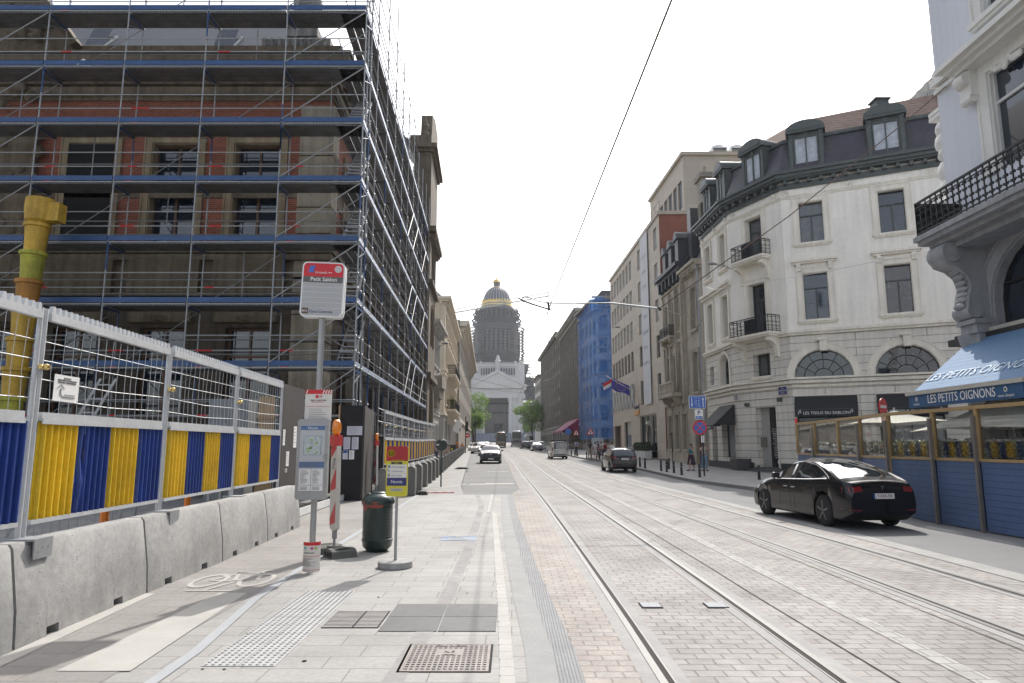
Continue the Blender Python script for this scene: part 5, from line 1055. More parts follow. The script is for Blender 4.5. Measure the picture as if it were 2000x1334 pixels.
for y in(17.85,12.3,6.):
    B.part(bigconsole(y),'scrolled_console',NT,0,0,smooth=45)
    q=M(); q.box(12.12,y-.32,4.62,12.6,y+.32,4.95); q.box(12.05,y-.38,4.86,12.6,y+.38,4.98); q.lathe([(.16,-.4),(.16,.4)],12,(12.15,y,4.85),ax='y') if False else None
    q.box(12.2,y-.27,0.6,12.6,y+.27,4.62); q.box(12.1,y-.34,0,12.6,y+.34,.6); q.lathe([(.30,.6),(.27,.9),(.25,4.3),(.3,4.4),(.34,4.62)],16,(12.38,y+.28,0)); B.part(q,'pilaster',NT,0,0,smooth=40)
# carved edge profile of the side wall (consoles seen from the end)
q=M(); 
for z,r in((7.9,.12),(8.3,.2),(8.75,.14),(9.2,.22),(9.7,.3),(10.2,.2),(10.6,.3),(11.0,.22)): q.lathe([(.02,-.3),(r,-.2),(r,.2),(.02,.3)],10,(12.9,19.1,z),ax='x')
for z in(11.4,11.55): q.box(12.7,18.9,z,13.6,19.55,z+.12)
B.part(q,'side_scrollwork',NTW,0,0,smooth=40)
t=thing('rooftop_chimney','stepped stone chimney rising behind the slate mansard','chimney',(25.5,40.8,21.)); q=M()
for i in range(4): q.box(i*.55,0,0,i*.55+.5,1.2,2.6+i*.55)
q.box(2.2,-.2,0,3.6,1.4,4.4); q.build('stack',STC,t)
q=M(); q.face([(30,19.2,0),(30,38,0),(30,38,20),(30,19.2,20)]) 
B=Bld('side_street_house','pale house closing the side street behind the terrace',28.3,35.4); B.seg((28.4,35.3),(30.5,20),0,17,[dict(x=1.6+2.8*i,z=z,w=1.3,h=2.5) for i in range(5) for z in(1,5,9,13)],NW,D=8,rev=.25,sur=.15)
# big blue restaurant awning
AB=mat('awning_blue',(.12,.205,.31),.75,0,.08,1.,.15,kind='wave',ws=2.4,dir='Y',c2=(.085,.20,.38)); ABV=mat('valance_blue',(.035,.10,.22),.75,0,.08,2.)
t=awning('restaurant_awning','large pale blue awning lettered in white above the terrace',(12.55,18.2),-PI/2,4.1,4.66,3.02,1.95,.34,AB,'LES PETITS OIGNONS',ts=.30,vm=ABV)
for c in t.children:
    if c.name.startswith('valance'): v=c
for c in v.children: c.scale=(.86,1,1); c['shear']=1
q=M(); q.box(-.08,-2.03,-.02,4.18,-1.9,.08); q.build('front_bar',mat('cassette_cream',(.50,.48,.43),.5,.2,.08,3.),t); q=M(); q.box(-.1,-.12,1.58,4.2,.02,1.72); q.build('cassette',MATS['cassette_cream'],t)
an=math.atan2(1.64,1.95); text('LES PETITS OIGNONS',.42,mat('awning_letter_white',(.55,.66,.76),.7),t,(2.05,-1.45,.445),(an,0,0),ext=.003)
for x,s in((.35,'Saint-Feuillien'),(3.6,'Leffe Chapeau')): text(s if False else ('Sanders' if x<1 else 'veuve clicquot'),.085,PAPER,v,(x,-1.99,-.26),ext=.001)
for x in(.35,3.6): q=M(); q.lathe([(.055,-1.99),(.055,-1.982),(.035,-1.982),(.035,-1.99)],12,(x,0,-.13),ax='y'); q.build('crest',PAPER,v)
# ---------------------------------------------------------------- the palace closing the view
PG=mat('palace_stone_dark',(.18,.178,.185),.85,0,.2,.05,.1); PL=mat('palace_stone_clean',(.56,.55,.54),.8,0,.12,.06,.1); PB=mat('palace_stone_brown',(.19,.175,.165),.85,0,.2,.06,.1)
GOLD=mat('gold_leaf',(.78,.55,.16),.32,.85,.1,.3); DOMC=mat('dome_metal',(.14,.145,.17),.35,.4,.2,.2); SCG=mat('scaffold_far_grey',(.13,.135,.15),.7,.3,.2,.2)
pz=T(400)+.2; cx,cy=-8.4,400.
B=Bld('domed_palace','huge scaffolded palace with gilded dome closing the far end of the avenue',cx,cy,pz)
PM=[(0,0),(27.6,25),(29.5,27),(34.6,31.5),(42.4,39.8),(46.4,45.4),(48.1,46.2),(56,50.5)]; DM=[(50,50),(58,55.4),(80.4,76.4),(98,88),(101.5,90.6),(104,93.4),(115.6,104.5),(123.4,109.2),(129.6,112.8)]; PMAP=[PM]
def p(q,n,m,**k):
    q.v=[(x,y,itp(z,PMAP[0])) for x,y,z in q.v]; return q.build(n,m,B.r,(0,0,0),0,**k)
# portico: attic, pediment, columns, deep opening   (local y grows away from the camera)
q=M(); q.box(-15.5,0,29.5,15.5,9,34.); q.box(-16.2,-1,27.6,16.2,9,29.6); q.box(-16.8,-1.6,33.6,16.8,9,34.6); p(q,'entablature',PL)
q=M(); q.prism([(-16.6,34.6),(16.6,34.6),(0,42.4)],-1.6,8,'xz'); p(q,'pediment',PL)
q=M()
for s in(-1,1): q.beam((s*17.2,-2,34.8),(0,-2,43.),1.,1.1)
p(q,'pediment_moulding',PL)
q=M(); q.box(-14.2,3,36,14.2,12,45.6); q.box(-14.8,2.4,45.3,14.8,12,46.4); q.box(-15.8,2.6,36,-12,12,46.2); q.box(12,2.6,36,15.8,12,46.2)
for i in range(23): x=-13+i*1.18; q.box(x-.3,2.7,46.4,x+.3,3.3,47.6)
q.box(-14.5,2.5,47.6,14.5,3.6,48.1); p(q,'attic',PL)
q=M()
for i in range(6): 
    for s in(-1,1): q.box(s*(2.2+i*1.5)-.35,2.2,41.5 if i>1 else 43,s*(2.2+i*1.5)+.35,2.99,44.5)
p(q,'attic_window',SCG)
q=M()
for x in(-14.3,-10.3,10.3,14.3): q.lathe([(.9,46.2),(1.,47.5),(.5,48.3),(.7,49),(.05,50.2)],8,(x,4,0))
q.lathe([(1.5,42.6),(1.5,49),(1.9,49.6),(1.0,51.2),(1.2,52.4),(.7,54.2),(.6,55.4),(.05,56.)],8,(0,1.5,0)); p(q,'statue',PL,smooth=50)
q=M()
for x in(-13.4,9.8): p(M().box(x-1.6,0,0,x+5.2 if x>0 else x+5.0,9,27.6),'pier',PL)
for x in(-8.6,7.4,12.8,-14.):
    q=M(); q.box(x-1.5,-1.6,0,x+1.5,1.4,3); q.lathe([(1.25,3),(1.15,12),(1.0,24.6),(1.5,26.8),(1.6,27.6)],14,(x,-.1,0)); p(q,'column',PL,smooth=50)
q=M(); q.box(-8.4,9,0,8.2,30,29.4); p(q,'portico_back_wall',PB); q=M(); q.box(-2.6,8.6,0,2.6,9.05,11.5); q.box(-7,8.7,18,7,9.04,19.2); q.box(-7,8.7,24,7,9.04,25.); p(q,'portal_opening',mat('portal_dark',(.035,.035,.045),.8,0,.2,.3))
q=M()
for x in(-6.4,-3.9,3.9,6.2): q.box(x-.5,8.2,0,x+.5,9.02,24)
p(q,'inner_pilaster',PB)
q=M(); q.box(-15.9,1,0,-17.,26,27); q.box(-17,3,0,-26,30,22); q.box(16,3,0,25.5,30,24.); q.box(16,2.6,23.2,25.8,30,24.6); q.box(24,8,0,60,30,22.5); q.box(24,7.6,22.,60,30,23); q.box(-60,8,0,-24,30,22.5); p(q,'side_wing',PG)
q=M(); q.face([(15,5,25),(46,5,25),(46,20,27.6),(15,20,27.6)]); p(q,'wing_roof',mat('pale_wing_roof',(.55,.56,.57),.6,0,.08,.2),recalc=False)
q=M()
for i in range(10): q.box(17+i*2.6,2.5,17,18.2+i*2.6,3.0 if i<3 else 7.9,20.5); q.box(17+i*2.6,2.5,8,18.2+i*2.6,3. if i<3 else 7.9,13)
p(q,'wing_window',SCG)
# stepped base behind the portico
q=M(); q.box(-18.5,34,0,17.5,80,50); q.box(-15.5,36,50,19.2,78,53.3); q.box(17,36,0,22.5,80,43); q.box(22,38,0,25,80,38); q.box(-22,38,0,-17,80,40); q.box(24,42,0,36,80,29.5); p(q,'stepped_base',PG)
# square colonnaded drum
PMAP[0]=[(0,0)]+DM
dx,dy=-2.0,56.   # dome axis offset from portico centre
DS=1.14
def L(prof): return [(r*DS,z) for r,z in prof]
z1,z2=58.,86.5
q=M(); q.lathe(L([(14.6,50),(14.6,59.5),(15.,59.6),(15.,61.5),(12.2,61.6),(12.2,76.2),(14.,76.4),(14.2,78.4),(13.3,78.6),(13.3,80.4)]),8,(dx,dy,0),a0=PI/8,a1=2*PI+PI/8); p(q,'lower_drum',PB)
q=M()
for i in range(32):
    a=2*PI*i/32; x,y=dx+13.4*DS*math.cos(a),dy+13.4*DS*math.sin(a); q.lathe([(.75,61.5),(.62,74.8),(.95,76.3)],8,(x,y,0))
p(q,'drum_column',mat('drum_column_stone',(.33,.32,.32),.8,0,.1,.1),smooth=50)
q=M()
for a in[PI/4+i*PI/2 for i in range(4)]: x,y=dx+14.2*DS*math.cos(a),dy+14.2*DS*math.sin(a); p(M().cbox((x,y,69),(4.6,4.6,19),0),'corner_pier',PB)
q=M(); q.lathe(L([(13.4,80.4),(13.2,83),(12.6,83.2),(11.9,84),(11.3,96),(12,96.3),(11.8,97.4),(10.6,98),(9.6,101)]),24,(dx,dy,0)); p(q,'upper_drum',PG)
q=M()
for i in range(28):
    a=2*PI*i/28; x,y=dx+12.3*DS*math.cos(a),dy+12.3*DS*math.sin(a); q.lathe([(.5,88),(.45,95.6),(.6,96.2)],6,(x,y,0))
p(q,'upper_column',MATS['drum_column_stone'],smooth=50)
# dome: recompute on the heights measured from the photo
q=M(); q.lathe(L([(8.6,99.8),(8.9,101.6),(8.8,102),(8.3,103.4)]),32,(dx,dy,0)); q.lathe(L([(8.2,103.2),(8.0,106),(7.3,109),(6.2,111.5),(4.7,113.6),(2.9,115.1),(1.9,115.6)]),32,(dx,dy,0)); p(q,'dome',DOMC,smooth=50)
q=M()
for i in range(28):
    a=2*PI*i/28; P_=[(dx+DS*r*math.cos(a),dy+DS*r*math.sin(a),z) for r,z in((8.35,103.2),(8.15,106),(7.45,109),(6.35,111.5),(4.8,113.7),(3.0,115.2))]; q.tube(P_,.17,4,cap=False)
p(q,'dome_rib',mat('rib_silver',(.42,.41,.38),.4,.5,.1,.3))
q=M(); q.lathe(L([(9.0,101.2),(9.35,101.5),(9.35,102.2),(8.7,102.5)]),32,(dx,dy,0)); q.lathe(L([(8.8,103.),(8.95,103.4),(8.95,104.2),(8.4,104.5)]),32,(dx,dy,0),fl=lambda a:.02*math.sin(28*a)); q.lathe(L([(9.2,98.3),(9.5,98.7),(9.2,99.2)]),32,(dx,dy,0))
for i in range(32): a=2*PI*i/32; q.lathe([(.5,104.),(.45,105.),(.05,105.7)],5,(dx+8.7*DS*math.cos(a),dy+8.7*DS*math.sin(a),0))
p(q,'gilded_band',GOLD)
q=M(); q.lathe([(2.3,115.2),(2.5,115.9),(2.3,116.4)],12,(dx,dy,0)); q.lathe([(2.2,120.6),(2.9,121),(2.9,121.8),(2.2,122.6),(2.4,123.4),(1.2,124.6),(.5,125.2),(.45,126),(.8,126.6),(.4,127.2),(.2,128),(.15,129.6)],12,(dx,dy,0)); q.box(dx-.9,dy-.15,128.1,dx+.9,dy+.15,128.5)
p(q,'gilded_lantern_top',GOLD)
q=M()
for i in range(8): a=2*PI*i/8; q.lathe([(.35,116.3),(.3,120.7)],6,(dx+2*math.cos(a),dy+2*math.sin(a),0))
q.lathe([(1.2,116.3),(1.2,120.7)],8,(dx,dy,0)); p(q,'lantern',DOMC)
# scaffolding rings
q=M(); 
def sring(r,z,n,th_=.5,w_=1.0):
    for i in range(n):
        a,b=2*PI*i/n,2*PI*(i+1)/n; q.beam((dx+r*math.cos(a),dy+r*math.sin(a),z),(dx+r*math.cos(b),dy+r*math.sin(b),z),w_,th_)
for i in range(13): sring(17.6*1.03+(.6 if i in(4,12) else 0),53+i*2.15,16,.32,1.3)
for i in range(8): sring(16.2+(1.0 if i%3==2 else 0)-(i*.26),83+i*2.1,16,.3,1.3)
for i in range(24):
    a=2*PI*(i+.5)/24; q.tube([(dx+18.3*math.cos(a),dy+18.3*math.sin(a),50),(dx+18.3*math.cos(a),dy+18.3*math.sin(a),82)],.13,4); q.tube([(dx+14.6*math.cos(a),dy+14.6*math.sin(a),80),(dx+13.6*math.cos(a),dy+13.6*math.sin(a),100)],.11,4)
for x0,x1,z0,z1_ in((-19.5,20.5,36,52),(19,26,24,44),(25,31,22,36)):
    zz=z0
    while zz<z1_: q.box(x0,32.5,zz,x1,34.,zz+.3); zz+=2.1
    for i in range(int((x1-x0)/2.6)+1): q.tube([(x0+i*2.6,32.4,z0-4),(x0+i*2.6,32.4,z1_+1.5+(i%3))],.12,4)
p(q,'dome_scaffold',SCG)
q=M()
for k in range(10):
    z=4+k*2.5; q.box(-17.5,-3.2,z,-10.6,-1.9,z+.22)
for x in(-17.4,-15,-12.8,-10.6): q.tube([(x,-3.2,0),(x,-3.2,29)],.12,4)
p(q,'portico_scaffold',mat('scaffold_pale',(.42,.43,.45),.6,.3,.1,.2))
t=thing('palace_hoarding','blue grey construction hoarding across the foot of the palace','hoarding',(-6,385,T(385))); q=M(); q.box(-22,0,0,22,.4,4.6); q.build('hoarding_panel',mat('hoarding_blue',(.17,.20,.26),.7,0,.15,.3),t); q=M()
for i in range(20): q.box(-22+i*2.3,-.15,0,-21.8+i*2.3,0,4.7)
q.build('post',SCG,t)
# tower crane jib
t=thing('tower_crane','slender tower crane with its lattice jib crossing before the dome','crane',(24.,430,T(400))); q=M()
def lattice(q,a,b,w,n,r=.30):
    a,b=Vector(a),Vector(b); d=(b-a); up=Vector((0,0,w)); sd=Vector((0,w*.6,0)); 
    for o in(Vector((0,0,0)),up,sd): q.tube([a+o,b+o],r,4)
    for i in range(n):
        p0=a+d*i/n; p1=a+d*(i+1)/n; q.tube([p0,(p0+p1)/2+up,p1],r*.7,3,cap=False)
CR=mat('crane_cream',(.50,.47,.40),.6,.2,.1,.5)
lattice(q,(0,0,91+2),(-88,0,75+2),2.2,44); q.build('jib',CR,t)
q=M(); 
for x,y in((-.9,-.9),(.9,-.9),(.9,.9),(-.9,.9)): q.tube([(x,y,0),(x,y,96)],.16,4)
for k in range(32):
    for (x0,y0),(x1,y1) in(((-.9,-.9),(.9,-.9)),((.9,-.9),(.9,.9))): q.tube([(x0,y0,k*3),(x1,y1,k*3+3)],.1,3,cap=False)
q.build('mast',CR,t); q=M(); q.box(-70,-1,77.4,-66,1,79.4); q.build('trolley',DARK,t)
# ---------------------------------------------------------------- trees before the palace
LEAF=mat('tree_leaf',(.065,.13,.022),.55,0,.35,.5); LEAF2=mat('tree_leaf_sunlit',(.12,.21,.035),.55,0,.3,.5); BARK=mat('bark',(.07,.055,.045),.9,0,.3,3.,.5)
for mm in(LEAF,LEAF2):
    n=mm.node_tree.nodes; l=mm.node_tree.links; tl=n.new('ShaderNodeBsdfTranslucent'); tl.inputs[0].default_value=(.22,.36,.045,1); ms=n.new('ShaderNodeMixShader'); ms.inputs[0].default_value=.35; l.new(n['Principled BSDF'].outputs[0],ms.inputs[1]); l.new(tl.outputs[0],ms.inputs[2]); l.new(ms.outputs[0],n['Material Output'].inputs['Surface'])
def tree(label,x,y,h,rad,seed,n=5200,lean=0):
    r=random.Random(seed); t=thing('broadleaf_tree',label,'tree',(x,y,T(y)),0,None); q=M(); q.tube([(0,0,0),(.1,.0,h*.25),(lean*.3,0,h*.5),(lean*.5,0,h*.8)],[.32,.26,.17,.05],8)
    cl=[]
    for i in range(15):
        a=r.uniform(0,2*PI); zz=h*r.uniform(.36,.9); k=math.sin(PI*min(1,max(0,(zz/h-.22)/.8)))**.6; rr=rad*k*r.uniform(.35,.85); c=(rr*math.cos(a)+lean*zz/h*.5,rr*math.sin(a),zz); cl.append(c)
        b=h*.2+zz*.35; q.tube([(lean*.2,0,b),(c[0]*.5,c[1]*.5,(b+zz)/2+.4),c],[.11,.07,.02],5)
    q.build('trunk',BARK,t,smooth=60)
    q=M()
    for c in cl:
        s_=rad*r.uniform(.28,.46); leaves(q,c,(s_,s_,s_*.7),n//15,.36,rr=r,m=lambda a:1 if a.z>.15 and r.random()<.6 else 0)  # clump tops take a lighter green: sunlight painted into the leaf colour
    q.build('crown',[LEAF,LEAF2],t,recalc=False)
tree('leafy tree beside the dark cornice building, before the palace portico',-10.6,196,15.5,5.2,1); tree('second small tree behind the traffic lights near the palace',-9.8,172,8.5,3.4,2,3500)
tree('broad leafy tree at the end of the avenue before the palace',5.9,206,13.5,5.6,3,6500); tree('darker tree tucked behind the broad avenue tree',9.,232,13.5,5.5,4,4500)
# ---------------------------------------------------------------- wires, bracket arm, street lamps, flag
def P3(px,py,Y):
    f=1333.; p_=R(8.659); s_,c_=math.sin(p_),math.cos(p_); x,v=(px-1000)/f,(667-py)/f; y=c_-v*s_; z=s_+v*c_; return (x*Y/y,Y,1.7+z*Y/y)
WIRE=mat('dark_wire',(.10,.09,.085),.5,.4,.1,3.)
def wire(label,pts,r=.009,m=None,cat='overhead wire',name='overhead_wire'):
    o=pts[0]; q=M(); q.tube([tuple(a-b for a,b in zip(p_,o)) for p_ in pts],r,5); return tag(q.build(name,m or WIRE,None,o),label,cat)
wire('contact wire running over the near tram track from the top edge to the bracket arm',[(1.651,-6,5.45),(1.020,18.510,5.45)],.012)
wire('contact wire running on from the bracket arm towards the far trams',[(1.020,18.510,5.45),(.95,30,5.5),(.75,45,5.6),(.4,66,5.85),(-.9,116,6.4),(-2.4,160,6.9)],.011)
a=P3(1013,583,18.6); t=thing('wire_bracket','curved black and grey bracket arm holding the contact wire over the track','bracket arm',a)
rl=lambda px,py,Y=18.6:tuple(u-v for u,v in zip(P3(px,py,Y),a))
M().tube([rl(1010,581),rl(1024,588),rl(1040,594),rl(1072,604)],[.018,.028,.026,.022],7).build('lower_rod',IRON,t,smooth=60)
M().tube([rl(1022,590),rl(1019,584),rl(1024,580),rl(1034,581),rl(1050,588),rl(1075,592),rl(1120,593),rl(1190,592)],.017,6).build('curved_arm',IRON,t,smooth=60)
M().tube([rl(1190,592),rl(1287,603)],.030,7).build('steel_tube',STEEL,t,smooth=60); M().tube([rl(1070,590),rl(1073,606)],.03,6).tube([rl(1284,600),rl(1291,606)],.04,6).build('insulator',IRON,t)
e=P3(1287,603,18.6); wire('thick cable from the bracket arm up to the near balcony mansion',[e,P3(1540,423,18.7),(12.5,18.4,P3(1850,152,18.8)[2]) if False else P3(1760,245,18.8),P3(2010,28,17.6)],.016,mat('rusty_cable',(.16,.10,.075),.6,.2,.15,5.))
wire('span cable from the bracket arm back to the beige office wall',[e,(8.5,30,7.2),(14.1,58,9.4)],.012)
wire('pale span wire crossing in front of the white corner building',[P3(1380,560,46),P3(1395,566,44),P3(1600,533,36),P3(1835,485,30),P3(2010,450,27)],.016,mat('bright_wire',(.6,.6,.6),.3,.5))
wire('thin wire from the pavilion across to the dome side',[P3(836,553,50),P3(948,570,70),P3(1010,600,100)],.013); wire('span wire low across the avenue near the netted building',[P3(1180,655,110),P3(1075,740,100),P3(1010,760,95),P3(905,735,100)],.02,MATS['rusty_cable']); wire('second span wire across the avenue by the grey office',[(-7.5,90,9.5),(1,88,8.4),(13.4,86,11.2)],.018)
def lamp(label,base,tip):
    b=Vector(base); e_=Vector(tip)-b; t=thing('street_lamp',label,'street lamp',base,0,'wall mounted street lamps'); M().tube([(0,0,0),e_*.5+Vector((0,0,.12)),e_*.8],.03,6).build('lamp_arm',STEELD,t,smooth=60)
    q=M(); d=Matrix.Translation(e_)@Matrix.Rotation(math.atan2(e_.y,e_.x),4,'Z'); a=M(); a.lathe([(.02,-.45),(.10,-.36),(.16,-.1),(.15,.1),(.08,.24),(.02,.28)],12,ax='x'); a.v=[(x,y,z*.62) for x,y,z in a.v]; q.add(a,d); q.build('lamp_head',mat('lamp_grey',(.30,.30,.30),.4,.4,.1,4.),t,smooth=60)
lamp('street lamp on a wall arm beside the upper balcony of the white corner building',(15.1,45.4,13.6),(13.5,45.,13.9)); lamp('street lamp on a wall arm against the beige office',(13.75,77,14.3),(11.9,76.5,15.)); lamp('far street lamp on the pale edge of the grey office',(12.7,127,17.7),(10.8,126,18)); lamp('street lamp on a long arm from the pale grey town house',(-6.7,58,9.6),(-5.6,57.5,10.3))
t=thing('embassy_flag','blue flag with a ring of gold stars and a red-white flag hung behind it','flag',(13.65,78,7.9)); q=M(); q.tube([(0,0,0),(-2.9,-.3,1.7)],.035,6); q.build('flag_pole',PAPER,t)
FB=mat('flag_blue',(.07,.06,.33),.7,0,.1,2.); q=M(); n_=10
def flagpt(u,v): # u along pole, v hanging
    return (-.25-u*2.0,-.05*math.sin(u*9)-.35*v+.1*math.sin(v*6+u*5),.9*u+.5-v*1.25+.12*math.sin(u*6)*v)
def flagmesh(u0,u1,v0,v1,off=0):
    q=M()
    for i in range(n_):
        for j in range(n_):
            a,b=u0+(u1-u0)*i/n_,u0+(u1-u0)*(i+1)/n_; c,d=v0+(v1-v0)*j/n_,v0+(v1-v0)*(j+1)/n_; q.face([tuple(x+(off if k==1 else 0) for k,x in enumerate(flagpt(*e))) for e in((a,c),(b,c),(b,d),(a,d))])
    return q
flagmesh(0,1,-.05,.95).build('blue_cloth',FB,t,smooth=60,recalc=False)
for i in range(12):
    a=2*PI*i/12; c=flagpt(.5+.27*math.cos(a),.45+.33*math.sin(a)); q=M(); q.prism([(c[0]+.075*(1 if k%2==0 else .42)*math.cos(PI/2+k*PI/5),c[2]+.075*(1 if k%2==0 else .42)*math.sin(PI/2+k*PI/5)) for k in range(10)],c[1]-.06,c[1]-.03,'xz'); q.build('star',FYEL,t)
q=M()
for k,(m_) in enumerate((0,1,2)): 
    q.face([(-2.2-.1*k,-.15,1.35-k*.42),(-3.3,-.4,.75-k*.42),(-3.2,-.35,.33-k*.42),(-2.25-.1*k,-.15,.93-k*.42)],m_)
q.build('striped_cloth',[RED,WHITE,mat('flag_light_blue',(.06,.16,.5),.7)],t,recalc=False)
# ---------------------------------------------------------------- vehicles
def cr(pts,x):   # smooth-ish interpolation through key points
    if x<=pts[0][0]: return pts[0][1]
    for i in range(len(pts)-1):
        a,b=pts[i],pts[i+1]
        if x<=b[0]:
            f=(x-a[0])/(b[0]-a[0]); p0=pts[i-1] if i else a; p3=pts[i+2] if i+2<len(pts) else b
            m0=(b[1]-p0[1])/(b[0]-p0[0]+1e-9)*(b[0]-a[0]); m1=(p3[1]-a[1])/(p3[0]-a[0]+1e-9)*(b[0]-a[0])
            return (2*f**3-3*f*f+1)*a[1]+(f**3-2*f*f+f)*m0+(-2*f**3+3*f*f)*b[1]+(f**3-f*f)*m1
    return pts[-1][1]
TYRE=mat('tyre',(.018,.018,.018),.85,0,.2,5.); RIM=mat('rim_grey',(.22,.22,.23),.35,.7,.1,5.); CGL=mat('car_glass',(.012,.016,.018),.03,0,.1,2.,spec=1.,coat=1.); TAIL=mat('tail_lamp_red',(.20,.010,.012),.15,0,.1,5.,coat=.8); HEADL=mat('headlamp_clear',(.6,.62,.62),.08,0,.1,5.,coat=.8); PLAS=mat('black_trim',(.02,.02,.021),.5,0,.1,5.); PLATE=mat('plate_white',(.75,.75,.74),.4); UND=mat('underbody',(.01,.01,.01),.9)
def car(label,loc,head,L,W,H,wb,fo,top,belt,wr,paint,cab,name='parked_car',cat='car',group=None,detail=1,plate=True,rear=True,glassroof=None,roofw=.74,nose=.86,lights=None,rails=False,side=None,platetxt=None):
    """x=0 nose .. x=L tail; loft of cross sections with real wheel arches. cab=(windscreen foot, windscreen top, rear glass top, rear glass foot)"""
    t=thing(name,label,cat,loc,head,group); hw=W/2; xa,xb=fo,fo+wb; Ra=wr*1.17; zb=.17+(H>1.55)*.05
    xs=sorted(set([round(L*i/46,3) for i in range(1,46)]+[0,.03,.08,.16,L-.16,L-.08,L-.03,L]+[round(c_+Ra*s_,3) for c_ in(xa,xb) for s_ in(-1,-.97,-.9,-.75,-.5,-.2,.2,.5,.75,.9,.97,1)]+list(cab)))
    wid=[(0,nose),(.15,nose+.07),(.5,.965),(1.1,.99),(L*.5,1.),(L-1.1,.995),(L-.45,.965),(L-.12,.91),(L,.86)]
    def sec(x):
        w_=hw*cr(wid,x); zl=zb+ (.12*max(0,1-x/.25)) + (.14*max(0,1-(L-x)/.35))
        for c_ in(xa,xb):
            d=abs(x-c_)
            if d<Ra: zl=max(zl,wr+math.sqrt(max(0,Ra*Ra-d*d))*1.0)
        zt=cr(top,x); bl=min(cr(belt,x),zt-.02); k=max(0,min(1,(zt-bl)/(H-cr(belt,L*.55)+1e-6))); wt=w_*(.93-(.93-roofw)*k)
        zm=bl-.30*(bl-.3); sh=w_*.985
        return [(0,zl),(w_*.86,zl),(w_*(.97),min(zl+.04,zm-.05)),(w_*1.0,max(zm-.12,zl+.05)),(sh*1.0,max(bl-.09,zl+.07)),(w_*.955,bl),(wt+(w_*.955-wt)*.12,bl+(zt-bl)*.84-.0),(wt*.92,zt-.022*(1+k)),(wt*.6,zt+.0),(0,zt+.018)]
    S=[sec(x) for x in xs]; n=len(S[0]); body=M(); glass=M(); und=M(); gr=M()
    def vtx(i,j,s): y,z=S[i][j]; return (xs[i],s*y,z)
    fw,tw,tr_,fr_=cab
    pil=side or (fw+.30,.5*(tw+tr_),tr_+.05)
    for s in(-1,1):
        for i in range(len(xs)-1):
            xm=(xs[i]+xs[i+1])/2
            for j in range(n-1):
                f=[vtx(i,j,s),vtx(i+1,j,s),vtx(i+1,j+1,s),vtx(i,j+1,s)]
                if s<0: f.reverse()
                tgt=body
                if j==0: tgt=und
                if j==5 and pil[0]<xm<fr_-.25 and not(abs(xm-pil[1])<.05) and (S[i][7][1]-S[i][5][1])>.10: tgt=glass
                if j>=7 and (fw<xm<tw or tr_<xm<fr_): tgt=glass
                if j>=7 and glassroof and tw<xm<tr_: tgt=glass
                tgt.face(f)
    for i in(0,len(xs)-1):
        for s in(-1,1): body.face([vtx(i,j,s) for j in range(n)])
    # windows reflect; interior is hidden by dark glass
    bo=body.build('body',paint,t,smooth=38); glass.build('window_glass',CGL,t,smooth=50); und.build('underbody',UND,t)
    full=M(); full.v=body.v+glass.v; k=len(body.v); full.f=body.f+[tuple(a+k for a in f) for f in glass.f]; bv=BVHTree.FromPolygons([Vector(v) for v in full.v],full.f)
    def wrap(name_,quads,ax,m,off=.008,n1=6,n2=3,par=None):
        q=M()
        for c4 in quads:
            G=[]
            for a in range(n1+1):
                row=[]
                for b in range(n2+1):
                    u,v=a/n1,b/n2; P=[(1-u)*(1-v)*c4[0][k_]+u*(1-v)*c4[1][k_]+u*v*c4[2][k_]+(1-u)*v*c4[3][k_] for k_ in(0,1)]
                    if ax=='rear': o,d=Vector((L+2,P[0],P[1])),Vector((-1,0,0))
                    elif ax=='front': o,d=Vector((-2,P[0],P[1])),Vector((1,0,0))
                    elif ax=='L': o,d=Vector((P[0],3,P[1])),Vector((0,-1,0))
                    elif ax=='top': o,d=Vector((P[0],P[1],4)),Vector((0,0,-1))
                    else: o,d=Vector((P[0],-3,P[1])),Vector((0,1,0))
                    h=bv.ray_cast(o,d); row.append(h[0]-d*off if h[0] else None)
                G.append(row)
            for a in range(n1):
                for b in range(n2):
                    f=[G[a][b],G[a+1][b],G[a+1][b+1],G[a][b+1]]
                    if all(x is not None for x in f) and max((f[0]-x).length for x in f)<.5: q.face(f)
        if q.f: return q.build(name_,m,par or t,smooth=60,recalc=False)
    for c_ in(xa,xb):
        for s in(-1,1):
            w_=M(); y0=s*(hw-.225); w_.lathe([(wr*.62,-.11),(wr*.9,-.112),(wr,-.08),(wr,.08),(wr*.9,.112),(wr*.62,.11)],26,ax='y'); o=w_.build('tyre',TYRE,None,smooth=50); 
            wh=put(None,'wheel',t,(c_,s*(hw-.13),wr)); o.parent=wh
            r_=M(); e=s*.07; r_.lathe([(wr*.64,-.1),(wr*.64,.1)],22,ax='y'); r_.lathe([(wr*.64,e*.3),(wr*.1,e*.3)],22,ax='y'); 
            if detail:
                for k in range(5):
                    a=2*PI*k/5+.3; r_.beam((wr*.08*math.cos(a),e+.01*s,wr*.08*math.sin(a)),(wr*.66*math.cos(a),e+.02*s,wr*.66*math.sin(a)),.03,wr*.20,up=(0,1,0))
                r_.lathe([(wr*.70,e+.02*s),(wr*.62,e+.02*s)],22,ax='y'); r_.lathe([(wr*.14,e+.035*s),(.01,e+.04*s)],10,ax='y')
            r_.build('rim',RIM,wh,smooth=40)
    q=M(); q.box(xa-.2,-hw+.3,.2,xb+.2,hw-.3,.3); q.build('floor_pan',UND,t)
    zt=lights or {}
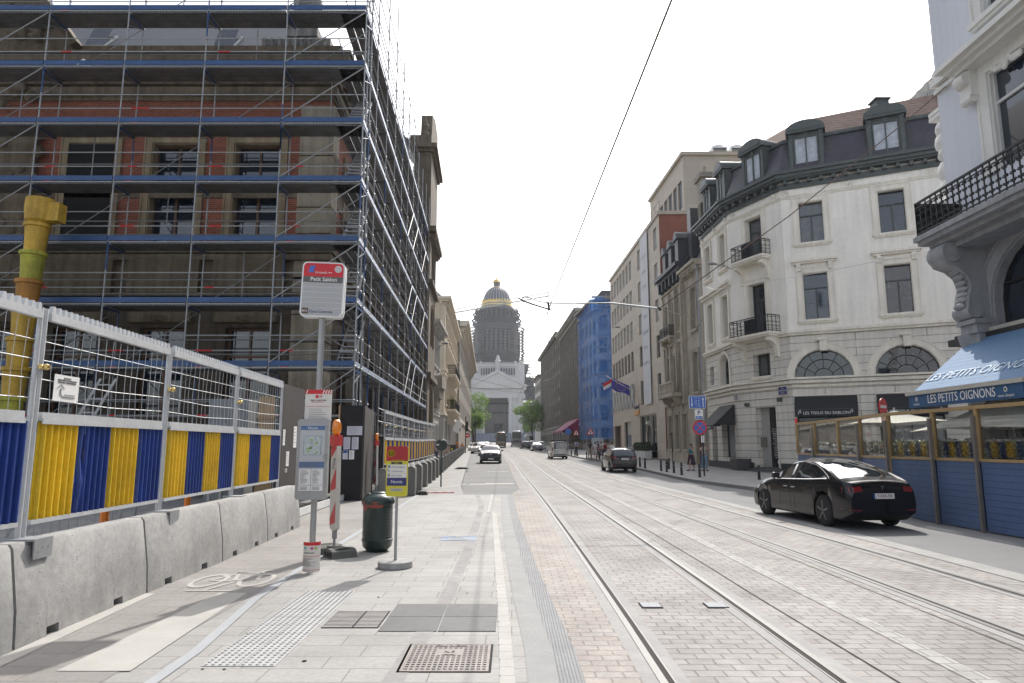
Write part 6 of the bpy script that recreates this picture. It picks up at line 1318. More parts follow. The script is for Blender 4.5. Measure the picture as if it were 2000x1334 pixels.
    for s in(-1,1):
        if 'tail' in zt: wrap('tail_lamp',[[(s*a,b) for a,b in zt['tail']]],'rear',TAIL)
        if 'head' in zt: wrap('headlight',[[(s*a,b) for a,b in zt['head']]],'front',HEADL,.006,8,4)
        if detail:
            x=pil[1]; zbm=cr(belt,x)
            for xx in(fw+.42,pil[1],tr_+.02): wrap('door_gap',[[(xx,zb+.12),(xx+.012,zb+.12),(xx+.012,zbm-.02),(xx,zbm-.02)]],'L' if s>0 else 'R',UND,.0015,1,8)
            for xx in(pil[1]-.28,tr_-.1): wrap('door_handle',[[(xx,zbm-.17),(xx+.2,zbm-.165),(xx+.2,zbm-.135),(xx,zbm-.14)]],'L' if s>0 else 'R',zt.get('handle',PLAS),.018,3,1)
        q=M(); mx=fw+.42; mz=cr(belt,mx)+.04; q.cbox((mx,s*(hw+.07),mz+.06),(.11,.19,.13)); q.cbox((mx,s*(hw-.03),mz),(.06,.14,.04)); me_=q.build('wing_mirror',paint,t,smooth=60)
        bvl=me_.modifiers.new('b','BEVEL'); bvl.width=.03; bvl.segments=2
    if plate:
        for ax,xx in(('rear',1),('front',-1)):
            zc=zt.get('plate',.62) if xx>0 else .42; h=bv.ray_cast(Vector((L/2+xx*(L/2+2),0,zc)),Vector((-xx,0,0)))
            if h[0]:
                q=M(); q.box(-.26,-.012,-.055,.26,.0,.055); q.box(-.26,-.014,-.055,-.215,-.0,.055,1); rz=PI/2 if xx>0 else -PI/2; o=q.build('number_plate',[PLATE,FBLUE],t,(h[0].x+xx*.01,0,zc),(0,0,rz))
                if platetxt and xx>0: text(platetxt,.085,TAIL,o,(.02,-.018,0),ext=.001,sx=.9)
    if rails:
        for s in(-1,1): q=M(); q.tube([(tw-.05,s*hw*roofw*.86,H-.03),(tw+.15,s*hw*roofw*.86,H+.045),(tr_-.1,s*hw*roofw*.86,H+.045),(tr_+.05,s*hw*roofw*.86,H-.04)],.016,6); q.build('roof_rail',STEEL,t,smooth=60)
    return t,wrap,bv
BLKP=mat('paint_black',(.008,.0078,.009),.2,0,.1,1.,spec=.35,coat=.45); WHP=mat('paint_white',(.55,.54,.51),.3,0,.06,1.,coat=.5); NVP=mat('paint_dark_grey',(.03,.035,.042),.2,0,.1,1.,coat=.9); SLV=mat('paint_silver',(.42,.43,.44),.3,.5,.06,1.,coat=.6); BRP=mat('paint_brown',(.05,.035,.03),.25,.2,.1,1.,coat=.8)
HV=lambda dx,dy: math.atan2(-dy,-dx)     # heading: local +x is the tail direction
# near electric-looking saloon, driving away
hx=(7.72-8.12, 19.3-16.2); 
Lt=4.69; d=Vector(hx).normalized(); tail=Vector((8.22,15.25)); nose_=tail+d*Lt
t,wrap,bv=car('glossy black fastback saloon driving past the blue terrace',(nose_.x,nose_.y,RD),math.atan2(-d.y,-d.x),4.69,1.85,1.44,2.875,.84,
 [(0,.60),(.08,.66),(.35,.78),(.8,.89),(1.25,.97),(1.5,1.07),(1.95,1.31),(2.35,1.43),(2.75,1.44),(3.2,1.40),(3.7,1.26),(4.2,1.07),(4.5,.985),(4.62,.97),(4.66,.90),(4.69,.80)],
 [(0,.56),(.5,.74),(1.3,.90),(2.2,.93),(3.2,.97),(3.8,1.0),(4.3,.97),(4.69,.80)],.335,BLKP,(1.32,2.08,2.45,4.22),name='saloon_car',glassroof=True,roofw=.64,lights={'tail':[(.92,.86),(.52,.90),(.50,.80),(.93,.74)],'head':[(.9,.62),(.55,.6),(.55,.70),(.88,.74)],'plate':.70,'handle':SLV},platetxt='T-XAR-730')
q=M()
for s in(-1,1):    # bright trim along the window line
    P_=[]
    for i in range(22):
        x=1.45+i*2.55/21; h=bv.ray_cast(Vector((x,3*s,cr([(1.45,1.03),(1.8,1.22),(2.3,1.345),(2.7,1.355),(3.2,1.30),(3.6,1.19),(3.9,1.07),(4.0,1.02)],x))),Vector((0,-s,0)))
        if h[0]: P_.append(h[0]+Vector((0,s*.004,0)))
    q.tube(P_,.011,5,cap=False)
    P_=[]
    for i in range(16):
        x=1.5+i*2.4/15; h=bv.ray_cast(Vector((x,3*s,cr([(1.3,.93),(2.2,.955),(3.2,.99),(3.9,1.03)],x))),Vector((0,-s,0)))
        if h[0]: P_.append(h[0]+Vector((0,s*.004,0)))
    q.tube(P_,.009,5,cap=False)
q.build('window_trim',mat('chrome',(.7,.7,.72),.15,1.,.05,2.),t,smooth=60)
wrap('rear_reflector',[[(-.55,.40),(-.86,.41),(-.86,.435),(-.55,.42)],[(.55,.40),(.86,.41),(.86,.435),(.55,.42)]],'rear',TAIL); wrap('rear_valance',[[(-.8,.24),(.8,.24),(.8,.34),(-.8,.34)]],'rear',PLAS,.004,10,2); wrap('boot_gap',[[(-.5,.60),(.5,.60),(.5,.606),(-.5,.606)]],'rear',UND,.002,8,1)
wrap('boot_lip',[[(4.46,-.7),(4.46,.7),(4.55,.66),(4.55,-.66)]],'top',PLAS,.010,10,2)
t.scale=(.965,.975,1.065)
q=M(); q.prism([(-.05,.0),(.05,.0),(.045,-.014),(.012,-.01),(.004,-.085),(-.004,-.085),(-.012,-.01),(-.045,-.014)],0,.008,'xz'); h=bv.ray_cast(Vector((8,0,.86)),Vector((-1,0,0))); q.build('badge',MATS['chrome'],t,(h[0].x+.01,0,.90),PI/2)
# oncoming black suv
suvT=[(0,.75),(.1,.90),(.5,1.0),(1.1,1.06),(1.35,1.12),(1.95,1.52),(2.4,1.62),(3.2,1.64),(4.0,1.58),(4.45,1.30),(4.62,1.05),(4.68,.85)]; suvB=[(0,.72),(.6,.95),(1.4,1.02),(3.,1.06),(4.2,1.10),(4.68,.8)]
sl_=lambda y: (c1(y)-3.02)
t,wrap,bv=car('black suv driving towards us in the oncoming lane, headlights bright',(-1.85,60.,T(61)+RD),R(92),4.68,1.92,1.64,2.8,.9,suvT,suvB,.37,BLKP,(1.25,2.0,3.9,4.5),name='suv_car',lights={'head':[(.88,.82),(.62,.80),(.63,.90),(.86,.93)],'plate':.8},roofw=.7,rails=True,detail=1)
wrap('front_bumper',[[(-.93,.28),(.93,.28),(.9,.58),(-.9,.58)]],'front',PLAS,.004,12,3); wrap('grille',[[(-.5,.60),(.5,.60),(.5,.78),(-.5,.78)],[(-.8,.30),(.8,.30),(.75,.45),(-.75,.45)]],'front',PLAS,.006,8,2)
q=M(); q.lathe([(.07,0),(.07,-.02),(.01,-.03)],12,ax='y') if False else q.prism([(-.09,.0),(.09,.0),(.07,.05),(-.07,.05)],-.01,0,'xz'); q.build('badge',MATS['chrome'],t,(-.0,0,.78),-PI/2)
sedT=[(0,.6),(.1,.72),(.6,.86),(1.1,.94),(1.3,1.0),(1.95,1.36),(2.4,1.45),(3.1,1.44),(3.8,1.18),(4.0,1.04),(4.4,1.0),(4.5,.8)]; sedB=[(0,.58),(.6,.82),(1.4,.92),(3.6,.98),(4.5,.78)]
hatT=[(0,.68),(.1,.8),(.5,.94),(1.0,1.02),(1.2,1.08),(1.85,1.48),(2.3,1.56),(3.2,1.56),(3.7,1.48),(4.0,1.15),(4.12,.95),(4.16,.8)]; hatB=[(0,.66),(.6,.9),(1.3,.98),(3.,1.04),(3.8,1.08),(4.16,.8)]
SL={'head':[(.82,.62),(.5,.6),(.5,.72),(.8,.76)],'tail':[(.82,.82),(.55,.84),(.55,.96),(.80,1.0)],'plate':.7}
lab=[('white topped car queuing behind the black suv, nearest of the oncoming queue',-3.35,86,sedT,sedB,4.5,1.45,WHP,0),('pale silver car farther back behind the black suv',-5.6,118,hatT,hatB,4.16,1.56,SLV,0),('red-brown car with white bonnet waiting by the kerb posts',-5.0,98,hatT,hatB,4.16,1.5,WHP,1),('white car behind the red-brown one at the kerb posts',-6.3,112,sedT,sedB,4.5,1.45,WHP,1),('grey car deep in the oncoming queue before the tram',-5.5,140,sedT,sedB,4.5,1.45,SLV,2)]
for l,dx,y,tp,bt,L_,H_,pt_,k in lab: car(l,(dx,y,T(y)+RD),R(88.5),L_,1.8,H_,2.6,.85,tp,bt,.32,pt_,(1.2,1.95,3.1 if tp is sedT else 3.6,3.95 if tp is sedT else 4.02),name='queued_car',lights=SL,detail=0,group='cars queuing in the oncoming lane')
# right lane: dark hatchback, white van, dark cars
def rl_(label,x,y,tp,bt,L_,W_,H_,wb,pt_,cab,wr=.33,yaw=-87.,**k):
    a=R(yaw); return car(label,(x-0,y+L_,T(y+2)+RD),a,L_,W_,H_,wb,.85,tp,bt,wr,pt_,cab,**k)
t,wrap,bv=rl_('black crossover hatchback with silver roof rails in the shaded lane',7.05,44.6,[(a,b*1.0) for a,b in hatT],hatB,4.16,1.80,1.57,2.55,BLKP,(1.1,1.85,3.65,4.06),name='hatchback_car',lights={'tail':[(.85,.86),(.5,.88),(.5,.99),(.80,1.02)],'plate':.86},rails=True,platetxt='1-XKD-482',roofw=.74)
wrap('rear_bumper',[[(-.84,.30),(.84,.30),(.84,.52),(-.84,.52)]],'rear',PLAS,.006,10,2); wrap('rear_reflector',[[(-.6,.42),(-.78,.42),(-.78,.46),(-.6,.46)],[(.6,.42),(.78,.42),(.78,.46),(.6,.46)]],'rear',TAIL)
vanT=[(0,.75),(.1,.9),(.5,1.08),(.9,1.16),(1.05,1.25),(1.65,1.70),(2.1,1.80),(3.2,1.82),(4.2,1.80),(4.3,1.70),(4.36,1.2),(4.38,.8)]; vanB=[(0,.7),(.6,1.0),(1.2,1.06),(4.2,1.10),(4.38,.78)]
t,wrap,bv=rl_('small white van with tinted rear window in the shaded lane',4.8,72.5,vanT,vanB,4.38,1.80,1.82,2.7,WHP,(.95,1.65,4.22,4.37),name='delivery_van',cat='van',lights={'tail':[(.86,.86),(.72,.86),(.72,1.22),(.86,1.22)],'plate':.72},roofw=.86,side=(1.3,2.1,2.4))
wrap('rear_window',[[(-.58,1.14),(.58,1.14),(.55,1.62),(-.55,1.62)]],'rear',CGL,.012,6,4); wrap('rear_bumper',[[(-.86,.32),(.86,.32),(.86,.5),(-.86,.5)]],'rear',PLAS,.006,8,2); wrap('door_gap',[[(-.62,.62),(-.6,.62),(-.6,1.7),(-.62,1.7)],[(.6,.62),(.62,.62),(.62,1.7),(.6,1.7)]],'rear',UND,.003,1,8)
q=M(); q.box(1.6,-.6,1.84,3.8,.6,1.9)
for x in(1.7,2.7,3.7): q.box(x,-.75,1.82,x+.06,.75,1.96)
q.build('roof_rack',PLAS,t)
k=dict(lights={'tail':[(.82,.78),(.5,.8),(.5,.92),(.80,.95)],'plate':.7},detail=0,group='dark cars far along the shaded lane',name='distant_car')
rl_('dark grey saloon ahead of the cyclist in the shaded lane',4.1,117,sedT,sedB,4.5,1.8,1.45,2.6,NVP,(1.2,1.95,3.1,3.95),**k); rl_('black car at the far end of the shaded lane, next to the coach',2.6,140,hatT,hatB,4.16,1.85,1.6,2.6,BLKP,(1.1,1.85,3.65,4.06),**k); rl_('white car parked at the far-side kerb beyond the cyclist',5.3,128,hatT,hatB,4.16,1.8,1.55,2.6,WHP,(1.1,1.85,3.65,4.06),**k); rl_('small dark car parked at the kerb behind the white one',4.2,149,hatT,hatB,4.16,1.8,1.5,2.6,NVP,(1.1,1.85,3.65,4.06),**k)
# tram, coach, bus: box bodies with shaped ends
def bus(name,label,cat,loc,yaw,L_,W_,H_,paint,glass_band,extra,front=True):
    t=thing(name,label,cat,loc,R(yaw)); q=M(); n=[(0,-W_/2+.25,H_*.0+.3),]
    def secb(ins,z0,z1): 
        w_=W_/2-ins; return [(-w_,z0),(w_,z0),(w_,z1*.55),(w_-.05,z1-.45),(w_-.25,z1-.12),(w_-.55,z1),(-(w_-.55),z1),(-(w_-.25),z1-.12),(-(w_-.05),z1-.45),(-w_,z1*.55)]
    st=[(0,.22,.42,H_-.30),(.12,.08,.35,H_-.12),(.4,0,.3,H_),(L_-.4,0,.3,H_),(L_-.1,.06,.35,H_-.1),(L_,.18,.42,H_-.25)]
    rows=[[(x,y,z) for y,z in secb(i,a,b)] for x,i,a,b in st]; m=len(rows[0])
    for a,b in zip(rows,rows[1:]):
        for j in range(m): q.face([a[j],a[(j+1)%m],b[(j+1)%m],b[j]])
    q.face(rows[0]); q.face(rows[-1]); q.build('body',paint,t,smooth=40)
    q=M(); z0,z1=glass_band; w_=W_/2-.24; q.box(-.03,-w_,z0,.02,w_,z1); q.build('windscreen',CGL,t)
    for s in(-1,1):
        q=M(); q.box(.7,s*(W_/2-.01),z0+.15,L_-.6,s*(W_/2+.012),min(z1,H_*.55*1.45)-.1)
        q.build('side_windows',CGL,t)
    for x in(2.2,L_-3):
        for s in(-1,1): q=M(); q.lathe([(.48,-.13),(.5,.0),(.48,.13)],18,(0,0,0),ax='y'); wh=put(None,'wheel',t,(x,s*(W_/2-.16),.48)); q.build('tyre',TYRE,wh,smooth=50); q=M(); q.lathe([(.28,s*.10),(.1,s*.14),(.01,s*.14)],14,ax='y'); q.build('rim',RIM,wh)
    extra(t); return t
def tx(t):
    q=M(); q.box(-.05,-.75,3.02,-.0,.75,3.28); o=q.build('destination_display',BLACK,t); text('92',.22,mat('led_orange',(.9,.3,.02),.5,emit=1.),o,(-.055,0,3.15),(PI/2,0,-PI/2),ext=.001)
    q=M(); q.box(-.06,-.98,.45,-.0,.98,.95); q.build('front_apron',mat('tram_bronze',(.20,.15,.10),.35,.4,.1,3.),t)
    for s in(-1,1): q=M(); q.lathe([(.11,0),(.11,-.03),(.01,-.04)],10,(-.05,s*.75,1.1),ax='x'); q.build('headlight',HEADL,t)
    q=M(); q.tube([(6,-.5,3.45),(7,0,4.3),(6.2,0,5.2)],.04,5); q.tube([(6,.5,3.45),(7,0,4.3)],.04,5); q.beam((6.2,-.8,5.25),(6.2,.8,5.25),.06,.06); q.build('pantograph',WGR,t)
    for s in(-1,1): q=M(); q.cbox((-.15,s*1.32,2.35),(.1,.2,.4)); q.cbox((-.05,s*1.2,2.5),(.05,.25,.05)); q.build('wing_mirror',BLACK,t)
bus('city_tram','bronze and silver tram approaching on the first track','tram',(c1(158)-.1,152,T(158)+RD),91,22,2.3,3.45,mat('tram_silver',(.30,.28,.25),.35,.5,.1,2.),(1.35,2.95),tx)
def cx_(t):
    for s in(-1,1): q=M(); q.box(-.05,s*.95-.12,.9,0,s*.95+.12,1.4); q.build('tail_lamp',TAIL,t)
    q=M(); q.box(-.06,-.4,.6,-.03,.4,.75); q.build('number_plate',PLATE,t); q=M(); 
    for i in range(6): q.box(-.05,-.7,1.05+i*.1,-.02,.7,1.1+i*.1)
    q.build('engine_grille',PLAS,t)
bus('touring_coach','white touring coach seen from behind past the tram','coach',(1.1,168,T(172)+RD),90.5,12,2.55,3.9,mat('coach_white',(.5,.5,.5),.35,0,.08,1.,coat=.4),(2.0,3.55),cx_)
bus('city_bus','dark fronted bus in the shade under the avenue trees','bus',(5.0,198,T(198)+RD),91,12,2.5,3.3,mat('bus_grey',(.16,.16,.17),.35,.2,.1,2.,coat=.4),(1.1,2.85),lambda t:[M().box(-.06,-.8,2.9,-.02,.8,3.15).build('destination_display',PAPER,t)])
# ---------------------------------------------------------------- bus stop and street furniture on the platform
SGR=mat('sign_grey',(.43,.43,.43),.45,0,.04,5.); STIBR=mat('stop_red',(.60,.02,.03),.4,0,.05,4.); TXD=mat('text_dark',(.05,.05,.07),.6); POLE=mat('pole_grey',(.36,.36,.36),.45,.3,.08,5.); CREAMP=mat('notice_cream',(.72,.69,.64),.6,0,.03,5.)
def rrect(w,h,r,n=4):
    o=[]
    for cx_,cz,a0 in((w/2-r,h-r,0),(-w/2+r,h-r,PI/2),(-w/2+r,r,PI),(w/2-r,r,1.5*PI)): o+=[(cx_+r*math.cos(a0+PI/2*i/n),cz+r*math.sin(a0+PI/2*i/n)) for i in range(n+1)]
    return o
t=thing('bus_stop','tall bus stop pole with red topped name sign, timetable case and notices','bus stop',(-2.72,9.61,0))
M().tube([(0,0,0),(0,0,4.1)],.042,12).build('pole',POLE,t,smooth=50)
q=M(); q.prism(rrect(.60,.80,.07),-.10,-.045,'xz'); q.prism(rrect(.60,.80,.07),.02,.07,'xz'); sg=q.build('sign_board',WHITE,t,(0,0,3.50)); sg.rotation_euler=(0,R(1.5),R(4))
q=M(); q.prism([(x*.93,z*.95+.02) for x,z in rrect(.60,.80,.06) ],-.104,-.099,'xz'); q.build('grey_field',SGR,sg)
q=M(); o_=[(x*.93,z*.95+.02) for x,z in rrect(.60,.80,.06)]; q.prism([(-.279,.585)]+[(.279,.585)]+[p_ for p_ in o_ if p_[1]>.6],-.108,-.104,'xz'); q.build('red_field',STIBR,sg); q=M(); q.box(-.279,-.108,.50,.279,-.104,.585); q.build('name_band',mat('band_grey',(.12,.125,.115),.5),sg)
q=M(); q.prism([(-.21,.64),(-.14,.64),(-.12,.74),(-.19,.74)],-.112,-.108,'xz'); q.build('company_logo',mat('logo_blue',(.07,.16,.55),.4),sg); text('.brussels',.05,PAPER,sg,(-.035,-.112,.645),ext=.001); q=M(); q.box(.07,-.112,.64,.09,-.109,.65); q.box(.095,-.112,.64,.115,-.109,.65); q.build('logo_mark',PAPER,sg)
q=M(); q.lathe([(.05,-.108),(.05,-.112),(.041,-.112),(.041,-.108)],20,(.205,0,.70),ax='y'); q.build('letter_ring',PAPER,sg); text('B',.07,PAPER,sg,(.205,-.112,.70),ext=.001,bold=.001)
text('Petit Sablon',.078,PAPER,sg,(.01,-.112,.543),ext=.001,bold=.0012)
q=M(); 
for i in range(5): q.box(-.275,-.106,.13+i*.075,.275,-.1042,.133+i*.075)
q.build('field_line',PAPER,sg); q=M(); q.box(-.27,-.11,.045,-.18,-.105,.125); q.build('night_line_badge',mat('badge_brown',(.13,.075,.04),.5),sg); text('N11',.045,PAPER,sg,(-.225,-.112,.08),ext=.001,bold=.001); text('Gare Centrale',.056,mat('text_navy',(.06,.07,.2),.6),sg,(-.165,-.107,.075),al='LEFT',ext=.001)
q=M(); q.prism(rrect(.43,1.09,.04),-.13,-.045,'xz'); cs=q.build('timetable_case',POLE,t,(-.02,0,.97),smooth=30)
q=M(); q.box(-.17,-.134,.12,.17,-.13,1.01); q.build('timetable_sheet',mat('sheet_grey',(.48,.49,.50),.3,0,.04,6.,coat=.5),cs)
q=M(); q.box(-.165,-.138,.94,.165,-.134,1.0); q.box(-.17,-.138,.43,.17,-.134,.51); q.build('blue_band',mat('band_blue',(.10,.17,.33),.5),cs); text('Noctis',.05,PAPER,cs,(.0,-.14,.967),ext=.001)
q=M(); q.box(-.12,-.137,.60,.12,-.134,.86); q.build('route_map_border',mat('map_border',(.10,.14,.28),.6),cs); q=M(); q.box(-.115,-.139,.605,.115,-.137,.855); mp_=q.build('route_map',mat('map_ground',(.50,.56,.55),.7,0,.2,18.),cs)
q=M()
for i in range(22): a,b=rnd.uniform(-.1,.1),rnd.uniform(.62,.84); q.beam((a,-.14,b),(a+rnd.uniform(-.05,.05),-.14,b+rnd.uniform(-.05,.05)),.0015,.004,up=(0,1,0))
q.build('map_line',mat('map_purple',(.25,.22,.45),.7),mp_); q=M()
for i in range(7): a,b=rnd.uniform(-.08,.08),rnd.uniform(.62,.82); q.box(a,-.141,b,a+.03,-.139,b+.025)
q.build('map_park',mat('map_green',(.35,.55,.12),.7),mp_)
q=M()
for i in range(2): q.box(-.165+i*.17,-.138,.20,-.01+i*.17,-.134,.41); q.box(-.165+i*.17,-.138,.12,-.01+i*.17,-.134,.19)
q.build('timetable_panel',PAPER,cs); q=M()
for c_ in range(2):
    for i in range(11): q.box(-.15+c_*.17,-.140,.22+i*.0165,-.15+c_*.17+rnd.uniform(.06,.12),-.138,.226+i*.0165)
    for i in range(3): q.box(-.15+c_*.17,-.140,.135+i*.016,-.15+c_*.17+.1,-.138,.142+i*.016)
for i in range(3): q.box(-.15,-.140,.445+i*.02,.08,-.138,.451+i*.02)
q.build('printed_lines',mat('print_grey',(.2,.2,.2),.7),cs); q=M(); q.box(.16,-.16,.55,.19,-.13,.60); q.build('lock',STEEL,cs)
q=M(); q.box(-.185,-.075,2.04,.185,-.062,2.47); nb=q.build('closure_notice',CREAMP,t,(.02,0,0)); q=M(); q.box(-.185,-.079,2.41,.185,-.075,2.47); q.build('red_header',STIBR,nb)
q=M()
for i in range(4): x=.06+i*.035; q.prism([(x-.006,2.412),(x+.010,2.412),(x+.03,2.468),(x+.014,2.468)],-.083,-.079,'xz')
q.prism([(-.175,2.412),(-.16,2.412),(-.145,2.468),(-.16,2.468)],-.083,-.079,'xz'); q.build('header_stripe',CREAMP,nb)
q=M(); q.lathe([(.024,-.075),(.024,-.079)],14,(-.02,0,2.375),ax='y'); q.box(-.1,-.079,2.295,.08,-.0755,2.301); q.box(-.17,-.079,2.235,.17,-.0755,2.239); q.build('red_mark',STIBR,nb); text('38',.042,STIBR,nb,(.03,-.079,2.375),ext=.001); text('Ligne supprimee',.034,TXD,nb,(0,-.079,2.325),ext=.001)
q=M()
for i in range(6): q.box(-.13,-.079,2.20-i*.025,-.13+rnd.uniform(.16,.27),-.0755,2.204-i*.025)
q.build('printed_lines',MATS['print_grey'],nb)
q=M(); q.lathe([(.115,.02),(.115,.41)],10,(0,0,0),a0=R(180),a1=R(360)); q.lathe([(.112,.02),(.112,.41)],10,(0,0,0),a0=R(180),a1=R(360)); lb=q.build('low_notice',CREAMP,t,smooth=50); q=M(); q.lathe([(.117,.365),(.117,.41)],10,(0,0,0),a0=R(181),a1=R(359)); q.lathe([(.117,.22),(.117,.226)],10,(0,0,0),a0=R(181),a1=R(359)); q.lathe([(.117,.045),(.117,.05)],10,(0,0,0),a0=R(181),a1=R(359)); q.build('red_header',STIBR,lb,smooth=50)
q=M()
for i in range(9): a0=R(205); q.lathe([(.117,.10+i*.012),(.117,.104+i*.012)],6,(0,0,0),a0=a0,a1=a0+R(rnd.uniform(50,110)))
q.lathe([(.117,.265),(.117,.275)],6,(0,0,0),a0=R(225),a1=R(300)); q.build('printed_lines',TXD,lb)
for i,(c_,a) in enumerate(((mat('logo_teal',(.1,.4,.5)),225),(mat('logo_pink',(.6,.05,.35)),275),(mat('logo_lime',(.4,.6,.05)),300))): q=M(); q.lathe([(.118,.315),(.118,.345)],5,(0,0,0),a0=R(a),a1=R(a+18)); q.build('small_logo',c_,lb)
# temporary stop on a round concrete foot
t=thing('temporary_stop','temporary bus stop sign, red over yellow, on a round concrete foot','bus stop sign',(-1.65,10.0,0)); M().lathe([(.235,0),(.245,.01),(.24,.085),(.225,.095),(.02,.095)],32).build('round_foot',CONC,t,smooth=40); M().tube([(0,0,.09),(0,0,1.68)],.021,12).build('pole',POLE,t,smooth=50)
YEL=mat('stop_yellow',(.62,.55,.04),.45,0,.05,4.); q=M(); q.prism(rrect(.31,.71,.03),-.045,-.022,'xz'); sg=q.build('sign_board',YEL,t,(0,0,.98)); q=M(); o_=rrect(.31,.71,.03); q.prism([(-.155,.50),(.155,.50)]+[p_ for p_ in o_ if p_[1]>.55],-.049,-.045,'xz'); q.build('red_field',mat('stop_dark_red',(.38,.015,.02),.4),sg)
q=M(); q.lathe([(.05,-.049),(.05,-.053),(.042,-.053),(.042,-.049)],20,(-.085,0,.61),ax='y'); q.build('letter_ring',FYEL,sg); text('B',.072,FYEL,sg,(-.085,-.053,.61),ext=.001,bold=.001); text('HALTE PROVISOIRE',.02,FYEL,sg,(.02,-.053,.51),ext=.001)
q=M(); q.box(-.085,-.05,.455,.075,-.045,.485); q.build('dark_strip',TXD,sg); text('ARRET',.024,YEL,sg,(-.005,-.052,.469),ext=.001)
for i,(n_,s_) in enumerate((('38','Centraal Station'),('71','De Brouckere'),('95','Grote Markt'))):
    q=M(); q.box(-.14,-.049,.39-i*.062,.14,-.045,.447-i*.062); q.build('line_strip',PAPER,sg); text(n_,.052,TXD,sg,(-.135,-.052,.418-i*.062),al='LEFT',ext=.001,sx=.85,bold=.0008); text(s_,.029,TXD,sg,(-.075,-.052,.416-i*.062),al='LEFT',ext=.001)
q=M(); q.box(-.14,-.049,.15,.14,-.045,.262); q.build('navy_field',NAVY,sg); text('Noctis',.062,PAPER,sg,(0,-.052,.206),ext=.001); q=M(); q.box(-.085,-.049,.075,.085,-.045,.112); q.build('grey_strip',SGR,sg); text('www.stib.be',.02,TXD,sg,(0,-.052,.093),ext=.001)
# litter bin
BG=mat('bin_green',(.012,.030,.026),.35,0,.15,5.,coat=.3); t=thing('litter_bin','dark green ribbed litter bin with a red bag showing','litter bin',(-2.2,11.5,0)); q=M(); q.lathe([(.17,.0),(.18,.03),(.235,.08),(.245,.16),(.252,.17),(.252,.20),(.24,.21),(.24,.74)],40,fl=lambda a:.012*abs(math.sin(20*a))); q.build('bin_body',BG,t,smooth=50)
q=M(); 
for z in [.25+i*.035 for i in range(14)]: q.lathe([(.243,z-.004),(.247,z),(.243,z+.004)],40)
q.build('bin_lattice',BG,t,smooth=40)
q=M(); q.lathe([(.24,.74),(.27,.76),(.272,.79),(.25,.845),(.21,.885),(.14,.915),(.13,.905),(.125,.93),(.10,.945),(.02,.95)],64,fl=lambda a:.03*math.sin(32*a)); q.build('bin_lid',BG,t,smooth=50)
q=M(); q.lathe([(.245,.70),(.262,.745),(.27,.80)],14,(0,0,0),a0=R(165),a1=R(300),fl=lambda a:.03*math.sin(7*a)); q.lathe([(.245,.70),(.25,.66)],10,a0=R(170),a1=R(235),fl=lambda a:.03*math.sin(7*a)); q.build('red_bag',mat('red_bag',(.25,.05,.045),.4,0,.15,6.),t,smooth=60)
# beacons on rubber feet
def rubber_foot(t):
    q=M()
    for x in(-.42,.06): 
        q.prism([(x,.0),(x+.36,0),(x+.33,.10),(x+.26,.13),(x+.10,.13),(x+.03,.10)],-.2,.2,'xz')
    q.box(-.4,-.12,.0,.4,.12,.09); q.box(-.08,-.08,.09,.08,.08,.14)
    for x in(-.36,-.27,.14,.24,.33):
        for y in(-.205,.185): q.box(x-.02,y,.03,x+.03,y+.02,.09,1)
        q.box(x-.02,-.12,.13,x+.02,.12,.134,1)
    q.build('rubber_foot',[mat('rubber_grey',(.13,.13,.12),.85,0,.2,6.),DARK],t)
def beacon(label,x,y,h,lean,yaw,z=0):
    t=thing('beacon',label,'traffic beacon',(x,y,z),yaw,'red and white traffic beacons'); rubber_foot(t); b=put(None,'board_mount',t); 
    q=M(); q.tube([(0,0,.1),(0,0,.42)],.022,8); q.box(-.03,-.03,.25,.03,.03,.45); sp=q.build('stem',STEEL,t); bpy.data.objects.remove(b)
    q=M(); q.prism([(-.115,.42),(0,.36),(.115,.42),(.115,1.70),(-.115,1.70)],-.035,.035,'xz'); bd=q.build('board',mat('beacon_white',(.62,.60,.56),.5,0,.1,5.),t,(0,0,0),(R(2),R(lean),0))
    q=M(); k=0
    for z0 in(.45,.98): q.prism([(-.10,z0),(.10,z0+.06),(.10,z0+.38),(-.10,z0+.10)],-.039,-.036,'xz'); q.prism([(.10,z0+.06),(.10,z0+.34),(-.02,z0+.24),(-.10,z0+.02)],-.0395,-.0365,'xz') if False else None
    q.prism([(-.10,1.5),(.10,1.66),(.10,1.69),(-.10,1.69)],-.039,-.036,'xz'); q.build('red_band',mat('beacon_red',(.55,.06,.06),.4,0,.08,5.),bd)
    text('VCA',.1,TXD,bd,(.02,-.041,1.42),(PI/2,R(-70),0),ext=.001)
    q=M(); q.box(-.09,-.07,1.70,.09,.07,1.86); q.build('lamp_housing',MATS['beacon_red'],bd); q=M(); q.box(-.12,-.05,1.70,-.09,.05,1.80); q.tube([(-.14,-.03,1.78),(-.08,-.03,1.78)],.015,6); q.build('battery_catch',FYEL,bd)
    q=M(); q.lathe([(.07,-.05),(.09,-.03),(.09,.03),(.07,.05)],20,(0,0,0),ax='y'); q.v=[(x_,y_,z_*1.45+1.985) for x_,y_,z_ in q.v]; q.build('amber_lamp',LENS,bd,smooth=50)
beacon('red and white beacon with amber lamp on a rubber foot, beside the bus stop','x' and -2.8,11.1,1.9,2.5,R(-52)); beacon('smaller looking beacon with amber lamp behind the green litter bin',-4.55,23.3,1.9,3,R(-60))
t=thing('rubber_block','spare pale rubber beacon foot lying at the start of the grey post row','beacon foot',(-3.35,24.3,0),R(5)); rubber_foot(t)
t=thing('fallen_board','red and white board lying flat beside the grey post row','barrier board',(-2.6,25.2,0),R(8)); q=M(); q.box(-.5,-.08,0,.5,.08,.03); q.build('board',MATS['beacon_red'],t); q=M(); 
for i in range(3): q.box(-.4+i*.33,-.082,.03,-.25+i*.33,.082,.034)
q.build('white_band',MATS['beacon_white'],t)
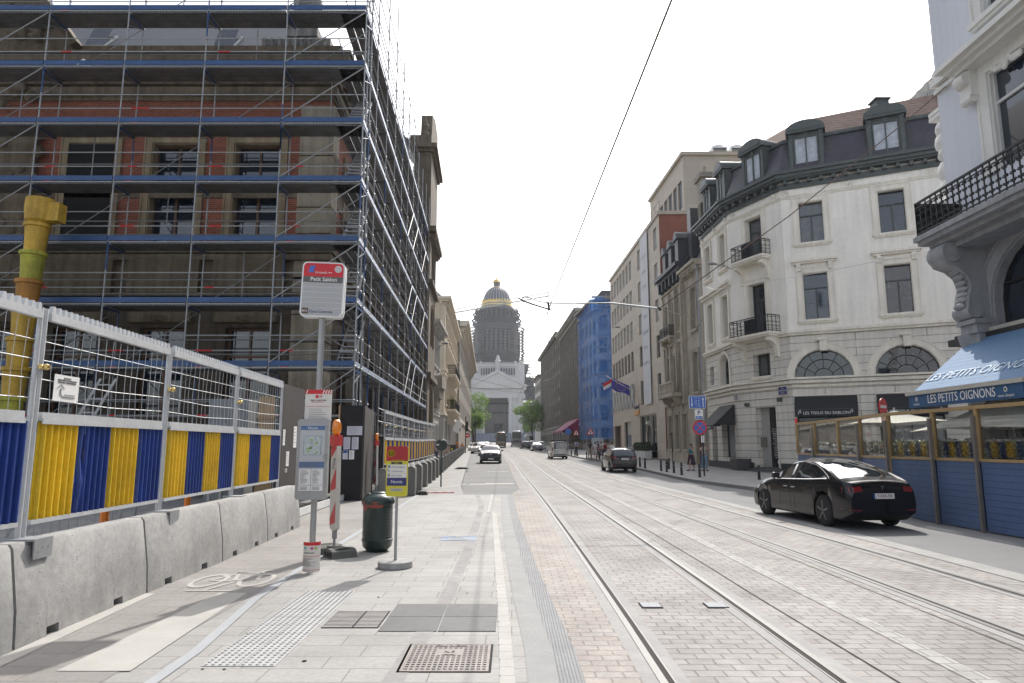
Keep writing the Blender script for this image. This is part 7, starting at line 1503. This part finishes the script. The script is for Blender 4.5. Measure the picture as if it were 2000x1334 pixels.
# grey rounded posts (28 of them) along the kerb
PST=mat('post_grey',(.12,.118,.11),.7,0,.15,3.,.2); pf=[(-.14,0),(.14,0),(.14,.86)]+[(.14*math.cos(PI*i/10),.86+.14*math.sin(PI*i/10)) for i in range(1,10)]+[(-.14,.86)]
pm_=M().prism(pf,-.35,.35,'xz').data('post_slab',PST,smooth=40); pm2=M().prism([(x*.8,z*.93+.03) for x,z in pf],-.355,.355,'xz').data('inner_face',mat('post_inner',(.16,.155,.145),.7,0,.15,3.))
for i in range(29):
    y=24.+2.6*i; x=-3.46-.0455*(y-24); far=i>11
    l='%s rounded grey post from the near end of the kerbside row'%ORD[i] if not far else 'one of the farther rounded grey posts of the kerbside row, overlapping its neighbours'
    t=thing('kerb_post',l,'post',(x,y,T(y)),R(2.5),'rounded grey posts along the kerb'); put(pm_,'post_slab',t); 
    if not far: put(pm2,'inner_face',t)
t=thing('parking_sign','dark round sign on a thin green post behind the grey posts','road sign',(-2.95,28.9,0)); M().tube([(0,0,0),(0,0,1.95)],.03,8).build('post',mat('post_dark_green',(.02,.05,.05),.5,0,.1,4.),t); q=M(); q.lathe([(.24,-.03),(.25,0),(.24,.03)],28,(0,0,0),ax='y'); q.v=[(a,b-.04,c+1.72) for a,b,c in q.v]; q.build('sign_disc',BG,t,smooth=40); q=M(); q.box(-.2,-.075,1.70,-.1,-.07,1.76); q.box(-.02,-.075,1.9,.05,-.07,1.93); q.build('sticker',PAPER,t)
t=thing('utility_box','black utility box behind the grey kerb posts','utility box',(-5.6,66,T(66))); q=M(); q.box(-.3,-.2,0,.3,.2,1.35); q.box(-.33,-.23,1.35,.33,.23,1.42); q.build('box_body',BLACK,t); q=M(); q.box(-.2,-.215,.9,-.05,-.2,1.1); q.build('sticker',YEL,t)
t=thing('rubber_ramp','low black rubber ramp lying on the kerb by the grey posts','ramp',(-3.4,47,T(47)+.005),R(4)); q=M(); q.prism([(-.5,0),(.5,0),(.3,.09),(-.2,.10)],-.5,.5,'xz'); q.build('ramp_body',TYRE,t)
t=thing('traffic_light','pair of dark traffic light heads on a slim mast by the kerb posts','traffic light',(-6.4,95,T(95))); q=M(); q.tube([(0,0,0),(0,0,5.0)],.07,8); q.build('mast',BLACK,t)
for x in(-.9,.15):
    q=M(); q.box(x-.2,-.2,3.0,x+.2,0,4.3); hd=q.build('signal_head',BLACK,t); q=M()
    for k in range(3): q.lathe([(.12,0),(.14,-.12),(.12,-.12)],10,(x,-.2,3.25+.4*k),ax='y')
    q.build('visor',BLACK,hd)
q=M(); q.lathe([(.32,0),(.32,-.03)],20,(.3,-.25,2.4),ax='y'); rs=q.build('no_entry_sign',RED,t); q=M(); q.box(.12,-.3,2.35,.48,-.28,2.47); q.build('white_bar',PAPER,rs)
t=thing('tilted_board','white framed advertising board tilted on its bracket near the traffic light','board',(-7.0,88,T(88)+2.9),R(30)); q=M(); q.cbox((0,0,.6),(.9,.06,1.5),0,Matrix.Rotation(R(28),3,'Y')); q.build('board',WHITE,t)
# ---------------------------------------------------------------- right pavement: signs and bollards
BOLM=mat('bollard_black',(.018,.022,.026),.4,.2,.15,5.); bm_=M().lathe([(.085,0),(.085,.05),(.07,.06),(.066,.5),(.075,.52),(.075,.56),(.06,.58),(.055,.64),(.065,.66),(.05,.70),(.01,.715)],12).data('post_body',BOLM,smooth=45); bc_=M().lathe([(.079,.45),(.079,.475)],12).data('collar',mat('collar_grey',(.3,.3,.3),.4,.3))
BP_=[(1483,937,'lone black bollard near the front of the black saloon car'),(1366.8,932,'first black bollard from the parking sign post'),(1331.4,928,'second black bollard from the parking sign post'),(1316.5,923.7,'third black bollard from the parking sign post'),(1302.6,921.7,'fourth black bollard from the parking sign post'),(1306.6,915.6,'black bollard standing farther in, behind the fourth one'),(1291.5,920,'fifth black bollard from the parking sign post'),(1260,914.7,'second black bollard to the right of the crossover hatchback'),(1250,911.6,'black bollard closest to the crossover hatchback'),(1171,898.5,'black bollard among the pedestrians, nearest the hatchback'),(1165,897.5,'second black bollard among the pedestrians'),(1150,896,'third black bollard, under the first warning triangle'),(1146,895.5,'fourth black bollard, left of the warning triangle post'),(1128,891,'black bollard under the farther warning triangle'),(1123,890.5,'short black bollard before the farther warning triangle'),(1116,890,'black bollard just past the white van')]
def gpt(px,py,z0=0):
    f=1333.; p_=R(8.659); s_,c_=math.sin(p_),math.cos(p_); x,v=(px-1000)/f,(667-py)/f; y=c_-v*s_; z=s_+v*c_; k=-z/y
    Y=(1.7-z0)/k; Y=Y if Y<35 else (1.7-z0+.385)/(k+.011); return x/y*Y,Y
for px,py,l in BP_:
    x,y=gpt(px,py); t=thing('bollard',l,'bollard',(x,y,T(y)),0,'black bollards on the pavement across the tracks'); put(bm_,'post_body',t)
    if py>905: put(bc_,'collar',t)
x,y=gpt(1376,930); t=thing('sign_post','dark post carrying blue tram lane sign, parking sign and no stopping disc','road sign',(x,y,T(y)),R(0)); M().tube([(0,0,0),(0,0,4.35)],.045,8).build('post',BOLM,t,smooth=50)
SB=mat('sign_blue',(.03,.13,.45),.4,0,.05,4.); q=M(); q.prism(rrect(.94,.70,.05),-.09,-.06,'xz'); a=q.build('lane_sign',PAPER,t,(-.25,0,3.70)); q=M(); q.prism([(x_*.95,z_*.94+.02) for x_,z_ in rrect(.94,.70,.04)],-.094,-.09,'xz'); q.build('blue_field',SB,a)
q=M(); q.box(-.33,-.1,.2,-.29,-.095,.62); q.prism([(-.37,.22),(-.25,.22),(-.31,.08)],-.1,-.095,'xz'); q.box(.29,-.1,.08,.33,-.095,.5); q.prism([(.25,.48),(.37,.48),(.31,.62)],-.1,-.095,'xz')
for k in range(5): q.box(-.155,-.1,.08+k*.12,-.145,-.095,.14+k*.12); q.box(.145,-.1,.08+k*.12,.155,-.095,.14+k*.12)
q.build('arrow',PAPER,a)
for i,s in enumerate('TAXI'): text(s,.12,PAPER,a,(-.07,-.1,.56-i*.14),ext=.001)
for i,s in enumerate('TRAM'): text(s,.12,PAPER,a,(.07,-.1,.56-i*.14),ext=.001)
q=M(); q.prism(rrect(.44,.56,.04),-.09,-.06,'xz'); a=q.build('parking_sign',PAPER,t,(-.19,0,3.08)); q=M(); q.box(-.19,-.094,.03,.19,-.09,.19); q.build('blue_field',SB,a); text('P',.32,TXD,a,(0,-.094,.37),ext=.001,bold=.006); text('900 m',.11,PAPER,a,(0,-.098,.11),ext=.001)
q=M(); q.lathe([(.40,-.06),(.40,-.09)],30,ax='y'); a=q.build('no_stopping_sign',RED,t,(-.17,0,2.64)); q=M(); q.lathe([(.31,-.09),(.31,-.094),(.01,-.094)],30,ax='y'); q.build('blue_field',SB,a); q=M()
for s in(-1,1): q.beam((s*.24,-.097,.24),(-s*.24,-.097,-.24),.006,.075,up=(0,1,0)) if False else q.prism([(s*.24-.04,.24),(s*.24+.04,.24),(-s*.24+.04,-.24),(-s*.24-.04,-.24)],-.1-.001*s,-.095,'xz')
q.build('red_cross',RED,a); q=M(); q.box(-.07,-.09,1.83,.09,-.06,2.2); a=q.build('arrow_plate',PAPER,t,(-.05,0,0)); q=M(); q.box(-.005,-.094,1.88,.025,-.09,2.12); q.prism([(-.03,2.1),(.05,2.1),(.01,2.17)],-.094,-.09,'xz'); q.build('arrow',TXD,a)
q=M(); q.tube([(0,0,0),(0,0,2.3)],.03,8); q.lathe([(.05,2.3),(.06,2.4),(.01,2.46)],8); x,y=gpt(1314.5,913); tag(q.build('thin_post',BOLM,None,(x,y,T(y)),smooth=50),'thin tall dark post in front of the ornate house','post')
for px,py,h,l in((1154,898,2.62,'nearer red bordered warning triangle on a post by the pedestrians'),(1126,890.5,2.64,'farther red bordered warning triangle on a post beyond the van')):
    x,y=gpt(px,py); t=thing('warning_sign',l,'road sign',(x,y,T(y)),0,'warning triangles by the works'); M().tube([(0,0,0),(0,0,h+.3)],.04,8).build('post',BOLM,t); q=M(); q.prism([(-.40,h-.25),(.40,h-.25),(0,h+.43)],-.08,-.05,'xz'); a=q.build('red_triangle',RED,t); q=M(); q.prism([(-.26,h-.17),(.26,h-.17),(0,h+.26)],-.085,-.08,'xz'); q.build('white_field',PAPER,a); q=M(); q.box(-.06,-.09,h-.12,.07,-.085,h+.02); q.lathe([(.05,-.085),(.05,-.09)],8,(0,0,h+.07),ax='y'); q.build('symbol',TXD,a)
x,y=gpt(1110,889); t=thing('lane_sign','plain blue square sign on a pale post behind the white van','road sign',(x,y,T(y))); M().tube([(0,0,0),(0,0,3.2)],.04,6).build('post',STEEL,t); q=M(); q.prism(rrect(.66,.66,.05),-.07,-.04,'xz'); q.v=[(a,b,c+2.5) for a,b,c in q.v]; a=q.build('blue_board',SB,t)
t=thing('advert_board','pale blue and white advertising board on the pavement across the tracks','board',(9.1,78.5,T(78))); q=M(); q.box(0,0,.1,1.3,.1,2.1); q.build('board',mat('pale_panel',(.40,.46,.50),.5,0,.1,2.),t); q=M(); q.box(.1,-.01,.5,1.2,0,1.2); q.build('blue_patch',SB,t)
# ---------------------------------------------------------------- terrace enclosure
TG=bpy.data.materials.new('terrace_glass'); TG.use_nodes=True; n=TG.node_tree.nodes; L_=TG.node_tree.links; tp=n.new('ShaderNodeBsdfTransparent'); tp.inputs[0].default_value=(.86,.89,.87,1); gl=n.new('ShaderNodeBsdfGlossy'); gl.inputs['Roughness'].default_value=.03; fr=n.new('ShaderNodeFresnel'); fr.inputs[0].default_value=1.55; ma=n.new('ShaderNodeMath'); ma.operation='MULTIPLY_ADD'; ma.inputs[1].default_value=1.6; ma.inputs[2].default_value=.10; L_.new(fr.outputs[0],ma.inputs[0]); mx=n.new('ShaderNodeMixShader'); L_.new(ma.outputs[0],mx.inputs[0]); L_.new(tp.outputs[0],mx.inputs[1]); L_.new(gl.outputs[0],mx.inputs[2]); L_.new(mx.outputs[0],n['Material Output'].inputs['Surface']); n.remove(n['Principled BSDF'])
TB=mat('terrace_blue',(.085,.135,.255),.5,0,.14,1.2,.1,rv=.1)
t=thing('terrace_screen','blue slatted terrace enclosure with timber framed glass on top','terrace screen',(10.15,18.55,RD)); TS=t; TP=[[(10.15,18.55),(10.2,16.65),(10.22,15.1),(10.27,13.3),(10.3,11.3),(10.3,9.0)],[(11.25,27.2),(10.98,25.),(10.7,22.6),(10.42,20.6),(10.15,18.55)]]
def rt(p_): return (p_[0]-10.15,p_[1]-18.55)
for li,pts in enumerate(TP):
    for k,(a,b) in enumerate(zip(pts,pts[1:])):
        A,Bq_=rt(a),rt(b); ang=math.atan2(Bq_[1]-A[1],Bq_[0]-A[0]); W=math.hypot(Bq_[0]-A[0],Bq_[1]-A[1])
        q=M(); zz=.03
        while zz<1.5: q.box(.03,-.02,zz,W-.03,.0,min(zz+.128,1.5)); zz+=.134
        q.box(.03,.0,.03,W-.03,.02,1.5,1); q.build('slatted_panel',[TB,mat('terrace_blue_dark',(.015,.025,.07),.6)],t,(*A,0),ang)
        q=M(); q.box(0,-.05,1.50,W,.04,1.56); q.box(0,-.06,2.64,W,.05,2.72); q.box(0,-.05,1.5,.07,.04,2.70) ; q.box(W-.02,-.05,0 if (li==1 and k==3) else 1.5,W+.05,.04,2.70); q.build('timber_frame',TIMB,t,(*A,0),ang)
        q=M(); q.face([(.07,0,1.56),(W-.02,0,1.56),(W-.02,0,2.64),(.07,0,2.64)]); q.build('glass_pane',TG,t,(*A,0),ang,recalc=False)
        if not(li==1 and k in(0,2)): q=M(); q.box(-.035,-.13,.0,.035,-.06,2.5); q.build('steel_post',mat('post_bronze',(.24,.215,.19),.4,.5,.1,4.),t,(*A,0),ang)
t=thing('terrace_planting','row of variegated clipped shrubs inside the terrace glass','shrub row',(10.75,14,RD)); q=M(); q.box(-.16,-5,0,.18,4.3,1.52); q.build('planter_box',mat('planter_dark',(.09,.10,.12),.7),t); VL=mat('variegated_leaf',(.44,.47,.33),.55,0,.4,9.); GL_=mat('shrub_leaf',(.05,.10,.04),.5,0,.4,9.)
q=M(); y=-4.8
while y<12.5:
    xo=.13 if y<4.5 else .13+(y-4.5)*.13; dark=rnd.random()<.3
    leaves(q,(xo-.12,y,1.70+rnd.uniform(-.03,.05)),(.2,.22,.29),520,.062,m=(lambda a:1) if dark else (lambda a:0 if rnd.random()<.72 else 1)); y+=.27
q.build('foliage',[VL,GL_],t,recalc=False); M().prism([(.05,4.3),(.4,4.3),(1.5,12.6),(1.15,12.6)],0,1.5,'xy').build('planter_box',MATS['planter_dark'],t)
CV=mat('parasol_cream',(.62,.58,.50),.8,0,.05,2.)
def parasol(label,cx_,cy_,hw_,hl,zt,ze):
    t=thing('parasol',label,'parasol',(cx_,cy_,RD),0,'parasols on the terrace'); q=M(); C_=[(-hw_,-hl),(hw_,-hl),(hw_,hl),(-hw_,hl)]; N=8
    for k in range(4):
        a,b=C_[k],C_[(k+1)%4]
        for i in range(N):
            for j in range(N):
                def P(u,v):  # u along the edge, v from tip to edge
                    ex,ey=a[0]+(b[0]-a[0])*u,a[1]+(b[1]-a[1])*u; sag=.13*math.sin(PI*u)*v; return (ex*v,ey*v,zt+(ze-zt)*(v**.8)+sag*.6-.05*math.sin(PI*v))
                q.face([P(i/N,j/N),P((i+1)/N,j/N),P((i+1)/N,(j+1)/N),P(i/N,(j+1)/N)])
    q.build('canopy',CV,t,smooth=50); M().tube([(0,0,0),(0,0,zt+.08)],.03,8).build('pole',STEEL,t)
parasol('cream square parasol poking above the near terrace glass',11.5,15.9,1.05,2.2,3.12,2.2); parasol('second cream parasol nearer the camera, its underside filling the glass',11.4,11.3,1.0,2.2,3.0,2.25); parasol('cream parasol at the far end of the terrace, seen through glass',12.6,22.6,1.3,2.4,3.0,2.5)
t=thing('terrace_table','dark terrace table with a small menu card behind the glass','table',(11.5,14.6,RD)); M().box(-.4,-.4,1.0,.4,.4,1.06).build('table_top',WGR,t); M().tube([(0,0,0),(0,0,1.0)],.04,8).build('leg',WGR,t); q=M(); q.prism([(-.1,1.06),(.1,1.06),(.06,1.32),(-.06,1.32)],-.1,-.08,'xz'); q.build('menu_card',PAPER,t)
t=thing('no_entry_sign','red no entry disc with white bar turned sideways at the terrace corner','road sign',(10.45,19.3,RD),R(38)); M().tube([(0,.03,0),(0,.03,2.9)],.03,8).build('post',BOLM,t); q=M(); q.lathe([(.24,0),(.24,-.02)],28,ax='y'); q.v=[(a,b,c+2.93) for a,b,c in q.v]; a=q.build('red_disc',RED,t); M().box(-.18,-.024,2.89,.18,-.02,2.97).build('white_bar',PAPER,a); q=M(); q.lathe([(.16,0),(.16,-.02)],20,ax='y'); q.v=[(a_,b,c+2.6) for a_,b,c in q.v]; q.build('lower_disc',MATS['beacon_red'],t)
t=thing('corner_lamp','small red lamp on the far corner post of the terrace','lamp',(11.25,27.2,RD+2.72)); M().lathe([(.05,0),(.06,.05),(.05,.16),(.02,.2)],8).build('lamp_body',RED,t); M().box(-.05,-.05,-.02,.05,.05,0).build('lamp_base',PAPER,t)
# ---------------------------------------------------------------- people
SKIN=mat('skin',(.42,.25,.18),.55,0,.08,8.)
def skinmesh(V,E_,Rr,root=0,sub=1):
    me=bpy.data.meshes.new('b'); me.from_pydata(V,E_,[]); o=bpy.data.objects.new('b',me); C.objects.link(o); m=o.modifiers.new('s','SKIN'); m.use_smooth_shade=True
    for i,v in enumerate(me.skin_vertices[0].data): v.radius=(Rr[i],Rr[i]*.8) if i in() else (Rr[i],Rr[i]); v.use_root=(i==root)
    if sub: s=o.modifiers.new('u','SUBSURF'); s.levels=sub
    dg=bpy.context.evaluated_depsgraph_get(); r=bpy.data.meshes.new_from_object(o.evaluated_get(dg)); bpy.data.objects.remove(o); return r
def person(label,x,y,yaw,h=1.72,top=(.1,.1,.1),bot=(.05,.05,.08),hair=(.03,.02,.015),stride=.25,arms=((.12,.05),(.12,-.05)),skirt=None,raise_r=False,z0=None,short=False,group=None,bag=None,seat=None,sleeve=True):
    """figure faces local -y; joints laid out in metres for a 1.72 m person"""
    z0=T(y) if z0 is None else z0; t=thing('person',label,'person',(x,y,z0),yaw,group); k=h/1.72; s=stride
    hip,kn,an=.93,.50,.09; dz=seat or 0
    V=[(0,0,.98),(0,0,1.12),(0,.01,1.30),(0,.01,1.42),(0,0,1.50),(0,-.01,1.57),(0,-.01,1.66)]; Rr=[.135,.115,.13,.10,.052,.075,.07]
    E_=[(0,1),(1,2),(2,3),(3,4),(4,5),(5,6)]
    def add(p_,r,par): V.append(p_); Rr.append(r); E_.append((par,len(V)-1)); return len(V)-1
    L={}
    for sd,sg in((-1,-1),(1,1)):
        f=-s*sg
        if seat: a=add((sd*.10,-.05,.93),.095,0); b=add((sd*.13,-.38-.05*sg,.80+.12*sg),.07,a); c=add((sd*.12,-.25-.1*sg,.42+.12*sg),.045,b); d=add((sd*.12,-.38-.1*sg,.36+.12*sg),.04,c)
        else: a=add((sd*.09,f*.15,.90),.095,0); b=add((sd*.095,f*.62-.03,.50),.062,a); c=add((sd*.095,f+(.06 if f>0 else 0),.10+(.05 if f>0 else 0)),.042,b); d=add((sd*.10,f-.13+(.04 if f>0 else 0),.04),.038,c)
        L[sd]=(a,b,c,d)
    Hn={}
    for sd,sg in((-1,0),(1,1)):
        out,fw=arms[sg]; a=add((sd*.18,.01,1.40),.055,3)
        if raise_r and sd in raise_r: b=add((sd*.30,-.12,1.22),.042,a); c=add((sd*.16,-.18,1.42),.034,b); d=add((sd*.12,-.17,1.55),.034,c)
        else: b=add((sd*(.18+out*.6),fw*.5,1.13),.042,a); c=add((sd*(.18+out*.8),-.05+fw,.88),.032,b); d=add((sd*(.18+out*.8),-.08+fw,.79),.034,c)
        Hn[sd]=(b,c,d)
    V=[(a*k,b*k,c*k) for a,b,c in V]; Rr=[r*k for r in Rr]; me=skinmesh(V,E_,Rr)
    # fingers and face merged into the same body mesh
    ex=M()
    for sd in(-1,1):
        c,d=Vector(V[Hn[sd][1]]),Vector(V[Hn[sd][2]]); u=(d-c).normalized(); w_=u.cross(Vector((1,0,0))).normalized()
        for i in range(4): o0=d+w_*(i-1.5)*.018*k; ex.tube([o0,o0+u*(.065-.008*abs(i-1.5))*k,o0+u*.085*k+Vector((-sd*.012,0,0))],[.010*k,.009*k,.007*k],5)
        ex.tube([d-u*.02+w_*-.03,d+u*.03+w_*-.05],[.011*k,.008*k],5)
    hc=Vector((0,-.01*k,1.625*k)); ex.lathe([(.012,-.012),(.016,0),(.004,.03)],6,(hc.x,hc.y-.088*k,hc.z-.01))
    for sd in(-1,1): ex.lathe([(.004,-.02),(.02,-.008),(.02,.012),(.004,.02)],6,(hc.x+sd*.078*k,hc.y+.01,hc.z),ax='z')
    em=ex.data('x',SKIN,smooth=60); import bmesh; bm=bmesh.new(); bm.from_mesh(me); bm.from_mesh(em); me2=bpy.data.meshes.new('body'); bm.to_mesh(me2); bm.free(); me2.materials.append(SKIN); me2.shade_smooth(); put(me2,'body',t)
    q=M()
    for sd in(-1,1): q.cbox((hc.x+sd*.03*k,hc.y-.082*k,hc.z+.015),(.018,.01,.008))
    q.cbox((hc.x,hc.y-.08*k,hc.z-.05*k),(.045,.008,.008)); q.build('face_feature',TXD,t)
    tm=mat('cloth_%d_%d_%d'%tuple(int(c_*999) for c_ in top),top,.8,0,.12,6.); bt=mat('cloth_%d_%d_%d'%tuple(int(c_*999) for c_ in bot),bot,.8,0,.12,6.); hm=mat('hair_%d'%int(hair[0]*999),hair,.6,0,.2,9.)
    idx=[0,1,2,3]; VV=[V[i] for i in idx]; RR=[Rr[0]*1.06,Rr[1]*1.15,Rr[2]*1.14,Rr[3]*1.08]; EE=[(0,1),(1,2),(2,3)]
    for sd in(-1,1):
        a=[i for i in range(len(V)) if abs(V[i][0]-sd*.18*k)<1e-6 and abs(V[i][2]-1.40*k)<1e-6][0]; VV.append(V[a]); RR.append(.066*k); EE.append((3,len(VV)-1)); j=len(VV)-1
        if sleeve:
            b=Hn[sd][0]; m_=[(V[a][q_]*.45+V[b][q_]*.55) for q_ in range(3)]; VV.append(tuple(m_)); RR.append(.058*k); EE.append((j,len(VV)-1))
    s_=skinmesh(VV,EE,RR); s_.materials.append(tm); put(s_,'shirt',t)
    if skirt:
        q=M(); q.lathe([(.15*k,1.04*k),(.19*k,.9*k),(.26*k,skirt+.15),(.29*k,skirt)],16,fl=lambda a:.07*math.sin(6*a)); q.build('skirt',bt,t,smooth=60)
    else:
        VV=[V[0]]; RR=[.142*k]; EE=[]
        for sd in(-1,1):
            a,b,c,d=L[sd]; VV.append(V[a]); RR.append(.105*k); EE.append((0,len(VV)-1)); j=len(VV)-1
            if short: m_=tuple(V[a][q_]*.3+V[b][q_]*.7 for q_ in range(3)); VV.append(m_); RR.append(.085*k); EE.append((j,len(VV)-1))
            else:
                VV.append(V[b]); RR.append(.076*k); EE.append((j,len(VV)-1)); VV.append(V[c]); RR.append(.062*k); EE.append((len(VV)-2,len(VV)-1))
        s_=skinmesh(VV,EE,RR); s_.materials.append(bt); put(s_,'trousers',t)
    q=M()
    for sd in(-1,1):
        d=Vector(V[L[sd][3]]); q.cbox((d.x,d.y+.03,d.z),(.085,.25,.07))
    so=q.build('shoes',TXD,t); b_=so.modifiers.new('b','BEVEL'); b_.width=.02; b_.segments=2
    q=M(); q.lathe([(.088*k,-.03*k),(.093*k,.03*k),(.075*k,.075*k),(.02,.105*k)],12,(hc.x,hc.y+.012*k,hc.z),a0=R(-15),a1=R(195)); q.lathe([(.09*k,.035*k),(.075*k,.08*k),(.02,.108*k)],12,(hc.x,hc.y+.008*k,hc.z+.005))
    if skirt: q.lathe([(.09*k,.0),(.085*k,-.12*k),(.05*k,-.2*k)],10,(hc.x,hc.y+.03*k,hc.z),a0=R(-10),a1=R(190))
    q.build('hair',hm,t,smooth=60)
    if bag: bx_=M().cbox((.0,.17*k,1.22*k),(.28,.16,.40)).build('backpack',mat('bag_%d'%int(bag[0]*999),bag,.8,0,.1,5.),t); bb=bx_.modifiers.new('b','BEVEL'); bb.width=.05; bb.segments=3
    return t
person('woman in teal top and long dark flowered skirt walking past the ornate house',11.5,44.4,R(-60),1.7,(.02,.22,.25),(.03,.015,.035),(.10,.03,.02),.3,skirt=.38,raise_r=(1,),sleeve=False)
person('person in pale top and blue denim holding up both hands behind the sign post',12.2,44.,R(10),1.75,(.45,.42,.38),(.16,.26,.38),(.12,.06,.04),.1,raise_r=(-1,1))
person('man in navy shirt and beige trousers walking behind the grey posts',-5.75,60,R(185),1.82,(.012,.018,.04),(.42,.33,.25),(.02,.015,.01),.25)
person('person in pale pink shirt half hidden by the dark round sign',-6.3,57.5,R(175),1.75,(.55,.42,.42),(.10,.11,.15),(.25,.18,.12),.2)
person('worker in orange vest by the traffic light on the pavement behind the kerb posts',-6.9,87,R(150),1.8,(.75,.28,.05),(.5,.16,.03),(.03,.02,.02),.15); person('second worker in orange overalls crouched near the kerb posts',-6.5,90,R(200),1.5,(.7,.22,.08),(.35,.04,.03),(.3,.2,.1),.2)
G_='pedestrians waiting beside the netted building'
for px,py,yw,h,tp_,bt_,hr,st,sh,bg_,l in((1153,897,20,1.78,(.02,.02,.025),(.45,.38,.30),(.02,.015,.01),.1,False,None,'pedestrian in dark jacket and pale trousers under the warning triangle'),(1163,898.5,190,1.68,(.62,.60,.60),(.55,.55,.55),(.03,.02,.015),.12,True,None,'dark haired pedestrian in white shirt and white shorts'),(1168,897,170,1.75,(.05,.05,.07),(.03,.03,.04),(.03,.02,.02),.1,False,(.03,.03,.05),'pedestrian all in black among the group'),(1175,898,30,1.72,(.45,.40,.42),(.10,.10,.14),(.05,.03,.02),.15,False,None,'pedestrian in lilac shirt and dark jeans'),(1181,899,200,1.80,(.60,.60,.64),(.04,.05,.09),(.03,.02,.02),.2,False,(.25,.02,.02),'tall pedestrian in pale shirt with a dark red backpack'),(1186,899,10,1.65,(.55,.48,.44),(.12,.10,.10),(.2,.12,.06),.1,False,None,'pedestrian in beige top nearest the hatchback'),(1126,890,190,1.78,(.35,.45,.62),(.03,.04,.07),(.03,.02,.02),.1,False,None,'pedestrian in light blue shirt below the farther warning triangle'),(1196,904,180,1.7,(.65,.65,.66),(.08,.08,.10),(.02,.015,.015),.1,False,None,'dark haired pedestrian in white behind the hatchback')):
    x,y=gpt(px,py); person(l,x,y,R(yw),h,tp_,bt_,hr,st,short=sh,bag=bg_,group=G_)
# cyclist
x,y=4.55,80.; t=thing('bicycle','dark city bicycle ridden along the shaded lane by a cyclist','bicycle',(x,y,T(y)+RD),R(2))
for yy,nm in((-.52,'wheel'),(.52,'wheel')):
    wh=put(None,'wheel',t,(0,yy,.34)); q=M(); q.lathe([(.34,-.02),(.345,0),(.34,.02),(.30,.02),(.30,-.02),(.34,-.02)],22,ax='x'); q.build('tyre',TYRE,wh); q=M()
    for i in range(8): a=2*PI*i/8; q.tube([(0,0,0),(0,.3*math.cos(a),.3*math.sin(a))],.003,3)
    q.build('spokes',STEEL,wh)
q=M(); fr_=[((0,-.52,.34),(0,-.05,.30)),((0,-.05,.30),(0,-.18,.85)),((0,-.52,.34),(0,-.16,.78)),((0,-.05,.30),(0,.38,.80)),((0,-.16,.78),(0,.36,.86)),((0,.52,.34),(0,.34,1.0))]
for a,b in fr_: q.tube([a,b],.018,6)
q.build('frame',BLACK,t); q=M(); q.tube([(-.28,.22,1.05),(-.1,.34,1.03),(.1,.34,1.03),(.28,.22,1.05)],.014,6); q.build('handlebar',BLACK,t); q=M(); q.cbox((0,-.22,.9),(.15,.26,.06)); q.build('saddle',BLACK,t)
person('cyclist in dark clothes and green helmet riding away from us',x,y-.15,R(182),1.75,(.015,.02,.02),(.015,.015,.02),(.07,.14,.04),.1,seat=1,z0=T(y)+RD+.03,arms=((.12,-.35),(.12,-.35)))
# ---------------------------------------------------------------- thin summer haze over the avenue
hz=M().box(-90,-12,-2.2,90,560,150).build('haze',None,None); hm_=bpy.data.materials.new('haze_volume'); hm_.use_nodes=True; n=hm_.node_tree.nodes; n.clear(); o_=n.new('ShaderNodeOutputMaterial'); v=n.new('ShaderNodeVolumePrincipled'); v.inputs['Color'].default_value=(.86,.90,.96,1); v.inputs['Density'].default_value=.0002; v.inputs['Anisotropy'].default_value=.3; hm_.node_tree.links.new(v.outputs[0],o_.inputs['Volume']); hz.data.materials.clear(); hz.data.materials.append(hm_); tag(hz,kind='stuff')
